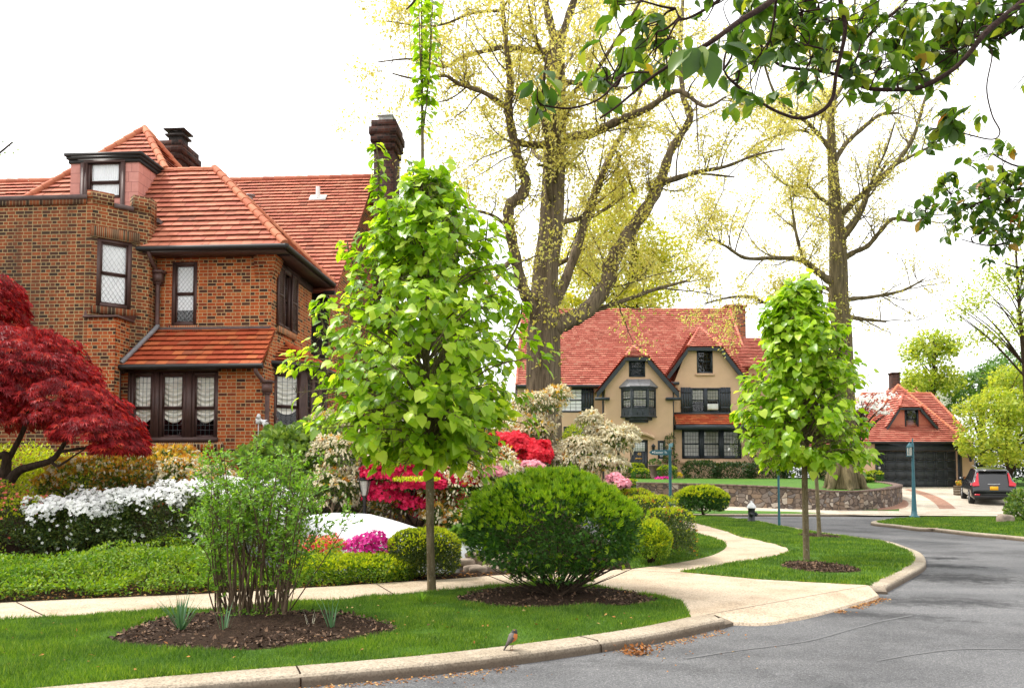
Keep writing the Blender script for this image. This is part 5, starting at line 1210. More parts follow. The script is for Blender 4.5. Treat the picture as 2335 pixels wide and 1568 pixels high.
M['lf_pieris'] = leafmat('pieris_leaf', G_((.045, .09, .016), (.085, .15, .022), (.18, .23, .03)), .28)
M['lf_rust'] = leafmat('rust_new_leaf', G_((.42, .15, .03), (.58, .32, .05), (.58, .46, .09)), .42)
M['lf_rhodo'] = leafmat('rhododendron_leaf', G_((.08, .15, .035), (.14, .23, .05), (.26, .35, .06)), .28, .35)
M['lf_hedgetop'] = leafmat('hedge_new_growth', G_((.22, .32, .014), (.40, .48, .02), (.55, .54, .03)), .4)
M['lf_orange'] = leafmat('orange_tip', G_((.5, .16, .03), (.55, .28, .04)), .3)
M['lf_yew'] = leafmat('dark_yew', G_((.016, .040, .010), (.03, .065, .014), (.05, .09, .018)), .15)
M['lf_conifer'] = leafmat('far_green_leaf', G_((.06, .14, .03), (.10, .20, .035), (.17, .29, .04)), .32)
M['lf_yel'] = leafmat('yellow_green_leaf', G_((.19, .28, .03), (.34, .41, .045), (.50, .51, .08)), .45)
M['lf_daff'] = leafmat('daffodil_leaf', G_((.06, .14, .07), (.10, .20, .10)), .2)
M['fl_white'] = leafmat('white_petal', G_((.88, .88, .86), (.93, .93, .92)), .35, .6, (1, 1, 1), spot=0)
M['fl_cream'] = leafmat('cream_bells', G_((.72, .63, .42), (.84, .78, .60), (.90, .86, .74)), .4, .6, (1.1, 1.1, 1), spot=0)
M['fl_red'] = leafmat('red_petal', G_((.62, .012, .03), (.75, .02, .05), (.80, .05, .07)), .3, .6, (1.1, 1, 1), spot=0)
M['fl_crim'] = leafmat('crimson_petal', G_((.50, .006, .05), (.70, .01, .09), (.75, .02, .12)), .3, .6, (1.1, 1, 1), spot=0)
M['fl_mag'] = leafmat('magenta_petal', G_((.55, .008, .22), (.70, .02, .34)), .3, .6, (1.1, 1, 1), spot=0)
M['fl_pink'] = leafmat('pink_petal', G_((.75, .28, .36), (.82, .42, .48)), .3, .6, (1, 1, 1), spot=0)
M['fl_coral'] = leafmat('coral_petal', G_((.75, .10, .08), (.80, .22, .16)), .3, .6, (1, 1, 1), spot=0)
M['fl_yel'] = leafmat('yellow_petal', G_((.75, .50, .01), (.80, .60, .03)), .3, .6, (1, 1, 1), spot=0)

# ------------------------------------------------------------------ tree helpers
def limb(pts, Y, k=6):      # pts: (px, py, width px, depth offset m) -> smooth points and radii
    P = np.array([at(p[0], p[1], Y + p[3]) for p in pts]); R = np.array([p[2] * .5 * (Y + p[3]) / FOC for p in pts])
    Q = smooth_path(np.column_stack([P, R]), k); return Q[:, :3], np.maximum(Q[:, 3], .004)
def twigs(mb, limbs, g, per_m, ln, r0=.02, sub=3, subln=(.3, .7), up=.35, leaf_from=.25, start=.12, grav=0.0, skipfn=None):
    """side shoots along limbs, each with finer twigs; returns leaf sites (position, direction)"""
    L = []
    for P, R in limbs:
        seg = np.linalg.norm(np.diff(P, axis=0), axis=1); cum = np.concatenate([[0], np.cumsum(seg)]); n = max(1, int(cum[-1] * per_m)); T = unit(np.gradient(P, axis=0))
        for s in g.uniform(start, 1.0, n) * cum[-1]:
            i = min(int(np.searchsorted(cum, s)), len(P) - 1); p = P[i]; rr = min(R[i] * .5, r0)
            side = np.cross(T[i], randdir(1, g)[0]); side = side / max(np.linalg.norm(side), 1e-6); d = unit(T[i] * g.uniform(.2, .9) + side + [0, 0, up]); l = g.uniform(*ln)
            pts = [p]; q = p.copy()
            for k in range(5):
                d = unit(d + randdir(1, g)[0] * .28 + [0, 0, .08 - grav]); q = q + d * l / 5; pts.append(q.copy())
            pts = np.array(pts); mb.tube(pts, np.linspace(rr, max(rr * .25, .004), 6), 4, cap=False)
            for k in range(1, 6):
                L.append((pts[k], d))
                for _ in range(sub if k > 1 else 0):
                    dd = unit(d * .6 + randdir(1, g)[0] * .9 + [0, 0, .12 - grav]); e = pts[k] + dd * g.uniform(*subln); mid = (pts[k] + e) / 2 + randdir(1, g)[0] * .05
                    mb.tube([pts[k], mid, e], [max(rr * .35, .004), .004, .003], 3, cap=False)
                    for f in (.45, .75, 1.0): L.append((pts[k] + (e - pts[k]) * f, dd))
    return np.array([a for a, _ in L]), np.array([b for _, b in L])
def trunk_wob(g, k, n, amp=.06, fl=7):
    ph = g.uniform(0, 6.28, 4); return lambda i, a: 1 + amp * np.sin(fl * a + ph[0] + .25 * np.sin(i * .7)) + amp * .7 * np.sin((fl * 2 + 3) * a + ph[1]) + amp * .8 * np.sin(3 * a + ph[2] + i * .1)
# ------------------------------------------------------------------ great oak in front of the stucco house
g3 = np.random.default_rng(31)
def oak(label, base, trunk, limbs, Y, bark, lfmat, g, dens, nl, lsize, flare, per_m=1.6, extra_limbs=6, leafy=1.0, cut=None, ln=(.8, 2.2), name='oak_tree', sub=3, trunk_leaf=500, keep=None):
    T = thing(name, label, 'tree', base); mb = MB(); P, R = limb(trunk, Y, 8)
    wob = trunk_wob(g, 0, 0)
    mb.tube(P, R, 36, wob=wob)
    for a in np.linspace(0, 2 * math.pi, 7)[:-1] + .4:      # root flare
        d = np.array([math.cos(a), math.sin(a), 0]); r = R[0]
        mb.tube(smooth_path(np.array([P[0] + d * r * .5 + [0, 0, r * 1.7], P[0] + d * r * 1.0 + [0, 0, r * .7], P[0] + d * r * flare + [0, 0, .05], P[0] + d * r * (flare + .4) - [0, 0, .1]]), 4), np.linspace(r * .42, r * .16, 13), 8)
    mb.build('trunk', bark, T, smooth=True, uv=False)
    LB = []
    for l in limbs:
        p, r = limb(l, Y); r = r * .86; LB.append((p, r)); mb = MB(); mb.tube(p, r * (1 + .10 * np.sin(np.arange(len(r)) * 1.7)), 12, wob=trunk_wob(g, 0, 0, .05, 4)); mb.build('limb', bark, T, smooth=True, uv=False)
    for k in range(extra_limbs):       # limbs reaching towards and away from the street
        i = int(len(P) * g.uniform(.5, .95)); a = (1 if k % 2 else -1) * math.pi / 2 + g.uniform(-.5, .5); d = np.array([math.cos(a), math.sin(a), .55]); pts = [P[i]]
        for s in range(5): d = unit(d + randdir(1, g)[0] * .25 + [0, 0, .05]); pts.append(pts[-1] + d * g.uniform(.9, 1.3))
        p = smooth_path(np.array(pts), 4); r = np.linspace(R[i] * .3, .03, len(p)); LB.append((p, r)); mb = MB(); mb.tube(p, r, 9); mb.build('limb', bark, T, smooth=True, uv=False)
    mb = MB(); S, D = twigs(mb, LB, g, per_m, ln, .035, sub, (.3, .8)); mb.build('twigs', bark, T, uv=False)
    if keep is not None: k = keep(S, g); S, D = S[k], D[k]
    idx = g.choice(len(S), int(min(len(S), dens))); S, D = S[idx], D[idx]
    pos = np.repeat(S, nl, 0) + g.normal(size=(len(S) * nl, 3)) * .15; n = len(pos); dirs = unit(np.repeat(D, nl, 0) * .4 + randdir(n, g) * .8 + [0, 0, -.55])
    m = MB(); m.leaves(pos, dirs, randdir(n, g), lsize * g.uniform(.6, 1.3, n), LEAF, np.repeat(g.random(len(S)), nl) * .6 + g.random(n) * .4)
    if trunk_leaf:
        i = g.integers(len(P) // 4, len(P) - 1, trunk_leaf); a = g.uniform(0, 2 * math.pi, trunk_leaf); rr = R[i] * 1.06; c = P[i] + np.stack([np.cos(a) * rr, np.sin(a) * rr, g.normal(size=trunk_leaf) * .1], -1)
        pos = np.repeat(c, 5, 0) + g.normal(size=(trunk_leaf * 5, 3)) * .07; n = len(pos); m.leaves(pos, unit(randdir(n, g) + [0, 0, -.5]), randdir(n, g), lsize * g.uniform(.6, 1.2, n), LEAF, g.random(n))
    m.build('crown', lfmat, T, uv=False); return T
Y1 = 30.0
b1 = gnd(1243, 1140, .12); b1 = v3(at(1243, 1000, Y1)[0], Y1, .15)
tr1 = [(1243, 1188, 96, 0), (1242, 1100, 82, 0), (1241, 950, 76, 0), (1241, 800, 74, 0), (1242, 700, 66, 0), (1244, 620, 57, 0), (1256, 520, 54, 0), (1262, 400, 50, .2), (1268, 285, 44, .3), (1269, 130, 36, .4), (1272, 80, 34, .5)]
lm1 = [
 [(1228, 735, 46, 0), (1208, 690, 34, -.3), (1188, 640, 30, -.5), (1170, 557, 29, -.8), (1160, 504, 29, -1), (1164, 467, 30, -1.1), (1188, 448, 30, -1.1), (1199, 415, 28, -1.2), (1187, 383, 26, -1.2), (1173, 326, 24, -1.3), (1160, 252, 22, -1.4), (1164, 183, 20, -1.5), (1155, 102, 15, -1.6), (1147, 20, 12, -1.7), (1143, -60, 9, -1.8)],
 [(1166, 255, 16, -1.4), (1110, 215, 13, -1.8), (1045, 191, 11, -2.2), (1013, 173, 9, -2.5), (950, 180, 6, -3), (895, 168, 4, -3.4)],
 [(1252, 118, 22, .3), (1205, 115, 17, .2), (1160, 107, 14, 0), (1100, 118, 12, -.3), (1046, 135, 10, -.6), (1013, 153, 7, -.9), (940, 135, 5, -1.4), (862, 142, 3, -1.8)],
 [(1245, 330, 22, 0), (1205, 330, 19, -.5), (1175, 322, 18, -1.2)],
 [(1262, 690, 30, .2), (1275, 676, 26, .5), (1313, 574, 24, 1.2), (1357, 441, 21, 2), (1386, 370, 18, 2.4), (1404, 330, 15, 2.6), (1430, 285, 12, 2.9), (1465, 190, 8, 3.2), (1480, 60, 6, 3.5)],
 [(1262, 748, 52, 0), (1300, 728, 46, .2), (1340, 705, 43, .5), (1385, 645, 40, .8), (1394, 600, 40, 1), (1429, 539, 36, 1.3), (1481, 461, 32, 1.6), (1507, 409, 28, 1.8), (1530, 342, 22, 1.8), (1574, 268, 18, 1.9), (1558, 221, 15, 1.9), (1551, 110, 12, 2), (1556, 22, 10, 2.1), (1560, -60, 8, 2.2)],
 [(1500, 420, 22, 1.8), (1523, 413, 17, 1.6), (1589, 393, 12, 1.2), (1655, 380, 9, .8), (1722, 354, 6, .4), (1790, 340, 4, .2)],
 [(1598, 396, 7, 1.2), (1640, 400, 6, 1.0), (1675, 404, 4, .8)],
 [(1280, 322, 32, 0), (1298, 314, 27, -.2), (1347, 305, 24, -.6), (1392, 284, 22, -1), (1434, 266, 20, -1.4), (1478, 247, 17, -1.8), (1545, 208, 14, -2.4), (1607, 243, 9, -2.8), (1655, 221, 5, -3)],
 [(1280, 187, 17, .3), (1331, 191, 13, .6), (1370, 204, 11, 1), (1430, 200, 8, 1.6)],
 [(1170, 588, 14, -.7), (1150, 610, 13, -1), (1130, 636, 11, -1.5), (1100, 650, 6, -2)],
 [(1162, 520, 12, -.9), (1120, 490, 9, -1.2), (1068, 475, 6, -1.8), (1010, 440, 4, -2.3)],
 [(1290, 722, 18, .3), (1356, 707, 14, 1.2), (1412, 689, 12, 2), (1493, 660, 10, 3), (1568, 640, 6, 4)],
 [(1266, 105, 26, .4), (1246, 20, 20, .5), (1225, -60, 14, .6), (1180, -160, 8, .8)],
 [(1278, 95, 24, .5), (1310, 0, 20, .7), (1335, -70, 14, .8), (1390, -170, 8, 1)],
 [(1147, 25, 9, -1.7), (1080, 30, 7, -2), (990, 60, 5, -2.4), (880, 48, 3, -2.8)],
 [(1400, 335, 8, 2.6), (1425, 385, 7, 2.7), (1446, 442, 5, 2.8)],
 [(1246, 380, 9, -.2), (1225, 375, 8, -.6)],
 [(1290, 380, 8, .1), (1330, 345, 6, .3)],
]
oak('massive old oak with golden spring leaves in front of the tan house', b1, tr1, lm1, Y1, M['bark_oak'], M['lf_oak'], g3, 19000, 4, .13, 1.3, 1.9, 8, trunk_leaf=300, ln=(1.0, 3.2), sub=4)
Y2 = 39.5; b2 = v3(at(1925, 1112, Y2)[0], Y2, at(1925, 1112, Y2)[2])
tr2 = [(1927, 1114, 66, 0), (1926, 1070, 56, 0), (1925, 980, 50, 0), (1922, 860, 46, 0), (1918, 740, 43, 0), (1912, 690, 42, 0), (1911, 575, 37, 0), (1904, 464, 27, 0), (1898, 354, 20, 0), (1895, 265, 15, 0), (1902, 225, 12, 0)]
lm2 = [
 [(1922, 590, 20, 0), (1950, 574, 14, -.2), (1978, 561, 13, -.5), (2005, 530, 12, -.8), (2036, 499, 10, -1), (2075, 504, 7, -1.3), (2120, 495, 4, -1.5)],
 [(1915, 540, 15, 0), (1935, 515, 12, .3), (1956, 486, 11, .7), (1983, 433, 10, 1.2), (2022, 371, 7, 1.7)],
 [(1910, 500, 18, 0), (1945, 462, 16, -.3), (1978, 433, 16, -.5), (2044, 371, 13, -.9), (2084, 309, 10, -1.2), (2111, 221, 7, -1.5), (2130, 200, 5, -1.6)],
 [(2035, 380, 9, -.8), (2075, 358, 8, -.4), (2124, 332, 5, 0)],
 [(1905, 366, 14, 0), (1920, 340, 13, .2), (1938, 318, 12, .3), (1978, 283, 11, .6), (2009, 261, 9, .9), (2049, 258, 6, 1.2)],
 [(1900, 472, 13, 0), (1880, 458, 10, -.3), (1863, 446, 9, -.5), (1841, 424, 8, -.8), (1801, 424, 6, -1.1), (1760, 400, 4, -1.4)],
 [(1904, 650, 24, 0), (1880, 632, 18, -.2), (1863, 619, 17, -.4), (1825, 592, 14, -.8), (1766, 588, 11, -1.3), (1700, 588, 9, -1.8), (1655, 561, 7, -2.2), (1620, 546, 5, -2.5), (1604, 556, 3, -2.6)],
 [(1832, 596, 9, -.8), (1815, 530, 8, -1), (1806, 470, 6, -1.1), (1800, 420, 4, -1.2)],
 [(1898, 665, 12, .2), (1875, 655, 10, .5), (1872, 680, 9, .6), (1882, 715, 7, .6)],
 [(1925, 684, 14, 0), (1955, 680, 11, .3), (1986, 677, 9, .5), (2056, 663, 7, 1), (2106, 637, 4, 1.3)],
 [(1932, 722, 14, 0), (1970, 728, 10, .3), (2020, 733, 6, .6)],
 [(1905, 712, 16, 0), (1850, 700, 12, -.4), (1780, 698, 9, -.8), (1738, 688, 8, -1.1), (1716, 677, 8, -1.2), (1670, 677, 6, -1.4), (1606, 692, 4, -1.8)],
 [(1893, 340, 14, 0), (1854, 293, 12, -.3), (1828, 270, 11, -.5), (1787, 243, 9, -.8), (1760, 200, 7, -1), (1735, 120, 5, -1.2)],
 [(1856, 308, 8, -.2), (1818, 297, 7, .1), (1742, 321, 6, .6), (1690, 355, 4, 1)],
 [(1902, 232, 11, 0), (1876, 208, 8, .1), (1850, 140, 6, .3), (1840, 40, 4, .4)],
 [(1902, 228, 11, 0), (1929, 177, 9, 0), (1945, 90, 7, 0), (1950, -20, 5, 0)],
 [(1625, 548, 3, -2.4), (1600, 520, 3, -2.5), (1580, 470, 2, -2.6)],
]
def keep2(S, g):     # the street side of this crown is thinner
    x = (S[:, 0] / S[:, 1]) * FOC + PPX; return g.random(len(S)) < np.where(x > 1925, .30, 1.0)
oak('tall oak with a broad straight trunk on the lawn behind the curved stone wall', b2, tr2, lm2, Y2, M['bark_oak2'], M['lf_oak'], g3, 13000, 4, .13, 1.25, 2.2, 4, ln=(.9, 2.8), name='oak_tree', trunk_leaf=380, keep=keep2, sub=4)

# ------------------------------------------------------------------ young lindens
def linden(label, group, base_px, Y, trunk, profile, nb, size, seed, shoots=(), ymin=None, name='linden_tree', dens=1.0):
    g = np.random.default_rng(seed); base = at(base_px[0], base_px[1], Y); T = thing(name, label, 'tree', base, group)
    P, R = limb(trunk, Y, 6); mb = MB(); mb.tube(P, R, 14, wob=lambda i, a: 1 + .04 * np.sin(3 * a + i * .4)); mb.build('trunk', M['bark_young'], T, smooth=True, uv=False)
    prof = np.array(profile, float); zs = np.array([at(p[0] * 0 + PPX, p[0], Y)[2] for p in prof]); hw = (prof[:, 2] - prof[:, 1]) / 2 * Y / FOC; cxs = ((prof[:, 1] + prof[:, 2]) / 2 - PPX) / FOC * Y
    o = np.argsort(zs); zs, hw, cxs = zs[o], hw[o], cxs[o]; zlo, zhi = zs[0], zs[-1]
    bm = MB(); lp, ld, ln_, lsz = [], [], [], []
    for i in range(nb):
        f = (i + .5) / nb; zt = zlo + (zhi - zlo) * f ** 1.18 * .98 + g.normal() * .05; a = i * 2.39996 + g.normal() * .25
        r = np.interp(zt, zs, hw) * (g.uniform(.45, 1.0) ** .6) * g.uniform(.88, 1.10); cx = np.interp(zt, zs, cxs)
        tip = v3(cx + math.cos(a) * r, Y + math.sin(a) * r * .95, zt); rise = .45 * r * (1 if zt > zlo + .25 * (zhi - zlo) else .3) + .05
        zsrt = max(zt - rise - .1, zlo + .02 * f); j = int(np.argmin(np.abs(P[:, 2] - zsrt))); s = P[j]
        mid = s * .5 + tip * .5 + np.array([0, 0, .16 * r]); pts = smooth_path(np.array([s, mid, tip]), 5); rr = np.linspace(min(R[j] * .45, .02), .004, len(pts)); bm.tube(pts, rr, 5, cap=False)
        out = v3(math.cos(a), math.sin(a), 0); nn = max(4, int(len(pts) * 1))
        for k in range(3, len(pts)):
            q = pts[k]
            for _ in range(int(2 + 2 * g.random())):
                d = unit(out * .5 + randdir(1, g)[0] * .9 + [0, 0, .1]); l = g.uniform(.08, .30) * (1.0 if k < len(pts) - 1 else .7); e = q + d * l
                bm.tube([q, e], [.004, .0025], 3, cap=False)
                for h in (.5, 1.0): lp.append(q + (e - q) * h + g.normal(size=3) * .02); ld.append(unit(out * .35 + d * .45)); ln_.append(out); lsz.append(1.0)
    for S in shoots:
        p, r = limb(S, Y, 10); bm.tube(p, r, 6, cap=False); m = len(p)
        for k in range(2, m):
            lead = S[0][1] < 320; zf = np.clip((p[k][2] - 4.2) / 2.6, 0, 1) if lead else 1.0
            for sg in (1, -1, 1, -1):
                if g.random() < (0.5 + .45 * zf if lead else .8): lp.append(p[k] + [sg * .09 * g.random(), g.normal() * .05, g.normal() * .025]); ld.append(unit(np.array([sg * .9, g.normal() * .7, .12]))); ln_.append(np.array([0, -.3, .8])); lsz.append(.74 if lead else .8)
    bm.build('branches', M['bark_young'], T, uv=False)
    lp, ld, ln_, lsz = np.array(lp), np.array(ld), np.array(ln_), np.array(lsz); n = len(lp)
    k = (noise3(lp, 2.6, seed) > .36) | (lsz < 1); lp, ld, ln_, lsz = lp[k], ld[k], ln_[k], lsz[k]; n = len(lp)
    D = unit(ld * .8 + randdir(n, g) * .45 + np.outer(np.where(lsz < .7, -.2, -.55), [0, 0, 1])); N = unit(ln_ * .55 + randdir(n, g) * .45 + [0, -.1, .75]); mb = MB(); mb.leaves(lp, D, N, size * lsz * g.uniform(.6, 1.25, n), HEART, g.random(n))
    mb.build('crown', M['lf_linden'], T, smooth=False, uv=False); return T
YA = 11.3
linden('tall young linden with large bright leaves and long bare leader beside the mulch bed', None, (984, 1362), YA,
 [(984, 1372, 26, 0), (984, 1345, 21, 0), (982, 1250, 18, 0), (980, 1100, 19, 0), (977, 950, 18, 0), (972, 800, 14, .02), (968, 650, 11, .02), (966, 500, 9, .03), (964, 400, 8, .03), (963, 300, 7, .03), (962, 150, 5, .03), (961, -60, 3, .03)],
 [(1060, 860, 1140), (1010, 735, 1180), (950, 690, 1235), (900, 655, 1250), (850, 645, 1250), (790, 660, 1232), (720, 695, 1215), (650, 755, 1180), (590, 790, 1145), (530, 810, 1125), (480, 860, 1080), (430, 925, 1020), (395, 940, 1000)], 210, .134, 41,
 shoots=[[(868, 560, 8, -.1), (862, 480, 6, -.1), (864, 400, 5, -.1), (858, 330, 3, -.1)], [(900, 600, 8, 0), (870, 560, 7, -.1)], [(963, 310, 4, .03), (972, 240, 4, 0), (982, 120, 3, 0), (988, -40, 2, 0)], [(962, 240, 3, .03), (961, 120, 3, .03), (961, -40, 2, .03)],
         [(1080, 640, 6, .1), (1105, 560, 5, .1), (1112, 500, 3, .1)], [(760, 800, 6, .1), (735, 735, 5, .1), (728, 690, 3, .1)], [(1150, 800, 6, .1), (1185, 730, 5, .1), (1190, 690, 3, .1)], [(830, 650, 6, .1), (800, 590, 5, .1), (792, 550, 3, .1)], [(940, 480, 5, .1), (945, 420, 4, .1), (938, 370, 3, .1)], [(1010, 520, 5, -.1), (1030, 470, 4, -.1), (1036, 430, 3, -.1)], [(962, 250, 3, .03), (958, 130, 3, -.05), (955, 0, 2, -.1)], [(970, 260, 3, .0), (979, 130, 3, .08), (984, 0, 2, .12)]])
YB = 15.4
lb = linden('young linden with dense green crown in a mulch ring on the corner lawn', None, (1840, 1291), YB,
 [(1840, 1296, 19, 0), (1839, 1275, 15, 0), (1837, 1200, 14, 0), (1835, 1080, 13, 0), (1834, 950, 11, 0), (1832, 800, 8, 0), (1828, 700, 5, 0), (1826, 630, 3, 0)],
 [(1062, 1740, 1950), (1030, 1705, 1990), (980, 1665, 1995), (940, 1665, 1975), (900, 1700, 1965), (850, 1705, 1965), (800, 1745, 1945), (750, 1750, 1910), (710, 1748, 1868), (670, 1785, 1858), (640, 1800, 1850)], 160, .145, 42,
 shoots=[[(1790, 900, 5, .1), (1760, 820, 4, .1), (1752, 745, 3, .1)], [(1880, 880, 5, -.1), (1915, 800, 4, -.1), (1922, 735, 3, -.1)], [(1860, 800, 4, .2), (1882, 730, 3, .2), (1886, 690, 2, .2)]])
YC = 21.3
linden('slim leaning young linden half hidden behind the corner linden', None, (1869, 1222), YC,
 [(1869, 1226, 11, 0), (1867, 1190, 9, 0), (1862, 1100, 8, 0), (1858, 1000, 7, 0), (1856, 850, 4, 0), (1856, 760, 2, 0)],
 [(1000, 1790, 1930), (950, 1760, 1945), (900, 1760, 1945), (850, 1770, 1930), (800, 1800, 1910), (770, 1835, 1875)], 46, .15, 43)

# ------------------------------------------------------------------ cherry boughs hanging in from the right; the trunk stands out of frame
cherry = thing('cherry_tree', 'dark leafy cherry boughs hanging across the upper right sky', 'tree', v3(5.4, 5.2, 0))
gc = np.random.default_rng(51); bm = MB()
trunkP = smooth_path(np.array([v3(5.4, 5.2, -.1), v3(5.35, 5.25, 1.5), v3(5.1, 5.2, 3.0), v3(4.4, 5.0, 4.6), v3(4.3, 5.0, 5.6)]), 6); bm.tube(trunkP, np.linspace(.19, .07, len(trunkP)), 14); bm.build('trunk', M['bark_cherry'], cherry, smooth=True, uv=False)
CH = []
def cl(pts, Y): p, r = limb(pts, Y, 6); CH.append((p, r)); return p, r
bm = MB()
ends = []
main = [
 ([(2420, -60, 40, .6), (2335, 5, 20, .3), (2252, 71, 15, .1), (2208, 124, 12, 0), (2173, 159, 11, 0), (2120, 190, 12, 0), (2076, 203, 10, 0), (1987, 203, 9, 0), (1943, 186, 8, 0), (1890, 166, 7, 0), (1788, 152, 7, 0), (1757, 128, 6, 0), (1722, 88, 5, 0), (1700, 60, 3, 0)], 4.6),
 ([(1912, -60, 12, 0), (1916, 0, 11, 0), (1927, 71, 10, 0), (1907, 168, 9, 0), (1899, 221, 9, 0), (1876, 252, 9, 0), (1828, 270, 8, 0), (1775, 256, 7, 0), (1722, 225, 6, 0), (1669, 186, 6, 0), (1650, 160, 4, 0)], 4.2),
 ([(1830, -70, 16, .3), (1757, 4, 15, .1), (1686, 49, 13, 0), (1633, 88, 12, -.1), (1598, 110, 11, -.1), (1532, 146, 9, -.1), (1474, 186, 7, 0), (1412, 239, 5, 0), (1368, 270, 3, 0)], 3.2),
 ([(1660, -40, 9, 0), (1640, 0, 8, 0), (1562, 44, 6, 0), (1540, 20, 4, 0)], 3.8),
 ([(1480, 165, 4, 0), (1424, 171, 4, 0), (1368, 225, 3, 0), (1300, 247, 3, 0), (1235, 240, 2, 0)], 3.2),
 ([(2100, -60, 12, 0), (2060, 10, 9, 0), (2000, 60, 7, 0), (1950, 120, 5, 0)], 5.0),
 ([(2420, 40, 22, .2), (2330, 60, 12, 0), (2280, 90, 7, 0)], 5.0),
 ([(2255, 105, 3, 0), (2262, 130, 2.5, 0), (2250, 200, 2.2, 0), (2262, 262, 2.2, 0), (2280, 300, 2.2, 0), (2262, 318, 2.2, 0), (2200, 305, 2, 0), (2165, 295, 2, 0)], 4.7),
 ([(2450, 420, 12, 0), (2330, 430, 7, 0), (2250, 455, 5, 0), (2180, 485, 3, 0), (2110, 490, 2, 0)], 6.6),
 ([(2450, 500, 12, 0), (2335, 540, 7, 0), (2260, 560, 4, 0), (2190, 545, 2, 0)], 6.8),
 ([(2440, 600, 10, 0), (2335, 610, 5, 0), (2290, 600, 3, 0)], 7.0),
 ([(2430, 330, 9, 0), (2335, 380, 5, 0), (2260, 350, 3, 0)], 6.8),
 ([(960, -30, 8, 0), (944, 4, 6, 0), (926, 22, 3, 0)], 4.0),
]
for pts, Y in main:
    p, r = cl(pts, Y); bm.tube(p, r, 8)
# limbs out of frame joining the boughs to the trunk
tb = trunkP[-1]
for pts, Y in main:
    if pts[0][1] >= 0 and pts[0][0] < 2340: continue      # side twigs grow from a bough already built
    q = at(pts[0][0], pts[0][1], Y + pts[0][3]); far = np.linalg.norm(q - tb)
    if pts[0][1] < 0: src = trunkP[-1]; m = (q + src) / 2 + np.array([0, 0, .5])
    else: src = trunkP[int(np.argmin(np.abs(trunkP[:, 2] - (q[2] - .7))))]; m = (q + src) / 2 + np.array([.1, 0, -.12])
    bm.tube(smooth_path(np.array([src, m, q]), 6), np.linspace(.05, max(pts[0][2] * .5 * Y / FOC, .006), 13), 7)
clus = [  # centre px, spread px, count, depth
 (1480, 70, 55, 10, 3.9), (1500, 120, 40, 8, 3.8), (1455, 100, 30, 5, 3.8), (1385, 160, 40, 9, 3.4), (1360, 190, 25, 4, 3.4), (1228, 228, 22, 5, 3.25), (1590, 140, 60, 0, 2.9), (1760, 40, 60, 14, 4.2), (1700, 20, 50, 10, 4.2), (1780, 90, 55, 11, 4.2),
 (1830, 30, 50, 12, 4.4), (1860, 110, 45, 10, 4.4), (1930, 60, 60, 14, 4.4), (1990, 40, 60, 16, 4.6), (2040, 80, 60, 16, 4.6), (2090, 30, 60, 16, 4.8), (2140, 70, 60, 16, 4.8), (2190, 30, 60, 16, 5.0), (2240, 50, 50, 14, 5.0), (2290, 20, 45, 14, 5.0), (2320, 50, 30, 9, 5.0),
 (2150, 130, 55, 14, 4.8), (2080, 140, 60, 14, 4.6), (2010, 130, 50, 9, 4.5), (2190, 105, 40, 9, 4.9), (1975, 185, 35, 5, 4.5), (1700, 140, 40, 6, 4.0), (1745, 165, 35, 5, 3.6), (1830, 150, 40, 9, 4.3), (1690, 60, 50, 8, 4.0), (1620, 20, 40, 5, 3.9), (1950, 150, 40, 8, 4.4), (1880, 70, 40, 8, 4.4),
 (2250, 95, 25, 5, 5.0), (2150, 280, 30, 12, 4.75), (2160, 300, 18, 6, 4.75), (2318, 208, 14, 4, 6.0), (1410, -10, 30, 4, 3.8), (1775, 5, 40, 8, 4.2),
 (2250, 430, 60, 20, 6.6), (2300, 460, 50, 24, 6.6), (2310, 510, 45, 22, 6.7), (2210, 470, 40, 14, 6.6), (2160, 410, 35, 10, 6.6), (2280, 390, 40, 12, 6.6), (2265, 350, 30, 8, 6.8), (2110, 480, 35, 14, 6.6), (2240, 520, 35, 10, 6.7), (2300, 560, 40, 10, 6.8), (2320, 610, 25, 8, 7.0), (2325, 420, 25, 10, 6.6), (2330, 660, 18, 5, 7.0), (2180, 500, 30, 8, 6.6)]
lp, ld, ln_, ls = [], [], [], []
allP = np.vstack([p for p, r in CH ])
for (x, y, sp, n, Y) in clus:
    if n == 0: continue
    c0 = at(x, y, Y); k = Y / FOC
    i = int(np.argmin(np.linalg.norm(allP - c0, axis=1))); q0 = allP[i]; hub = c0 * .55 + q0 * .45
    if np.linalg.norm(q0 - c0) > .04: bm.tube(smooth_path(np.array([q0, (q0 + hub) / 2 + gc.normal(size=3) * .02, hub]), 3), np.linspace(.007, .004, 7), 5, cap=False)
    for j in range(max(2, int(n / 1.2))):
        c = c0 + np.array([gc.normal() * sp * k * .48, gc.normal() * .16, gc.normal() * sp * k * .42])
        bm.tube(smooth_path(np.array([hub, (hub + c) / 2 + gc.normal(size=3) * .03, c]), 3), np.linspace(.004, .002, 7), 4, cap=False)
        hd = unit(np.array([gc.normal(), gc.normal() * .6, -.15]))
        for _ in range(int(3 + gc.integers(0, 3))):
            lp.append(c + gc.normal(size=3) * .018); ld.append(unit(hd * .5 + np.array([gc.normal() * .8, gc.normal() * .5, -.55]))); ln_.append(unit(np.array([gc.normal() * .5, gc.normal() * .5, 1]))); ls.append(gc.uniform(.065, .105))
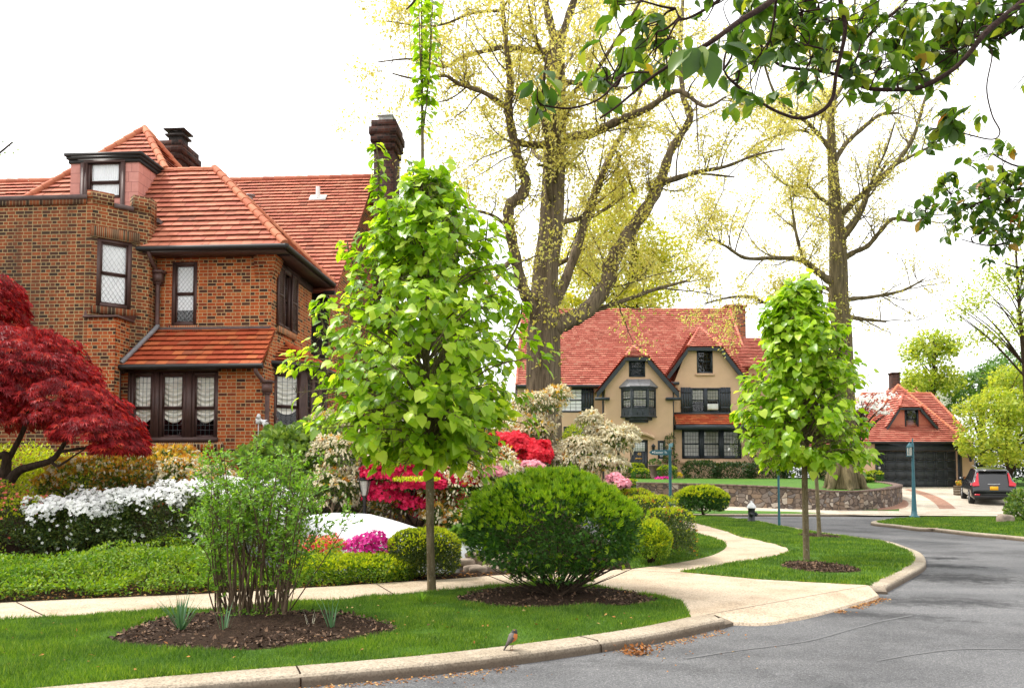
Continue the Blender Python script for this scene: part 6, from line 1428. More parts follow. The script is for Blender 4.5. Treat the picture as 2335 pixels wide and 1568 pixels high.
# the big near leaves
for (x, y, dx, dy, L, nx) in ((1590, 108, -.35, -.9, .135, .3), (1575, 112, -.75, -.75, .13, -.4), (1610, 112, .18, -1, .15, .1), (1640, 105, .85, -.55, .13, .2), (1600, 105, -.1, -.95, .12, -.6), (1655, 100, .7, -.3, .11, .5)):
    lp.append(at(x, y, 2.95)); ld.append(unit(np.array([dx, -.15, dy]))); ln_.append(unit(np.array([nx, -.8, .5]))); ls.append(L)
bm.build('boughs', M['bark_cherry'], cherry, uv=False)
mb = MB(); mb.leaves(np.array(lp), np.array(ld), np.array(ln_), np.array(ls), OVAL, gc.random(len(lp))); mb.build('leaves', M['lf_cherry'], cherry, uv=False)

# ------------------------------------------------------------------ red japanese maple
YM_ = 14.2
mbase = at(8, 1130, YM_); mbase[2] = gz(mbase[0], mbase[1]) - .02
maple = thing('japanese_maple', 'spreading deep red weeping maple in front of the brick house', 'tree', mbase); gm = np.random.default_rng(61)
MB_ = [blob(-10, 775, 14.5, 95, 60, 1.1), blob(-20, 700, 14.6, 66, 78, .9), blob(60, 850, 14.3, 150, 95, 1.3), blob(-40, 930, 14.0, 190, 120, 1.5), blob(150, 940, 14.0, 130, 78, 1.1), blob(225, 985, 13.8, 92, 52, .9), blob(275, 1020, 13.8, 55, 32, .6), blob(-180, 880, 14.4, 170, 170, 1.6)]
P, N, S = blob_pts(MB_, 60000, gm, .66, .16, 2.2, up_only=-.35, thin=.36, tfreq=2.6); n = len(P)
D = unit(N * [.9, .9, .1] + randdir(n, gm) * .35 + [0, 0, -.75]); mb = MB(); mb.leaves(P, D, unit(N + randdir(n, gm) * .4 + [0, 0, .3]), .115 * gm.uniform(.6, 1.3, n), MAPLE, np.clip(.25 + .3 * gm.normal(size=n) + .35 * (noise3(P, 2.0) - .3), 0, 1)); mb.build('crown', M['lf_maple'], maple, uv=False)
mt = MB()
for L in ([(2, 1150, 34, 0), (6, 1100, 30, 0), (14, 1060, 22, .05), (12, 1036, 18, .05), (-6, 1036, 15, .1), (-40, 980, 12, .2), (-60, 880, 8, .4)], [(10, 1115, 26, 0), (40, 1075, 20, -.1), (75, 1062, 17, -.2), (115, 1050, 14, -.3), (135, 1030, 11, -.3), (160, 990, 8, -.3), (200, 950, 5, -.2)],
          [(115, 1050, 8, -.3), (130, 1062, 6, -.4), (150, 1052, 5, -.5), (170, 1038, 4, -.5), (215, 1010, 3, -.5)], [(12, 1060, 14, .05), (60, 960, 10, .3), (60, 860, 7, .4), (10, 740, 5, .4)], [(135, 1030, 8, -.3), (200, 1020, 6, -.4), (260, 1020, 4, -.4)]):
    p, r = limb(L, YM_, 6); mt.tube(p, r, 9)
mt.build('trunk', M['bark_dark'], maple, smooth=True, uv=False)

# ------------------------------------------------------------------ background trees
def bgtree(label, px, Y, zbase, trunk, blobs, n, size, mat, seed, thin=.45, nb=24, name='tree', inner=.2, bark=None, tf=.9, grp=None, tm=LEAF):
    g = np.random.default_rng(seed); P, R = limb(trunk, Y, 5); base = P[0] * [1, 1, 0] + [0, 0, zbase]; P[0][2] = min(P[0][2], zbase - .1); T = thing(name, label, 'tree', base, grp)
    mb = MB(); mb.tube(P, R, 10); LB = []
    pts, N, S = blob_pts(blobs, n, g, inner, .2, 2.0, thin=thin, tfreq=tf)
    for k in range(nb):
        t = pts[g.integers(len(pts))]; j = int(np.clip(np.argmin(np.abs(P[:, 2] - (t[2] - 1.2 - .5 * np.linalg.norm((t - P[-1])[:2])))), 1, len(P) - 1)); s = P[j]
        m = (s + t) / 2 + [0, 0, .3]; mb.tube(smooth_path(np.array([s, m, t]), 4), np.linspace(R[j] * .45, .012, 9), 5, cap=False)
    mb.build('trunk', bark or M['bark_dark'], T, uv=False)
    mb = MB(); leafset(mb, pts, N, g, size, tm, up=.1, out=.4, jit=.9); mb.build('crown', mat, T, uv=False); return T
bgtree('yellow green spring tree rising behind the tan house roof', 1430, 74, 1.6, [(1440, 1070, 40, 0), (1442, 700, 26, 0), (1445, 500, 12, 0)], [blob(1400, 520, 74, 95, 110, 4.5), blob(1480, 600, 74, 110, 100, 5), blob(1340, 620, 73, 80, 90, 4), blob(1440, 680, 72, 130, 60, 4.5), blob(1410, 450, 75, 45, 50, 2.5), blob(1300, 690, 73, 70, 60, 3)], 22000, .34, M['lf_bg'], 71, .46, 30, tf=.55)
bgtree('pale green feathery tree behind the garage, close to the chimney', 2120, 64, 1.6, [(2128, 1080, 14, 0), (2126, 930, 11, 0), (2130, 820, 7, 0), (2128, 770, 4, 0)], [blob(2100, 800, 64, 42, 50, 2), blob(2150, 790, 64, 42, 48, 2), blob(2085, 870, 63, 38, 45, 2), blob(2150, 870, 64, 50, 50, 2.2), blob(2060, 900, 63, 22, 20, 1.2)], 6500, .30, M['lf_yel'], 72, .46, 18, tf=1.0)
bgtree('broad yellow green maple to the right of the garage', 2270, 49, 1.2, [(2300, 1110, 16, 0), (2298, 1000, 14, 0), (2296, 900, 8, 0)], [blob(2262, 930, 48, 75, 50, 2.2), blob(2330, 950, 49, 80, 65, 2.4), blob(2255, 1000, 47.5, 62, 50, 2), blob(2320, 870, 50, 70, 42, 2), blob(2236, 960, 48, 46, 48, 1.5), blob(2225, 1010, 48, 36, 46, 1.4), blob(2400, 960, 49, 80, 80, 2.5), blob(2290, 1040, 47.5, 60, 34, 1.6)], 24000, .22, M['lf_yel'], 73, .40, 20, tf=1.3, inner=.4)
bgtree('dark green tree standing above the maple beyond the garage', 2240, 66, 1.6, [(2240, 1080, 16, 0), (2240, 900, 12, 0), (2240, 850, 6, 0)], [blob(2215, 880, 66, 50, 38, 2.2), blob(2262, 866, 66, 50, 44, 2.2), blob(2300, 850, 68, 60, 55, 2.5), blob(2200, 920, 64, 40, 32, 2)], 8500, .26, M['lf_conifer'], 74, .38, 14, inner=.4, tf=.9)
bgtree('bare slender tree with sparse leaves along the right edge', 2330, 44, 1.0, [(2352, 1120, 15, 0), (2345, 1000, 13, 0), (2338, 860, 11, 0), (2326, 720, 8, 0), (2318, 600, 5, 0), (2316, 540, 3, 0)], [blob(2290, 640, 44, 85, 80, 2.2), blob(2330, 740, 44, 60, 80, 1.8), blob(2210, 700, 43, 60, 55, 1.6), blob(2250, 770, 43.5, 60, 50, 1.6), blob(2370, 600, 44, 60, 90, 2)], 5200, .17, M['lf_yel'], 75, .48, 22, tf=1.1)
bgtree('dogwood with white spring blossom beside the garage roof', 1985, 46, 1.3, [(1955, 1095, 14, 0), (1958, 1000, 11, 0), (1965, 930, 7, 0)], [blob(1972, 912, 46, 34, 16, 1.2), blob(2005, 905, 46, 40, 14, 1.2), blob(2000, 928, 45.5, 34, 13, 1), blob(1950, 930, 46, 35, 25, 1.2), blob(2018, 940, 45.5, 20, 10, .8)], 1200, .12, M['fl_white'], 76, .5, 18, name='dogwood_tree', tf=1.5, tm=FLOWER)
bgtree('small leafy tree with twigs peeking in past the brick house at far left', -160, 12, .8, [(-190, 1150, 26, 0), (-180, 800, 20, 0), (-170, 500, 14, 0), (-150, 330, 8, 0)], [blob(-60, 320, 12, 88, 46, .5), blob(-170, 300, 12, 110, 110, .8)], 800, .055, M['lf_rhodo'], 77, .45, 22, tf=4)
for i, (px, py, Y, rx, rz, lab) in enumerate([(1120, 930, 70, 60, 120, 'loose green tree glimpsed between the brick house and the oak'), (2380, 900, 62, 70, 120, 'leafy green tree at the right edge beyond the slender bare one')]):
    bgtree(lab, px, Y, 1.5, [(px, 1080, 14, 0), (px, 950, 10, 0), (px, 850, 5, 0)], [blob(px, py, Y, rx, rz * .6, 3), blob(px + 40, py + 50, Y, rx, rz * .5, 3), blob(px - 40, py + 40, Y, rx * .8, rz * .5, 3)], 6000, .3, M['lf_conifer'] if i else M['lf_bg'], 80 + i, .4, 12, inner=.4, tf=.8)
# ------------------------------------------------------------------ shrubs and beds
top = lambda P, N, g: (N[:, 2] > .25 + .25 * g.random(len(P))) | (g.random(len(P)) < .05)
anyw = lambda P, N, g: N[:, 2] > -.2
front_top = lambda P, N, g: (N[:, 2] > .1) & (g.random(len(P)) < .75) | (g.random(len(P)) < .12)
def gbase(px, py, Y): q = at(px, py, Y); return v3(q[0], Y, gz(q[0], Y))
# many-stemmed foreground shrub
gs = np.random.default_rng(91); Yf = 9.2; fb = gnd(578, 1404, ZL + .05)
fs = thing('multi_stem_shrub', 'tall upright shrub of many thin stems rising from the nearest mulch bed', 'shrub', fb); sm = MB(); lm = MB(); sp, sdir, ssz = [], [], []
for k in range(70):
    bx = gs.uniform(488, 662); tx = 578 + (bx - 578) * 1.5 + gs.normal() * 42; ty = gs.uniform(1005, 1150) + (abs(tx - 578) / 150) ** 2 * 30
    if gs.random() < .18: ty = gs.uniform(1150, 1260)
    b = at(bx, 1400, Yf + gs.normal() * .16); b[2] = ZL + .03; t = at(tx, ty, Yf + gs.normal() * .42); m1 = b * .65 + t * .35 + gs.normal(size=3) * .035; m2 = b * .3 + t * .7 + gs.normal(size=3) * .05
    P = smooth_path(np.array([b, m1, m2, t]), 6); r0 = gs.uniform(.006, .016); sm.tube(P, np.linspace(r0, .0025, len(P)), 5, cap=False, rnd=gs.random())
    edge = abs(tx - 578) / 150; lo = .58 - .26 * min(edge, 1) - (.2 if gs.random() < .15 else 0); n = len(P)
    for f in np.arange(lo, 1.0, .020):
        q = P[int(f * (n - 1))]; w_ = (f - lo) / (1 - lo)
        if gs.random() > .38 + .5 * w_: continue
        d = unit(np.array([gs.normal(), gs.normal(), .55])); l = gs.uniform(.06, .24); e = q + d * l; sm.tube([q, q + d * l * .5 + [0, 0, .01], e], [.003, .0022, .0015], 3, cap=False)
        for h in np.linspace(.25, 1, int(4 + l * 34)): sp.append(q + (e - q) * h + gs.normal(size=3) * .008); sdir.append(unit(d + gs.normal(size=3) * .8)); ssz.append(gs.uniform(.034, .062))
for k in range(26):      # suckers at the foot
    b = at(gs.uniform(500, 640), 1405, Yf - gs.uniform(0, .3)); b[2] = ZL + .06
    for j in range(7): sp.append(b + gs.normal(size=3) * .035); sdir.append(unit(gs.normal(size=3) + [0, 0, .6])); ssz.append(.04)
sp, sdir = np.array(sp), np.array(sdir); n = len(sp); lm.leaves(sp, sdir, unit(randdir(n, gs) * .6 + [0, -.1, .8]), np.array(ssz), LEAF, gs.random(n))
sm.build('stems', M['bark_shrub'], fs, uv=False); lm.build('foliage', M['lf_shrub'], fs, uv=False)
# big rounded dark bush
gb_ = np.random.default_rng(92); Yb_ = 10.8; bb = gnd(1266, 1358, ZL + .05)
BB = [blob(1265, 1195, Yb_, 196, 122, 1.05), blob(1190, 1215, Yb_, 128, 95, .85), blob(1352, 1210, Yb_, 112, 92, .85), blob(1270, 1150, Yb_, 130, 78, .8), blob(1265, 1270, Yb_, 120, 60, .7)]
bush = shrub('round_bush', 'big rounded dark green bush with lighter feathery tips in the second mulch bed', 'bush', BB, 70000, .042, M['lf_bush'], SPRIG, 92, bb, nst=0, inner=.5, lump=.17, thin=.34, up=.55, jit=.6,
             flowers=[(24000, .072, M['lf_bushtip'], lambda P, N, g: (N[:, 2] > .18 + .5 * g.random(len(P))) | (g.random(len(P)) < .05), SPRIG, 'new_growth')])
tips = [at(gb_.uniform(1110, 1430), gb_.uniform(1210, 1300), Yb_ + gb_.normal() * .35) for _ in range(60)]; st = stems_mb(bb, tips, gb_, .016, .004, .06)
for x, y in ((1085, 1300), (1120, 1290), (1430, 1300), (1455, 1290), (1160, 1312), (1400, 1310)):
    t = at(x, y, Yb_ - .2); st.tube(smooth_path(np.array([bb, (bb + t) / 2 + [0, 0, -.03], t]), 5), np.linspace(.01, .003, 11), 5, cap=False)
st.build('stem', M['bark_dark'], bush, uv=False)
# white azalea hedge, three plants
for i, (lab, bl, n) in enumerate([
    ('white azalea with the flattest top, at the left end of the white row', [blob(150, 1205, 13.4, 82, 78, .75), blob(235, 1200, 13.4, 70, 80, .75)], 11000),
    ('white azalea in the middle of the row with few flowers low down', [blob(330, 1192, 13.6, 80, 86, .8), blob(405, 1190, 13.6, 75, 92, .8), blob(360, 1240, 13.6, 100, 40, .5)], 13000),
    ('tallest white azalea standing behind the many-stemmed shrub', [blob(490, 1185, 13.8, 80, 96, .85), blob(575, 1190, 13.8, 78, 94, .85), blob(645, 1210, 13.8, 58, 75, .8)], 14000)]):
    shrub('white_azalea', lab, 'azalea', bl, int(n * 1.7), .042, M['lf_azal'], LEAF, 100 + i, None, nst=14, inner=.45, lump=.28, thin=.33, group='white azaleas in a row along the ground cover',
          flowers=[(11000 if i < 2 else 13000, .062, M['fl_white'], lambda P, N, g: (N[:, 2] > .18 + .75 * noise3(P, 3.2)) | (g.random(len(P)) < (.018 if i < 2 else .05)), FLOWER, 'blossom')])
shrub('coral_azalea', 'low clipped azalea with coral buds at the left edge of the picture', 'azalea', [blob(-30, 1180, 13.2, 95, 82, .8), blob(60, 1195, 13.2, 66, 66, .7)], 9000, .04, M['lf_azal'], LEAF, 104, nst=10, inner=.45, thin=.3,
      flowers=[(4200, .05, M['lf_hedgetop'], top, SPRIG, 'new_growth'), (900, .05, M['fl_coral'], top, FLOWER, 'blossom')])
# ground cover along the walk (uncountable)
gg = np.random.default_rng(93); mb = MB(); N_ = 80000; X = gg.uniform(-13.5, -3.35, N_); d = gg.uniform(.02, 2.5, N_) ** 1.0; Y = yb(X) + d; hc = np.minimum(.17 + d * .30, .42) * (.55 + .8 * noise3(np.stack([X, Y, 0 * X], -1), 1.7)) * (1 - ss((X + 4.3) / .9) * .5)
dep = gg.random(N_) ** .45; Z = garden_z(X, Y) + hc * dep; P = np.stack([X, Y, Z], -1); k = noise3(P, 5, 4) > .30; P = P[k]; dep = dep[k]; n = len(P)
mb.leaves(P, unit(randdir(n, gg) * .8 + [0, -.15, .55]), unit(randdir(n, gg) * .5 + [0, 0, .8]), gg.uniform(.032, .066, n), LEAF, np.clip(gg.random(n) * .6 + .4 * noise3(P, 3), 0, 1)); o = mb.build('ground_cover', M['lf_cover'], uv=False); o['kind'] = 'stuff'
gcs = MB(); k = gg.integers(0, n, 1400)
for q in P[k]:
    b = np.array([q[0], q[1] + .02, gz(q[0], q[1])]); gcs.tube([b, (b + q) / 2 + gg.normal(size=3) * .02, q], [.004, .003, .002], 3, cap=False)
o2 = gcs.build('ground_cover_twigs', M['bark_shrub'], uv=False); o2['kind'] = 'stuff'
# row behind the white azaleas
for i, (nm, lab, cat, bl, n, sz, mt, fl) in enumerate([
 ('lime_shrub', 'bright lime green shrub glowing under the red maple branches', 'shrub', [blob(20, 1065, 16.4, 130, 62, 1), blob(140, 1085, 16.2, 90, 52, .9), blob(-80, 1085, 16.2, 90, 60, .9), blob(90, 1110, 15.6, 75, 40, .7)], 13000, .06, M['lf_lime'], []),
 ('pieris_shrub', 'rust and cream pieris shrub just right of the lime shrub', 'shrub', [blob(190, 1085, 15.6, 75, 45, .7), blob(130, 1108, 15.3, 50, 30, .5), blob(250, 1080, 15.6, 62, 45, .7)], 6500, .055, M['lf_pieris'], [(3000, .085, M['lf_rust'], front_top, SPRIG, 'new_growth'), (1500, .075, M['fl_cream'], front_top, PANICLE, 'blossom')]),
 ('pieris_shrub', 'orange tinged pieris shrub below the triple window', 'shrub', [blob(330, 1068, 16.2, 75, 50, .8), blob(395, 1058, 16.4, 58, 42, .7), blob(290, 1100, 15.8, 60, 40, .6)], 7000, .055, M['lf_pieris'], [(3800, .085, M['lf_rust'], front_top, SPRIG, 'new_growth'), (1000, .07, M['fl_cream'], front_top, PANICLE, 'blossom')]),
 ('pieris_shrub', 'pieris with pale cream flower tassels behind the tallest white azalea', 'shrub', [blob(420, 1085, 16, 55, 45, .7), blob(480, 1100, 15.8, 50, 40, .6)], 4500, .055, M['lf_pieris'], [(1200, .085, M['lf_rust'], front_top, SPRIG, 'new_growth'), (2600, .075, M['fl_cream'], front_top, PANICLE, 'blossom')]),
 ('rhododendron', 'broad green rhododendron in front of the bay window', 'shrub', [blob(660, 1020, 17.4, 72, 55, .9), blob(720, 1010, 17.2, 62, 55, .8), blob(600, 1050, 17.2, 62, 45, .8), blob(690, 1070, 16.8, 80, 60, .8)], 6500, .11, M['lf_rhodo'], []),
 ('holly_bush', 'dark green holly bush behind the multi stem shrub and the car cover', 'bush', [blob(720, 1150, 16.9, 90, 70, .6), blob(600, 1130, 16.6, 110, 70, .6), blob(800, 1160, 17.2, 60, 45, .5)], 7000, .06, M['lf_azal'], []),
]):
    shrub(nm, lab, cat, bl, n, sz, mt, BROAD if nm == 'rhododendron' else LEAF, 110 + i, nst=10, inner=.45, lump=.2, thin=.32, flowers=fl)
# low yellow green hedge, round boxwood, azaleas by the covered car
shrub('low_hedge', 'low yellow green clipped hedge between the sidewalk and the covered car', 'hedge', [blob(735, 1302, 12.3, 78, 38, .55, 2.6), blob(830, 1298, 12.5, 80, 36, .5, 2.6), blob(905, 1300, 12.7, 45, 28, .45, 2.6)], 24000, .036, M['lf_cover'], LEAF, 120, nst=12, inner=.35, thin=0, flowers=[(7500, .042, M['lf_lime'], top, SPRIG, 'new_growth')])
shrub('boxwood', 'round clipped boxwood behind the tall linden trunk', 'bush', [blob(968, 1262, 12.9, 82, 58, .56, 2.7)], 26000, .032, M['lf_azal'], LEAF, 121, nst=10, inner=.35, lump=.06, flowers=[(4200, .042, M['lf_hedgetop'], lambda P, N, g: (N[:, 2] > .0 + .4 * g.random(len(P))) | (g.random(len(P)) < .1), SPRIG, 'new_growth')])
shrub('red_azalea', 'small loose azalea with orange red flowers in front of the white car cover', 'azalea', [blob(742, 1248, 12.9, 50, 27, .35)], 1800, .04, M['lf_lime'], LEAF, 122, nst=16, inner=.3, lump=.3, flowers=[(260, .045, M['fl_coral'], anyw, FLOWER, 'blossom'), (200, .055, M['fl_red'], anyw, FLOWER, 'blossom')])
shrub('magenta_azalea', 'small magenta azalea against the white car cover', 'azalea', [blob(845, 1250, 12.9, 52, 24, .35), blob(848, 1232, 12.9, 30, 16, .25)], 900, .035, M['lf_azal'], LEAF, 123, nst=14, inner=.3, lump=.3, flowers=[(1300, .06, M['fl_mag'], anyw, FLOWER, 'blossom')])
# pieris thicket around the azaleas, each plant with bare twisting stems
PI = [('pieris with hanging cream tassels and a lantern in front of it', [blob(790, 1040, 16.4, 78, 52, .7), blob(765, 1110, 16.2, 60, 50, .6), blob(840, 1090, 16.3, 50, 55, .5)], 4200, 900, 1000),
      ('pieris with rust new leaves behind the hood of the covered car', [blob(925, 1148, 16.3, 62, 40, .5), blob(985, 1135, 16.1, 50, 50, .5), blob(880, 1150, 16.4, 36, 30, .4)], 3000, 1900, 300),
      ('pieris tangle just right of the tall linden trunk', [blob(1055, 1110, 16.0, 75, 62, .7), blob(1110, 1080, 16.2, 70, 60, .6), blob(1040, 1050, 16.8, 55, 40, .5)], 4400, 1300, 1000),
      ('cream flowered pieris high behind the linden foliage', [blob(770, 975, 18.2, 70, 38, .7), blob(860, 1000, 18.2, 60, 35, .6), blob(1030, 985, 18.2, 70, 45, .7), blob(1110, 990, 18.4, 60, 40, .6)], 3600, 1000, 1000),
      ('tall leggy pieris standing in front of the oak trunk', [blob(1232, 925, 18.5, 52, 32, .6), blob(1268, 905, 18.5, 30, 24, .5), blob(1225, 985, 18.3, 40, 36, .5), blob(1210, 1045, 18.3, 55, 32, .5)], 2800, 800, 950),
      ('widest pieris, heavy with cream bells above the rounded bush', [blob(1335, 1030, 18, 58, 36, .6), blob(1400, 1005, 18.2, 48, 34, .6), blob(1345, 958, 18.4, 24, 20, .4), blob(1372, 985, 18.4, 34, 22, .5), blob(1430, 990, 18.4, 24, 18, .4), blob(1290, 1050, 18, 45, 28, .5), blob(1365, 1058, 17.8, 60, 22, .5)], 3600, 500, 2400),
      ('low pieris between the boxwood and the rounded bush', [blob(1060, 1190, 15.4, 50, 34, .4), blob(1120, 1160, 15.6, 55, 42, .5), blob(1000, 1180, 15.6, 34, 30, .4)], 2600, 900, 220)]
for i, (lab, bl, n, nr, nf) in enumerate(PI):
    T = shrub('pieris_shrub', lab, 'shrub', bl, int(n * 1.25), .062, M['lf_pieris'], LEAF, 130 + i, nst=0, inner=.35, lump=.28, thin=.40, group='pieris shrubs around the red azaleas',
              flowers=[(int(nr * 1.1), .095, M['lf_rust'], front_top, SPRIG, 'new_growth'), (int(nf * 6.0), .075, M['fl_cream'], front_top, PANICLE, 'blossom')])
    g = np.random.default_rng(230 + i); cx = np.mean([c for c, _, _ in bl], 0); sb = MB()
    for _ in range(9):
        c, r, _p = bl[g.integers(len(bl))]; t = c + g.normal(size=3) * r * .45; b = v3(cx[0] + g.normal() * .35, cx[1] + g.normal() * .2, 0); b[2] = gz(b[0], b[1]) - .03
        P = np.array([b, b * .6 + t * .4 + g.normal(size=3) * .12, b * .3 + t * .7 + g.normal(size=3) * .12, t]); sb.tube(smooth_path(P, 5), np.linspace(.022, .006, 16), 6, cap=False)
    sb.build('stem', M['bark_pale'], T, uv=False)
AZ = [('crimson_azalea', 'flat topped crimson azalea left of the tall linden trunk', [blob(925, 1080, 15.7, 78, 28, .45, 2.6), blob(955, 1106, 15.6, 62, 20, .4)], M['fl_crim'], 5200),
      ('crimson_azalea', 'shaded deep crimson azalea just above the car hood', [blob(885, 1130, 15.9, 48, 34, .4), blob(950, 1150, 16.0, 50, 30, .4), blob(1010, 1165, 17, 60, 40, .5)], M['fl_crim'], 3000),
      ('crimson_azalea', 'crimson azalea row showing through the pieris tangle', [blob(1040, 1100, 15.9, 62, 16, .35), blob(1125, 1062, 17.2, 62, 16, .4)], M['fl_crim'], 3000),
      ('red_azalea', 'tall bright red azalea beside the oak trunk', [blob(1165, 1020, 17.9, 66, 32, .5), blob(1222, 1042, 17.7, 34, 34, .4), blob(1130, 1048, 17.8, 50, 26, .4)], M['fl_red'], 5200),
      ('pink_azalea', 'soft pink azalea at the foot of the tall red one', [blob(1214, 1068, 17.0, 26, 13, .3), blob(1120, 1080, 15.7, 26, 10, .25)], M['fl_pink'], 1900),
      ('pink_azalea', 'pink azalea peeking over the right shoulder of the rounded bush', [blob(1404, 1093, 17.2, 13, 10, .3), blob(1420, 1106, 16.8, 12, 9, .25)], M['fl_pink'], 800)]
for i, (nm, lab, bl, fm, nf) in enumerate(AZ):
    shrub(nm, lab, 'azalea', bl, int(nf * .9), .045, M['lf_azal'], LEAF, 150 + i, nst=8, inner=.5, lump=.30, group='red and pink azaleas behind the covered car', flowers=[(int(nf * 2.6), .075, fm, lambda P, N, g: N[:, 2] > -.35 + .2 * g.random(len(P)), FLOWER, 'blossom')])
shrub('lime_shrub', 'thin yellow green shrub between the two crimson azaleas', 'shrub', [blob(950, 1092, 15.2, 55, 5, .3)], 900, .05, M['lf_lime'], LEAF, 160, nst=5)
shrub('green_bush', 'green bush at the foot of the stucco house, left of the oriel', 'bush', [blob(1330, 990, 30.5, 44, 26, .9), blob(1300, 1030, 30, 50, 40, .9)], 2600, .11, M['lf_yel'], LEAF, 161, nst=5)
shrub('hosta', 'low blue green leafy plant beside the rounded bush', 'plant', [blob(1058, 1222, 14.2, 36, 22, .35)], 260, .13, M['lf_conifer'], BROAD, 162, nst=0, inner=.2)
# hedge right of the bush
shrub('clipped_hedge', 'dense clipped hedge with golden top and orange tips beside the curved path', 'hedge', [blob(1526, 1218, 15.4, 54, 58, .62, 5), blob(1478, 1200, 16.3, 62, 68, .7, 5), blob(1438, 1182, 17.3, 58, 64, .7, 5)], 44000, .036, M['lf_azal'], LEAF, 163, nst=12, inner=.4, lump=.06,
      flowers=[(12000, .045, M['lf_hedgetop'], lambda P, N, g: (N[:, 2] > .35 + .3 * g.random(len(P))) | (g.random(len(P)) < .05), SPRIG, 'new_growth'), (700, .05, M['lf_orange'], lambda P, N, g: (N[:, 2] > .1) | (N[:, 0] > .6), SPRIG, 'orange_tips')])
shrub('yellow_shrub', 'yellow green shrub tucked between the rounded bush and the clipped hedge', 'shrub', [blob(1487, 1232, 14.7, 44, 50, .5)], 12000, .036, M['lf_cover'], LEAF, 164, nst=8, inner=.4, flowers=[(1800, .05, M['lf_hedgetop'], anyw, SPRIG, 'new_growth')])
shrub('round_bush', 'round green bush on the street corner in front of the stone wall', 'bush', [blob(1602, 1140, 33.6, 62, 33, 1.0)], 7500, .085, M['lf_bush'], SPRIG, 165, at(1602, 1173, 33.6), nst=8, inner=.5, lump=.08, flowers=[(3200, .11, M['lf_hedgetop'], lambda P, N, g: (N[:, 2] > .25 + .4 * g.random(len(P))) | (g.random(len(P)) < .06), SPRIG, 'new_growth')])
# plants at the stucco house
YH = 50.6
shrub('yew_hedge', 'long dark yew hedge under the ground floor window of the stucco house', 'hedge', [blob(1598, 1074, YH, 40, 24, .7, 4), blob(1672, 1076, YH, 42, 22, .7, 4), blob(1750, 1076, YH, 44, 22, .7, 4), blob(1830, 1078, YH, 44, 22, .7, 4), blob(1890, 1080, YH - .3, 24, 20, .7, 4)], 13000, .12, M['lf_yew'], LEAF, 170, nst=8, inner=.6, lump=.10, flowers=[(1500, .12, M['lf_azal'], top, LEAF, 'new_growth')])
for i, (lab, x, y, rx, rz, Y) in enumerate([('clipped boxwood beside the front door, nearest to the steps', 1461, 1084, 21, 17, 49.5), ('boxwood half hidden by the dark garden lamp post', 1428, 1076, 24, 15, 50.5), ('lower boxwood at the end of the stone wall', 1432, 1108, 28, 15, 44.5), ('square boxwood in front of the small side window', 1522, 1077, 22, 16, 49.6), ('round boxwood by the left jamb of the garage door', 1994, 1086, 17, 13, 47.5), ('small low boxwood left of the garage one', 1974, 1096, 13, 7, 46.5), ('boxwood behind the front steps row, by the left wall', 1450, 1068, 20, 12, 51.2)]):
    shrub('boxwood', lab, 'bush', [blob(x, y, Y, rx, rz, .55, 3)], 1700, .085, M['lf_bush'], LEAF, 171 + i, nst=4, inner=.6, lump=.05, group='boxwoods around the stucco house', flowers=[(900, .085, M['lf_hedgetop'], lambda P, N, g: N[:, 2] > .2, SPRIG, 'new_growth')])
shrub('climbing_shrub', 'thin dark shrub trained up the wall beside the small side window', 'shrub', [blob(1530, 1050, 51.6, 20, 26, .3), blob(1527, 1015, 51.7, 14, 32, .25)], 900, .13, M['lf_azal'], LEAF, 180, nst=8, thin=.4)
shrub('rose_bush', 'airy shrub with a few white flowers at the right end of the ground floor window', 'shrub', [blob(1700, 1015, 51.4, 34, 42, .5), blob(1740, 1030, 51.4, 34, 36, .5)], 1200, .12, M['lf_azal'], LEAF, 181, nst=12, thin=.45, flowers=[(26, .22, M['fl_white'], anyw, FLOWER, 'blossom')])
shrub('pansy_clump', 'yellow flowers at the corner of the stucco house lawn', 'flowers', [blob(1547, 1084, 49.8, 7, 5, .2)], 60, .08, M['lf_yel'], LEAF, 182, nst=0, flowers=[(120, .12, M['fl_yel'], anyw, FLOWER, 'blossom')])
shrub('pink_flowers', 'low magenta flowers under the square boxwood', 'flowers', [blob(1513, 1092, 48.6, 17, 3.5, .2)], 60, .08, M['lf_yel'], LEAF, 183, nst=0, flowers=[(200, .12, M['fl_mag'], anyw, FLOWER, 'blossom')])
pt = thing('flower_pot', 'tall tan urn with a green plant beside the front steps', 'pot', v3(XZ(1493, 1080, 50.3)[0], 50.3, 1.55)); mb = MB(); mb.lathe(ORIG[pt.name], [(0, 0), (.26, 0), (.2, .08), (.3, .45), (.38, .78), (.42, .8), (.40, .86), (.3, .84)], 16); mb.build('urn', M['cap'], pt, smooth=True)
pm = MB(); g = np.random.default_rng(5); P, N, S = blob_pts([(ORIG[pt.name] + [0, 0, .98], np.array([.4, .4, .28]), 2)], 400, g); leafset(pm, P, N, g, .1, LEAF); pm.build('foliage', M['lf_bush'], pt, uv=False)
shrub('rhododendron_bush', 'dark rhododendron at the right edge in front of the parked car', 'bush', [blob(2335, 1148, 29.5, 38, 36, .6), blob(2385, 1140, 29.5, 45, 45, .7), blob(2318, 1165, 29.3, 24, 20, .4)], 3200, .10, M['lf_rhodo'], BROAD, 190, gnd(2340, 1186, ZL), nst=8, inner=.45)
for i, (lab, x, y, rx, rz, Y) in enumerate([('tall dark hedge bank behind the black car', 2258, 1052, 62, 58, 52), ('dark shrub bank running out of frame beyond the black car', 2362, 1055, 64, 62, 52), ('low dark yew beside the garage corner', 2228, 1085, 18, 24, 51.5)]):
    shrub('dark_shrub', lab, 'shrub', [blob(x, y, Y, rx, rz, 1.2)], 4200, .16, M['lf_yew'], LEAF, 191 + i, nst=6, inner=.5)
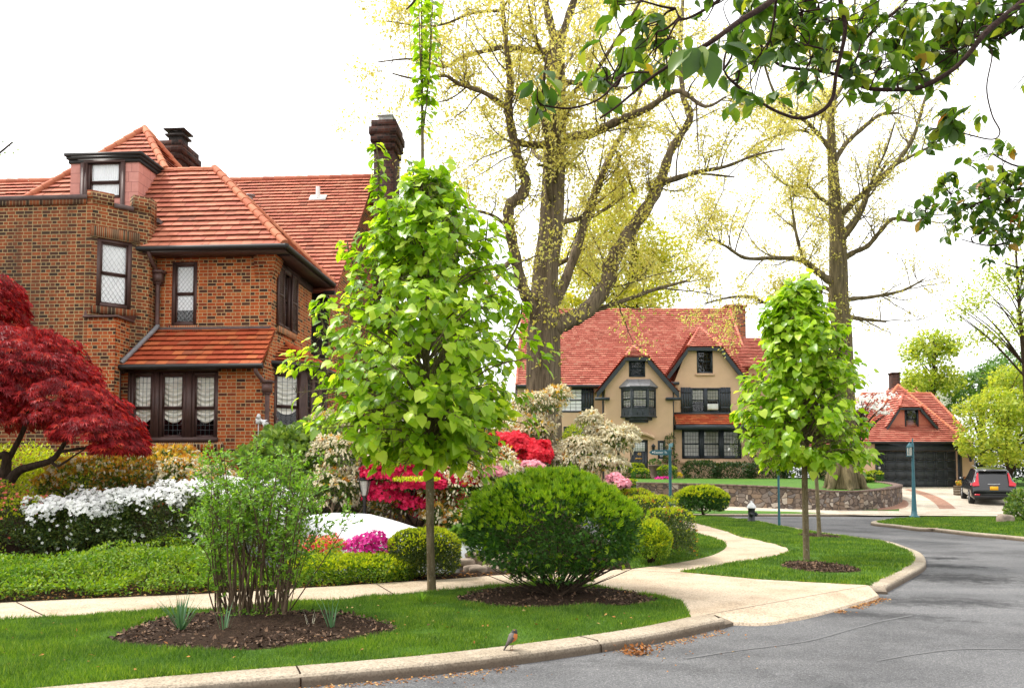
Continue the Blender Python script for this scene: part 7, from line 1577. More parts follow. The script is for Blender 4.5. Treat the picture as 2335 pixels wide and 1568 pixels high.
# daffodil clumps in the nearest bed
def clump(name, lab, x, y, n, hgt, spread, seed, mat=None):
    g = np.random.default_rng(seed); b = gnd(x, y, ZL + .05); a = g.uniform(0, 6.28, n); t = g.uniform(0, spread, n); D = unit(np.stack([np.cos(a) * t, np.sin(a) * t, np.ones(n)], -1)); mb = MB()
    mb.leaves(b + np.stack([np.cos(a), np.sin(a), 0 * a], -1) * .035 * g.random(n)[:, None] - [0, 0, .01], D, np.stack([np.cos(a), np.sin(a), .2 + 0 * a], -1), hgt * g.uniform(.55, 1.1, n), BLADE, g.random(n))
    tag(mb.build(name, mat or M['lf_daff'], uv=False, base=b), lab, 'plant', 'daffodil leaf clumps in the mulch')
clump('daffodil_clump', 'largest clump of blue green daffodil leaves at the left of the mulch bed', 412, 1432, 34, .40, .75, 1)
clump('daffodil_clump', 'small daffodil clump in front of the shrub stems', 512, 1438, 9, .30, .3, 2)
clump('daffodil_clump', 'thin daffodil clump at the right end of the mulch bed', 756, 1428, 9, .36, .35, 3)
clump('daffodil_clump', 'short pale shoots between the shrub stems and the thin clump', 708, 1422, 5, .16, .3, 4, M['fl_cream'])
clump('daffodil_clump', 'low grassy tuft at the foot of the tall linden trunk', 962, 1366, 60, .14, 1.0, 5, M['lf_shrub'])
# ------------------------------------------------------------------ covered car
cc = v3(-2.72, 14.75, -.285); cov = thing('covered_car', 'car parked under a smooth white fabric cover', 'car', cc)
Lc, Wc = 4.5, 1.85; hprof = [(-.5, .45), (-.47, .72), (-.40, .95), (-.28, 1.18), (-.12, 1.27), (.02, 1.25), (.14, 1.12), (.24, .98), (.36, .93), (.45, .84), (.49, .66), (.5, .40)]
ua = np.array([.985, -.16, 0]); ub = np.array([.16, .985, 0]); ns, nt_ = 60, 40; V = []
for i in range(ns + 1):
    s = -.5 + i / ns; s = .5 * math.sin(s * math.pi); h = np.interp(s, [p[0] for p in hprof], [p[1] for p in hprof]); w_ = Wc / 2 * (1 - (abs(s) * 2) ** 6 * .45)
    for k in range(nt_ + 1):
        th = math.pi * k / nt_; c, sn = math.cos(th), math.sin(th); y = w_ * math.copysign(abs(c) ** .5, c); z = h * abs(sn) ** .42
        y *= 1 - .22 * max(0, (z - .75)) ; fold = .012 * math.sin(s * 70 + 3 * math.sin(th * 5)) * max(0, 1 - z) + .008 * math.sin(s * 31 + th * 9)
        V.append(cc + ua * s * Lc + ub * (y + math.copysign(fold, y)) + [0, 0, max(.03, z + fold * .5)])
m = nt_ + 1; mb = MB(); mb.raw(V, [[i * m + k, (i + 1) * m + k, (i + 1) * m + k + 1, i * m + k + 1] for i in range(ns) for k in range(nt_)], .5)
mb.poly([V[k] for k in range(nt_ + 1)]); mb.poly([V[ns * m + k] for k in range(nt_, -1, -1)])
cvm = plain('white_car_cover', (.80, .81, .83), .7, .2, var=.03, sc=1.5); mb.build('car_cover', cvm, cov, smooth=True)
ty = plain('tyre_rubber', (.02, .02, .021), .8, .2); rim = plain('alloy_rim', (.45, .46, .47), .35, .5, .8)
def wheel(par, c, ax, r=.34, w_=.22):
    ax = unit(ax); x = unit(np.cross(ax, [0, 0, 1])); y = np.cross(ax, x); A = (x, y, ax); t = MB()
    t.lathe(c, [(r * .62, -w_ / 2), (r * .93, -w_ / 2), (r, -w_ * .3), (r, w_ * .3), (r * .93, w_ / 2), (r * .62, w_ / 2), (r * .62, -w_ / 2)], 24, axis=A); wh = t.build('wheel', ty, par, smooth=False)
    q = MB(); q.lathe(c, [(0, w_ * .40), (r * .15, w_ * .42), (r * .2, w_ * .3), (r * .62, w_ * .38), (r * .64, w_ * .46)], 20, axis=A)
    for k in range(5):
        a = k * 2 * math.pi / 5; d = x * math.cos(a) + y * math.sin(a); q.box(c + d * r * .36 + ax * w_ * .40, (r * .5, .06, .03), (d, np.cross(ax, d), ax))
    q.build('rim', rim, wh); return wh
for s, t_ in ((.31, 1), (.31, -1), (-.30, 1), (-.30, -1)): wheel(cov, cc + ua * s * Lc + ub * t_ * .72 + [0, 0, .31], ub * t_, .31, .2)
# ------------------------------------------------------------------ black parked car
th = rad(22); hd = v3(math.sin(th), math.cos(th), 0); sdv = v3(math.cos(th), -math.sin(th), 0); pitch_z = SL * math.cos(th)
rear = at(2268, 1150, 38.8); rear = v3(rear[0], 38.8, .1 + SL * (38.8 - Y0) + .012); up_ = unit(np.cross(sdv, unit(hd + [0, 0, pitch_z]))); fw = unit(hd + [0, 0, pitch_z])
car = thing('parked_car', 'black car parked on the garage driveway, seen from behind with yellow plate', 'car', rear)
C_ = lambda x, y, z: rear + fw * x + sdv * y + np.array([0, 0, 1]) * z
paint = NT('black_car_paint'); paint = paint.done(paint.surf((.012, .012, .014), .18, .5, 0, None, **{'Coat Weight': .6, 'Coat Roughness': .05}))
cg = NT('dark_car_glass'); cg = cg.done(cg.surf((.015, .017, .02), .06, .6)); tl = NT('tail_light_red'); tl = tl.done(tl.surf((.55, .015, .03), .15, .5)); trim = plain('black_trim', (.02, .02, .021), .6, .3)
ST = [(0, .50, .80, .62, .76, .84, .70), (.06, .34, .90, .62, .90, .80, .96), (.12, .30, .925, .64, .90, .76, 1.06), (.26, .26, .935, .66, .86, .70, 1.36), (.40, .25, .94, .66, .80, .655, 1.58), (.62, .25, .94, .66, .78, .64, 1.66), (1.6, .25, .945, .65, .78, .64, 1.70), (2.4, .25, .945, .64, .78, .63, 1.66), (2.8, .25, .94, .64, .82, .65, 1.50), (3.25, .25, .94, .64, .88, .74, 1.12), (4.0, .26, .92, .62, .88, .74, 1.0), (4.4, .30, .86, .6, .80, .66, .86), (4.58, .40, .74, .55, .66, .55, .68)]
rows = []
for x, zb, wm, zm, wb, wt, zt_ in ST:
    zbelt = min(1.02, zt_ - .06); half = [(wm * .86, zb), (wm, zb + .14), (wm, zm), (wm * .985, zbelt - .1), (wb + (wm - wb) * .5, zbelt), (wt + .02, zt_ - .05), (wt - .1, zt_), (0, zt_ + .02)]
    rows.append([C_(x, -y, z) for y, z in half] + [C_(x, y, z) for y, z in half[::-1][1:]])
m = len(rows[0]); mb = MB(); V = np.array(rows).reshape(-1, 3)
mb.raw(V, [[i * m + k, i * m + k + 1, (i + 1) * m + k + 1, (i + 1) * m + k] for i in range(len(rows) - 1) for k in range(m - 1)], .5); mb.poly(rows[0][::-1]); mb.poly(rows[-1])
mb.raw(V, [[i * m, (i + 1) * m, (i + 1) * m + m - 1, i * m + m - 1] for i in range(len(rows) - 1)], .5)
cb = mb.build('body', paint, car)
bv = cb.modifiers.new('bevel', 'BEVEL'); bv.width = .03; bv.segments = 2; bv.limit_method = 'ANGLE'; bv.angle_limit = rad(22)
mb = MB(); mb.poly([C_(.13, -.66, 1.08), C_(.13, .66, 1.08), C_(.355, .57, 1.53), C_(.355, -.57, 1.53)]); mb.build('rear_window', cg, car)
mb = MB(); mb.hexa([C_(.24, -.60, 1.56), C_(.24, .60, 1.56), C_(.62, .58, 1.67), C_(.62, -.58, 1.67), C_(.22, -.60, 1.60), C_(.22, .60, 1.60), C_(.62, .58, 1.70), C_(.62, -.58, 1.70)]); mb.build('spoiler', paint, car)
for s in (-1, 1):
    mb = MB(); mb.poly([C_(.45, s * .80, 1.06), C_(3.0, s * .83, 1.03), C_(2.55, s * .675, 1.53), C_(1.6, s * .675, 1.58), C_(.68, s * .68, 1.52)][::s]); mb.build('side_window', cg, car)
    mb = MB(); P0 = [(.035, .60, .92), (.02, .86, .90), (.06, .90, 1.02), (.16, .74, 1.12), (.34, .655, 1.50), (.31, .60, 1.50), (.12, .62, 1.10)]
    mb.prism([C_(x - .02, s * y, z) for x, y, z in P0], -fw * .05); mb.prism([C_(.04, s * .86, .90), C_(.30, s * .925, .92), C_(.32, s * .90, 1.02), C_(.10, s * .86, 1.03)], sdv * s * .02); mb.build('tail_light', tl, car)
    mb = MB(); mb.box(C_(-.01, s * .70, .50), (.22, .03, .07), (sdv, fw, (0, 0, 1))); mb.build('reflector', tl, car)
    mb = MB(); mb.hexa([C_(2.72, s * .92, 1.0), C_(2.9, s * .92, 1.0), C_(2.9, s * 1.12, 1.02), C_(2.72, s * 1.14, 1.02), C_(2.74, s * .94, 1.16), C_(2.88, s * .94, 1.16), C_(2.88, s * 1.12, 1.16), C_(2.74, s * 1.12, 1.16)]); mb.build('mirror', paint, car)
    mb = MB(); mb.tube([C_(.7, s * .60, 1.70), C_(.85, s * .60, 1.75), C_(2.2, s * .60, 1.76), C_(2.35, s * .60, 1.71)], .018, 6); mb.build('roof_rail', rim, car)
    for x in (.85, 3.62): wheel(car, C_(x, s * .84, .35), sdv * s, .36, .23)
mb = MB(); mb.box(C_(.0, 0, .80), (.34, .03, .17), (sdv, fw, (0, 0, 1))); lp_ = plain('yellow_plate', (.80, .42, .02), .5, .3, var=.03); mb.build('licence_plate', lp_, car)
mb = MB(); mb.hexa([C_(-.01, -.78, .32), C_(-.01, .78, .32), C_(.2, .80, .28), C_(.2, -.80, .28), C_(-.03, -.80, .46), C_(-.03, .80, .46), C_(.2, .84, .46), C_(.2, -.84, .46)]); mb.build('bumper', trim, car)
mb = MB(); mb.tube([C_(.05, 0, .98), C_(.05, .25, .985)], .02, 6); mb.tube([C_(.05, 0, .98), C_(.05, -.25, .985)], .02, 6); mb.build('handle', rim, car)
# planter box beyond the car
pb = v3(XZ(2203, 1120, 44.5)[0], 44.5, .1 + SL * (44.5 - Y0)); pl = thing('planter_box', 'wooden planter box with orange flowers beside the black car', 'planter', pb); mb = MB()
for k in range(4): mb.box(pb + [0, -.25, .07 + .13 * k], (1.1, .04, .12)); mb.box(pb + [-.53, 0, .07 + .13 * k], (.04, .5, .12)); mb.box(pb + [.53, 0, .07 + .13 * k], (.04, .5, .12))
mb.box(pb + [0, 0, .44], (1.0, .46, .04)); mb.build('box', plain('weathered_wood', (.12, .09, .06), .85, .1), pl)
g = np.random.default_rng(3); P, N, S = blob_pts([(pb + [0, 0, .62], np.array([.45, .22, .2]), 2)], 500, g); mb = MB(); leafset(mb, P, N, g, .1, LEAF); mb.build('foliage', M['lf_yel'], pl, uv=False); mb = MB(); mb.leaves(P[:120] + N[:120] * .05, randdir(120, g), N[:120], .12, FLOWER, g.random(120)); mb.build('blossom', M['lf_orange'], pl, uv=False)

# ------------------------------------------------------------------ street furniture
teal = plain('teal_post_paint', (.030, .115, .145), .45, .4, var=.15); M['teal'] = teal
fg_ = NT('frosted_lamp_glass'); fg_ = fg_.done(fg_.surf((.42, .40, .36), .35, .4))
lb_ = gnd(2085, 1180, ZL); Yl = lb_[1]; sc = Yl / FOC; lt = lambda h: lb_ + [0, 0, h * sc]
lamp = thing('street_lamp', 'teal street lamp with a side lantern standing on the right hand lawn', 'lamp post', lb_); mb = MB()
mb.lathe(lb_, [(0, 0), (11 * sc, 0), (11 * sc, 4 * sc), (7 * sc, 6 * sc), (5.5 * sc, 18 * sc), (4.2 * sc, 60 * sc), (3.2 * sc, 100 * sc), (3.0 * sc, 150 * sc), (3.4 * sc, 160 * sc), (3.0 * sc, 168 * sc), (1.2 * sc, 172 * sc), (2 * sc, 177 * sc), (0, 182 * sc)], 14); mb.build('post', teal, lamp, smooth=True)
lc = lt(140) + [-6.5 * sc, 0, 0]; mb = MB(); k = 5.0 * sc
mb.box(lc - [0, 0, 0], (2.2 * k, 2.2 * k, .03)); mb.lathe(lc + [0, 0, 20 * sc], [(k * 1.5, 0), (k * 1.55, .03), (k * .9, 7 * sc), (k * .3, 10 * sc), (0, 12 * sc)], 6); mb.tube([lt(162), lt(166) + [-3 * sc, 0, 0], lc + [0, 0, 30 * sc]], .02, 5); mb.tube([lt(141), lc], .02, 5)
for a in (45, 135, 225, 315): mb.tube([lc + [math.cos(rad(a)) * k * 1.3, math.sin(rad(a)) * k * 1.3, 0], lc + [math.cos(rad(a)) * k * 1.5, math.sin(rad(a)) * k * 1.5, 20 * sc]], .012, 4)
ln = mb.build('lantern', teal, lamp); mb = MB(); mb.lathe(lc + [0, 0, .02], [(k * 1.15, 0), (k * 1.3, 19 * sc)], 4); mb.build('lantern_glass', fg_, ln)
# plain teal post without a sign
pb_ = gnd(1777, 1199, ZL); mb = MB(); s2 = pb_[1] / FOC; mb.lathe(pb_, [(0, -.05), (3.4 * s2, -.05), (3.2 * s2, .1), (2.6 * s2, .6), (2.5 * s2, 3.05), (2.9 * s2, 3.08), (0, 3.16)], 10)
pp_ = thing('sign_post', 'plain teal pole on the corner lawn edge, left of the dense linden', 'post', pb_); mb.build('post', teal, pp_, smooth=True)
mb = MB(); q = pb_ + [0, -2.7 * s2, 2.62]; mb.box(q, (.46, .012, .30)); mb.build('sign_plate', M['lead'], pp_)
# street name sign
sb_ = fgnd(1529, 1164); sYs = sb_[1]; s3 = sYs / FOC; sp_ = thing('street_sign', 'teal street name sign post with an arrow shaped blade in front of the stone wall', 'sign', sb_); Hs = at(1524, 1017, sYs)[2] - sb_[2]
mb = MB(); mb.lathe(sb_, [(0, -.1), (4 * s3, -.1), (3.6 * s3, .3), (3.2 * s3, Hs - .25), (4.4 * s3, Hs - .2), (3.2 * s3, Hs - .12), (1.6 * s3, Hs - .06), (0, Hs + .02)], 10); mb.build('post', teal, sp_, smooth=True)
zs = at(1500, 1031, sYs)[2]; x0, x1 = at(1480, 1031, sYs)[0], sb_[0] - .03; hb = .105; yb_ = sYs - .02; mb = MB(); L_ = x1 - x0
mb.prism([v3(x0, yb_, zs), v3(x0 + .12, yb_, zs - hb), v3(x0 + .22, yb_, zs - hb), v3(x0 + .26, yb_, zs - hb * 1.1), v3(x1, yb_, zs - hb * 1.1), v3(x1, yb_, zs + hb * 1.1), v3(x0 + .26, yb_, zs + hb * 1.1), v3(x0 + .22, yb_, zs + hb), v3(x0 + .12, yb_, zs + hb)], (0, .03, 0)); bl = mb.build('sign_blade', teal, sp_)
letters('Exeter', .155, v3(x0 + L_ * .46, yb_ - .006, zs), M['white'], sp_, name='lettering'); letters('St', .13, v3(x1 - .16, yb_ - .006, zs + .005), M['white'], sp_, name='lettering')
mb = MB(); mb.box(v3(x0 + .16, yb_ - .005, zs), (.05, .006, .05)); mb.build('arrow_mark', M['white'], bl)
mb = MB(); mb.prism([v3(sb_[0] + .02, sYs - .5, zs + .22), v3(sb_[0] + .02, sYs + .4, zs + .22), v3(sb_[0] + .02, sYs + .4, zs + .40), v3(sb_[0] + .02, sYs - .5, zs + .40)], (.03, 0, 0)); mb.build('sign_blade', teal, sp_)
# hydrant
hb_ = gnd(1714, 1189, ZL); s4 = hb_[1] / FOC; hy = thing('fire_hydrant', 'black fire hydrant with a silver domed top on the lawn corner', 'hydrant', hb_); hm = plain('black_hydrant_paint', (.016, .020, .021), .45, .4)
mb = MB(); mb.lathe(hb_, [(0, -.02), (10 * s4, -.02), (10 * s4, .04), (8 * s4, .06), (7.6 * s4, 28 * s4), (8.4 * s4, 29 * s4), (8.4 * s4, 31 * s4), (0, 31 * s4)], 18); bd = mb.build('body', hm, hy, smooth=False)
mb = MB(); mb.lathe(hb_ + [0, 0, 31 * s4], [(10.5 * s4, 0), (10.5 * s4, 2 * s4), (8.6 * s4, 6 * s4), (5 * s4, 11 * s4), (2.2 * s4, 13 * s4), (2 * s4, 16 * s4), (0, 16.5 * s4)], 18); mb.build('cap', plain('silver_hydrant_paint', (.62, .63, .62), .4, .5), hy, smooth=True)
for d, nm in (((1, -.15, 0), 'nozzle'), ((-.3, -1, 0), 'nozzle')):
    d = unit(np.array(d)); x = unit(np.cross(d, [0, 0, 1])); y = np.cross(d, x); mb = MB(); mb.lathe(hb_ + [0, 0, 17 * s4] + d * 6 * s4, [(4.6 * s4, 0), (4.6 * s4, 3 * s4), (5.4 * s4, 3.4 * s4), (5.4 * s4, 5.5 * s4), (2 * s4, 6 * s4), (1.6 * s4, 8 * s4), (0, 8 * s4)], 10, axis=(x, y, d)); mb.build(nm, hm, hy)
# garden lantern posts
def lantern_post(lab, px, ytop, Y, zb, s=1.0):
    b = at(px, ytop, Y); zt_ = b[2]; b = v3(b[0], Y, zb); T = thing('garden_lantern', lab, 'lamp post', b); mb = MB(); h = zt_ - zb - .48 * s
    mb.lathe(b, [(0, -.05), (.07 * s, -.05), (.06 * s, .1), (.038 * s, .2), (.034 * s, h - .1), (.05 * s, h - .08), (.03 * s, h - .05), (.06 * s, h), (0, h)], 12); mb.build('post', M['gutter'], T, smooth=True); mb = MB(); c = b + [0, 0, h]
    for a in range(4): t = rad(45 + 90 * a); mb.tube([c + [math.cos(t) * .06 * s, math.sin(t) * .06 * s, 0], c + [math.cos(t) * .125 * s, math.sin(t) * .125 * s, .29 * s]], .009 * s, 4)
    mb.lathe(c + [0, 0, .29 * s], [(.15 * s, 0), (.155 * s, .02), (.09 * s, .1 * s), (.03 * s, .13 * s), (.035 * s, .16 * s), (0, .19 * s)], 4); l = mb.build('lantern', M['gutter'], T); mb = MB(); mb.lathe(c + [0, 0, .01], [(.052 * s, 0), (.115 * s, .27 * s)], 4); mb.build('lantern_glass', fg_, l)
lantern_post('black garden lantern post among the cream pieris behind the covered car', 832, 1072, 15.6, gz(at(832, 1100, 15.6)[0], 15.6) - .02)
lantern_post('taller dark lamp post in front of the stucco house door', 1410, 985, 28.0, .1, 1.25)
# small stone retaining wall by the sunken drive
rk = thing('rock_wall', 'rough stacked stone edging between the boxwood and the rounded bush', 'stone wall', v3(.1, 13.2, .0)); g = np.random.default_rng(8); rocks = [plain('edging_stone', (.30, .24, .19), .9, .1, var=.35, sc=5, bump=.6), plain('pale_edging_stone', (.52, .48, .43), .9, .1, var=.2, sc=5, bump=.6)]
def rock(c, s, seed, par, mat):
    g = np.random.default_rng(seed); d = randdir(1, g); n1, n2 = 14, 9; V = []
    for i in range(n2 + 1):
        ph = math.pi * i / n2
        for j in range(n1): t = 2 * math.pi * j / n1; V.append((math.sin(ph) * math.cos(t), math.sin(ph) * math.sin(t), math.cos(ph)))
    V = np.array(V); q = np.sign(V) * np.abs(V) ** .55 * (1 + .22 * (noise3(V, 1.6, seed) - .5))[:, None]; mb = MB(); F = [[i * n1 + j, i * n1 + (j + 1) % n1, (i + 1) * n1 + (j + 1) % n1, (i + 1) * n1 + j] for i in range(n2) for j in range(n1)]
    mb.raw(np.asarray(c) + q * np.asarray(s), [f[::-1] for f in F]); return mb.build('stone', mat, par)
for k in range(26):
    f = k / 26; p = gnd(1046 + 170 * g.random(), 1306 - 6 * g.random(), ZL) ; lay = k % 3; p = p + [0, .12 + .10 * lay + .1 * g.random(), .03 + lay * .10]
    rock(p, (g.uniform(.10, .22), .12, g.uniform(.05, .08)), k, rk, rocks[0])
rock(gnd(1058, 1300, ZL) + [0, .1, .1], (.17, .12, .085), 77, rk, rocks[1])
bl_ = tag(rock(gnd(2292, 1190, ZL) + [0, 0, .1], (.26, .22, .17), 55, thing('boulder', 'grey boulder at the foot of the dark rhododendron', 'boulder', gnd(2292, 1190, ZL)), rocks[0]))
# wooden fence behind the red azaleas
f0, f1 = at(700, 1045, 24), at(1015, 1045, 24); fn = thing('wooden_fence', 'weathered grey board fence seen through the pieris beside the brick house', 'fence', v3((f0[0] + f1[0]) / 2, 24, 1.0)); mb = MB(); x = f0[0]; zt_ = at(850, 1020, 24)[2]; k = 0
while x < f1[0]: mb.box(v3(x, 24 + .004 * (k % 2), (zt_ + .8) / 2), (.135, .022, zt_ - .8 + .02 * (k % 3))); x += .145; k += 1
mb.build('fence_boards', plain('weathered_boards', (.30, .26, .23), .9, .1, var=.25, sc=4), fn); mb = MB()
for z in (zt_ - .12,): mb.box(v3((f0[0] + f1[0]) / 2, 23.97, z), (f1[0] - f0[0], .04, .09))
mb.build('fence_rail', plain('weathered_rail', (.28, .24, .21), .9, .1), fn)
# distant house beyond the garage
dh = thing('distant_house', 'cream gabled house with red roof far behind the feathery tree', 'house', v3(at(2130, 1000, 88)[0], 90, 1.6)); Fz = FY(88.0); P = [Fz.px(*q) for q in ((2098, 1000), (2170, 1000), (2170, 905), (2133, 858), (2098, 905))]; mb = MB(); mb.poly([Fz.p(u, 0, z) for u, z in P])
a, b = Fz.A[0] + P[0][0], Fz.A[0] + P[1][0]; mb.quad(v3(b, 88, P[0][1]), v3(b, 98, P[0][1]), v3(b, 98, P[2][1]), v3(b, 88, P[2][1])); mb.quad(v3(a, 98, P[0][1]), v3(a, 88, P[0][1]), v3(a, 88, P[4][1]), v3(a, 98, P[4][1])); mb.build('wall', plain('cream_render', (.70, .66, .56), .9, .1), dh)
m_ = v3(Fz.A[0] + P[3][0], 87.6, P[3][1] + .15); mb = MB(); l = v3(a - .5, 87.6, P[4][1] - .5); r = v3(b + .5, 87.6, P[2][1] - .5); e = v3(0, 11, 0)
tiles(mb, [l, m_, m_ + e, l + e][::-1], .35, .4, .08, g2); tiles(mb, [r, r + e, m_ + e, m_][::-1], .35, .4, .08, g2); mb.build('roof', M['tile_far'], dh)
mb = MB(); Fz.bx(mb, (P[0][0] + P[1][0]) / 2 - .5, (P[0][0] + P[1][0]) / 2 + .5, .0, .05, P[2][1] - 1.4, P[2][1]); mb.build('window', M['dark'], dh)

# ------------------------------------------------------------------ robin on the kerb
rb = gnd(1166, 1481, ZL + .014); robin = thing('robin', 'american robin with orange breast standing upright on the kerb', 'bird', rb); Yr_ = rb[1]; k_ = Yr_ / FOC
sp_pts = [((1148, 1483), 3), ((1153, 1474), 4.0), ((1158, 1466), 6.5), ((1163, 1459), 10.0), ((1168, 1453), 11.4), ((1171, 1447), 9.5), ((1172.5, 1442), 7.2), ((1173, 1438.5), 6.6), ((1172.5, 1435.5), 5.4), ((1172, 1433.6), 2.2)]
Pb = np.array([at(x, y, Yr_) for (x, y), _ in sp_pts]); Rb = np.array([r * k_ for _, r in sp_pts]); Q = smooth_path(np.column_stack([Pb, Rb]), 5); P, R_ = Q[:, :3], Q[:, 3]; T = unit(np.gradient(P, axis=0)); kk = 20; V = []; n = len(P)
for i in range(n):
    Yx = np.array([0, 1.0, 0]); X = unit(np.cross(T[i], Yx)); f = i / (n - 1); flat = .55 if f < .25 else (.55 + (f - .25) * 1.8 if f < .5 else 1.0)
    for j in range(kk): a = 2 * math.pi * j / kk; V.append(P[i] + X * math.cos(a) * R_[i] * (flat if f < .5 else 1) * (1.0) + Yx * math.sin(a) * R_[i] * (.85 if f > .3 else 1.1))
V = np.array(V); F = []; rn = []
for i in range(n - 1):
    for j in range(kk):
        F.append([i * kk + j, i * kk + (j + 1) % kk, (i + 1) * kk + (j + 1) % kk, (i + 1) * kk + j]); c = V[F[-1]].mean(0); f = i / (n - 1); X = unit(np.cross(T[i], [0, 1.0, 0])); side = (c - P[i]) @ X / R_[i]
        rn.append(.9 if f > .66 else (.6 if (side < -.05 and .28 < f < .68) else (.15 if f < .26 else .3)))
mb = MB(); mb.raw(V, F, np.array(rn)); mb.poly(V[:kk][::-1], .15); mb.poly(V[-kk:], .9)
t = NT('robin_feathers'); rbm = t.done(t.surf(t.mix(t.ramp(t.attr(), [(0, (.035, .030, .030)), (.22, (.115, .098, .09)), (.45, (.50, .145, .02)), (.75, (.022, .020, .020))], 'CONSTANT'), (.6, .55, .5), t.math('MULTIPLY', t.noise(160, 3), .12)), .7, .2))
body_ = mb.build('body', rbm, robin, smooth=True, uv=False)
mb = MB(); b0 = at(1172.6, 1437.5, Yr_) + [.006 * 1, .0, 0]; mb.tube([b0 + [-.0, -.012, .006], b0 + [-.014, -.028, .016]], [.0055, .001], 6); mb.build('beak', M['fl_yel'], robin, uv=False)
mb = MB(); mb.lathe(at(1175.5, 1439, Yr_) + [0, -.022, 0], [(0, -.003), (.003, 0), (0, .003)], 8); mb.build('eye', M['dark'], robin, uv=False)
for s in (-.011, .013):
    mb = MB(); ft = rb + [s * .6 + .002, s, .001]; hip_ = at(1168, 1470, Yr_) + [s * .6, s, 0]; mb.tube([hip_, (hip_ + ft) / 2 + [-.006, 0, 0], ft], [.004, .0022, .0022], 5)
    for a in (-.5, 0, .5, 3.1): mb.tube([ft, ft + [math.cos(a) * .018, math.sin(a) * .012, .001]], [.002, .0012], 4)
    mb.build('leg', plain('bird_leg', (.20, .10, .05), .6, .3), robin, uv=False)
for s in (-1, 1):
    mb = MB(); Pw = np.array([at(1170, 1449, Yr_), at(1166, 1455, Yr_), at(1160, 1463, Yr_), at(1153, 1472.5, Yr_)]) + [0, s * .040, 0]; Pw[-1][1] -= s * .026; Pw[2][1] -= s * .008; p = smooth_path(Pw, 4)
    mb.tube(p, np.array([.004] + [.017] * 3 + [.019] * 4 + [.013] * 3 + [.004] * 2)[:len(p)], 8); o = mb.build('wing', plain('robin_wing', (.10, .085, .078), .7, .2), robin, smooth=True, uv=False)
# ------------------------------------------------------------------ turf blades and leaf litter (uncountable)
gq = np.random.default_rng(201)
t = NT('grass_blade'); p = t.pos(); c = t.ramp(t.attr(), G_((.034, .090, .012), (.062, .145, .017), (.115, .215, .026), (.22, .29, .05)))
patch = t.n('MapRange', {'Value': t.noise(1.3, 5, p, .7), 1: .40, 2: .62}).outputs[0]; c = t.mix(c, t.mix(c, (1.75, 1.5, .95), 1, 'MULTIPLY'), patch)
sh_ = t.surf(c, .5, .3); tr_ = t.n('BsdfTranslucent', {'Color': t.mix(c, (1.4, 1.4, .6), 1, 'MULTIPLY')}).outputs[0]; M['blade'] = t.done(t.n('MixShader', {0: .35, 1: sh_, 2: tr_}).outputs[0])
def turf(poly, dens, h, name, holes=(), ymax=99, w=1.0, xmin=-99, z=ZL):
    poly = np.asarray(poly)[:, :2]; lo, hi = poly.min(0), poly.max(0); lo = np.maximum(lo, [xmin, -9]); hi = np.minimum(hi, [99, ymax]); n = int((hi - lo).prod() * dens); P = gq.uniform(lo, hi, (n, 2)); k = in_poly(P, poly)
    for b in holes: k &= ~in_poly(P, b)
    P = P[k]; vis = np.abs(P[:, 0]) < P[:, 1] * .66 + 3.0; P = P[vis]; n = len(P)
    if n == 0: return
    P3 = np.column_stack([P, np.full(n, z)]); cl = noise3(P3, 2.3); hh = h * (.40 + 1.2 * cl) * gq.uniform(.6, 1.25, n); mb = MB()
    D = unit(np.column_stack([gq.normal(size=(n, 2)) * .45, np.ones(n)])); tv, tf = BLADE; mb.leaves(P3 - [0, 0, .004], D, randdir(n, gq) * [1, 1, .1] + [0, 0, .05], hh, (tv * [w, 1, 1], tf), np.clip(gq.random(n) * .8 + .25 * (cl - .5), 0, 1))
    o = mb.build(name, M['blade'], uv=False, base=(float(P[:, 0].mean()), float(P[:, 1].mean()), z)); o['kind'] = 'stuff'
turf(strip, 8500, .052, 'verge_grass', [beds[0] * 1.0, beds[1]], w=1.6)
turf(island, 1700, .055, 'corner_grass', [beds[2], beds[3]], w=3.2)
turf(inner, 1700, .055, 'inner_grass', w=3.2, z=ZL + .006)
turf(med, 900, .06, 'median_grass', w=4.5)
# a ragged fringe leaning over the paving and kerb edges
def fringe(path, dens, h, out, w=2.0, name='edge_grass'):
    path = np.asarray(path); L = np.linalg.norm(np.diff(path, axis=0), axis=1); cum = np.concatenate([[0], np.cumsum(L)]); n = int(cum[-1] * dens); s = gq.uniform(0, cum[-1], n); P = np.column_stack([np.interp(s, cum, path[:, k]) for k in range(3)]); T = np.column_stack([np.interp(s, cum, np.gradient(path[:, k])) for k in range(2)]); T = unit(T); Nn = np.column_stack([T[:, 1], -T[:, 0], 0 * s]) * out
    k = noise3(P, 3.0, 5) > .35; P, Nn = P[k], Nn[k]; n = len(P); P[:, 2] = ZL; P = P - Nn * gq.uniform(0, .05, n)[:, None]; mb = MB(); tv, tf = BLADE
    mb.leaves(P, unit(Nn * gq.uniform(.2, 1.3, n)[:, None] + gq.normal(size=(n, 3)) * .4 + [0, 0, .7]), randdir(n, gq), h * gq.uniform(.5, 1.3, n), (tv * [w, 1, 1], tf), gq.random(n)); o = mb.build(name, M['blade'], uv=False); o['kind'] = 'stuff'
fringe(WN, 420, .06, -1, 1.8); fringe(kerb1, 320, .05, 1, 1.6); fringe(Gp(pathR), 260, .06, 1, 3); fringe(kerb2, 200, .055, -1, 2.8); fringe(gnd_seq(apron_top, ZL), 260, .06, 1, 3)
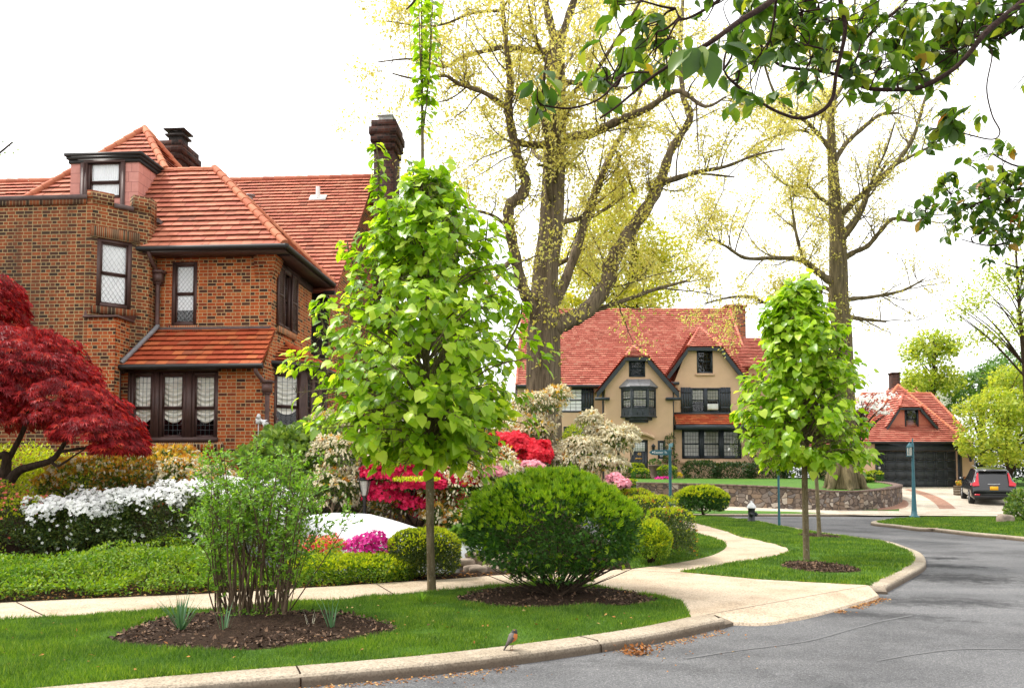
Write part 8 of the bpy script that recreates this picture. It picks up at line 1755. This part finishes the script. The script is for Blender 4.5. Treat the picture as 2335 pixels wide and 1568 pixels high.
# fallen bits: orange scraps in the gutter, leaves on the grass and beds
lit = leafmat('dry_leaf_litter', G_((.10, .04, .015), (.30, .11, .025), (.45, .20, .05), (.50, .34, .15)), .1, .8, spot=0)
def scatter(P, size, name, zoff=.004, mat=lit, tm=LEAF, flat=.25):
    n = len(P); mb = MB(); D = unit(np.column_stack([gq.normal(size=(n, 2)), gq.normal(size=n) * flat])); mb.leaves(P + [0, 0, zoff], D, unit(np.column_stack([gq.normal(size=(n, 2)) * flat * 1.6, np.ones(n)])), size * gq.uniform(.4, 1.5, n), tm, gq.random(n)); o = mb.build(name, mat, uv=False); o['kind'] = 'stuff'
def along(path, n, off, spread, clumpy=.5):
    path = np.asarray(path); L = np.linalg.norm(np.diff(path, axis=0), axis=1); cum = np.concatenate([[0], np.cumsum(L)]); s = gq.uniform(0, cum[-1], n); P = np.column_stack([np.interp(s, cum, path[:, k]) for k in range(3)]); T = unit(np.column_stack([np.interp(s, cum, np.gradient(path[:, k])) for k in range(2)])); Nn = np.column_stack([T[:, 1], -T[:, 0], 0 * s])
    k = noise3(P, 1.1, 9) > clumpy; P = P[k] + Nn[k] * (off + np.abs(gq.normal(size=k.sum())) * spread)[:, None]; P[:, 2] = .0; return P
lp = np.vstack([along(kerb1, 5200, .33, .09, .42), along(lip, 1500, .03, .07, .45), along(kerb2[:12], 900, -.30, .0, .3), along(kerb1, 500, .34, .5, .3)]); scatter(lp, .026, 'gutter_litter')
kk_ = in_poly(q := gq.uniform([-5, 6.5], [4, 11.5], (900, 2)), strip[:, :2]); q = q[kk_][:230]; scatter(np.column_stack([q, np.full(len(q), ZL + .03)]), .035, 'fallen_leaves')
bedm = leafmat('mulch_chip', G_((.025, .015, .010), (.06, .035, .022), (.13, .08, .05), (.25, .15, .09)), .0, .9, spot=0)
for bd_ in beds:
    lo, hi = bd_.min(0), bd_.max(0); a = (hi - lo).prod(); q = gq.uniform(lo, hi, (int(a * 900), 2)); q = q[in_poly(q, bd_)]; c = bd_.mean(0); e = np.linalg.norm((q - c) / ((hi - lo) / 2), axis=1); scatter(np.column_stack([q, ZL + .012 + .05 * np.clip(1 - e ** 2, 0, 1) * (.7 if a > 2 else .3)]), .045, 'mulch_chips', 0, bedm, LEAF, .5)
q = np.column_stack([gq.uniform(-12, 1.6, 2600), np.zeros(2600)]); q[:, 1] = yb(q[:, 0]) + gq.uniform(0, 3.5, 2600) ** 1.1 * .5; scatter(np.column_stack([q, garden_z(q[:, 0], q[:, 1]) + .01]), .05, 'garden_litter')
mb = MB(); c = gnd(1462, 1480, .04); mb.leaves(c + gq.normal(size=(90, 3)) * [.09, .05, .022], unit(gq.normal(size=(90, 3)) * [1, 1, .5]), randdir(90, gq), gq.uniform(.03, .07, 90), LEAF, gq.random(90) * .45); o = mb.build('leaf_litter', lit, uv=False); o['kind'] = 'stuff'
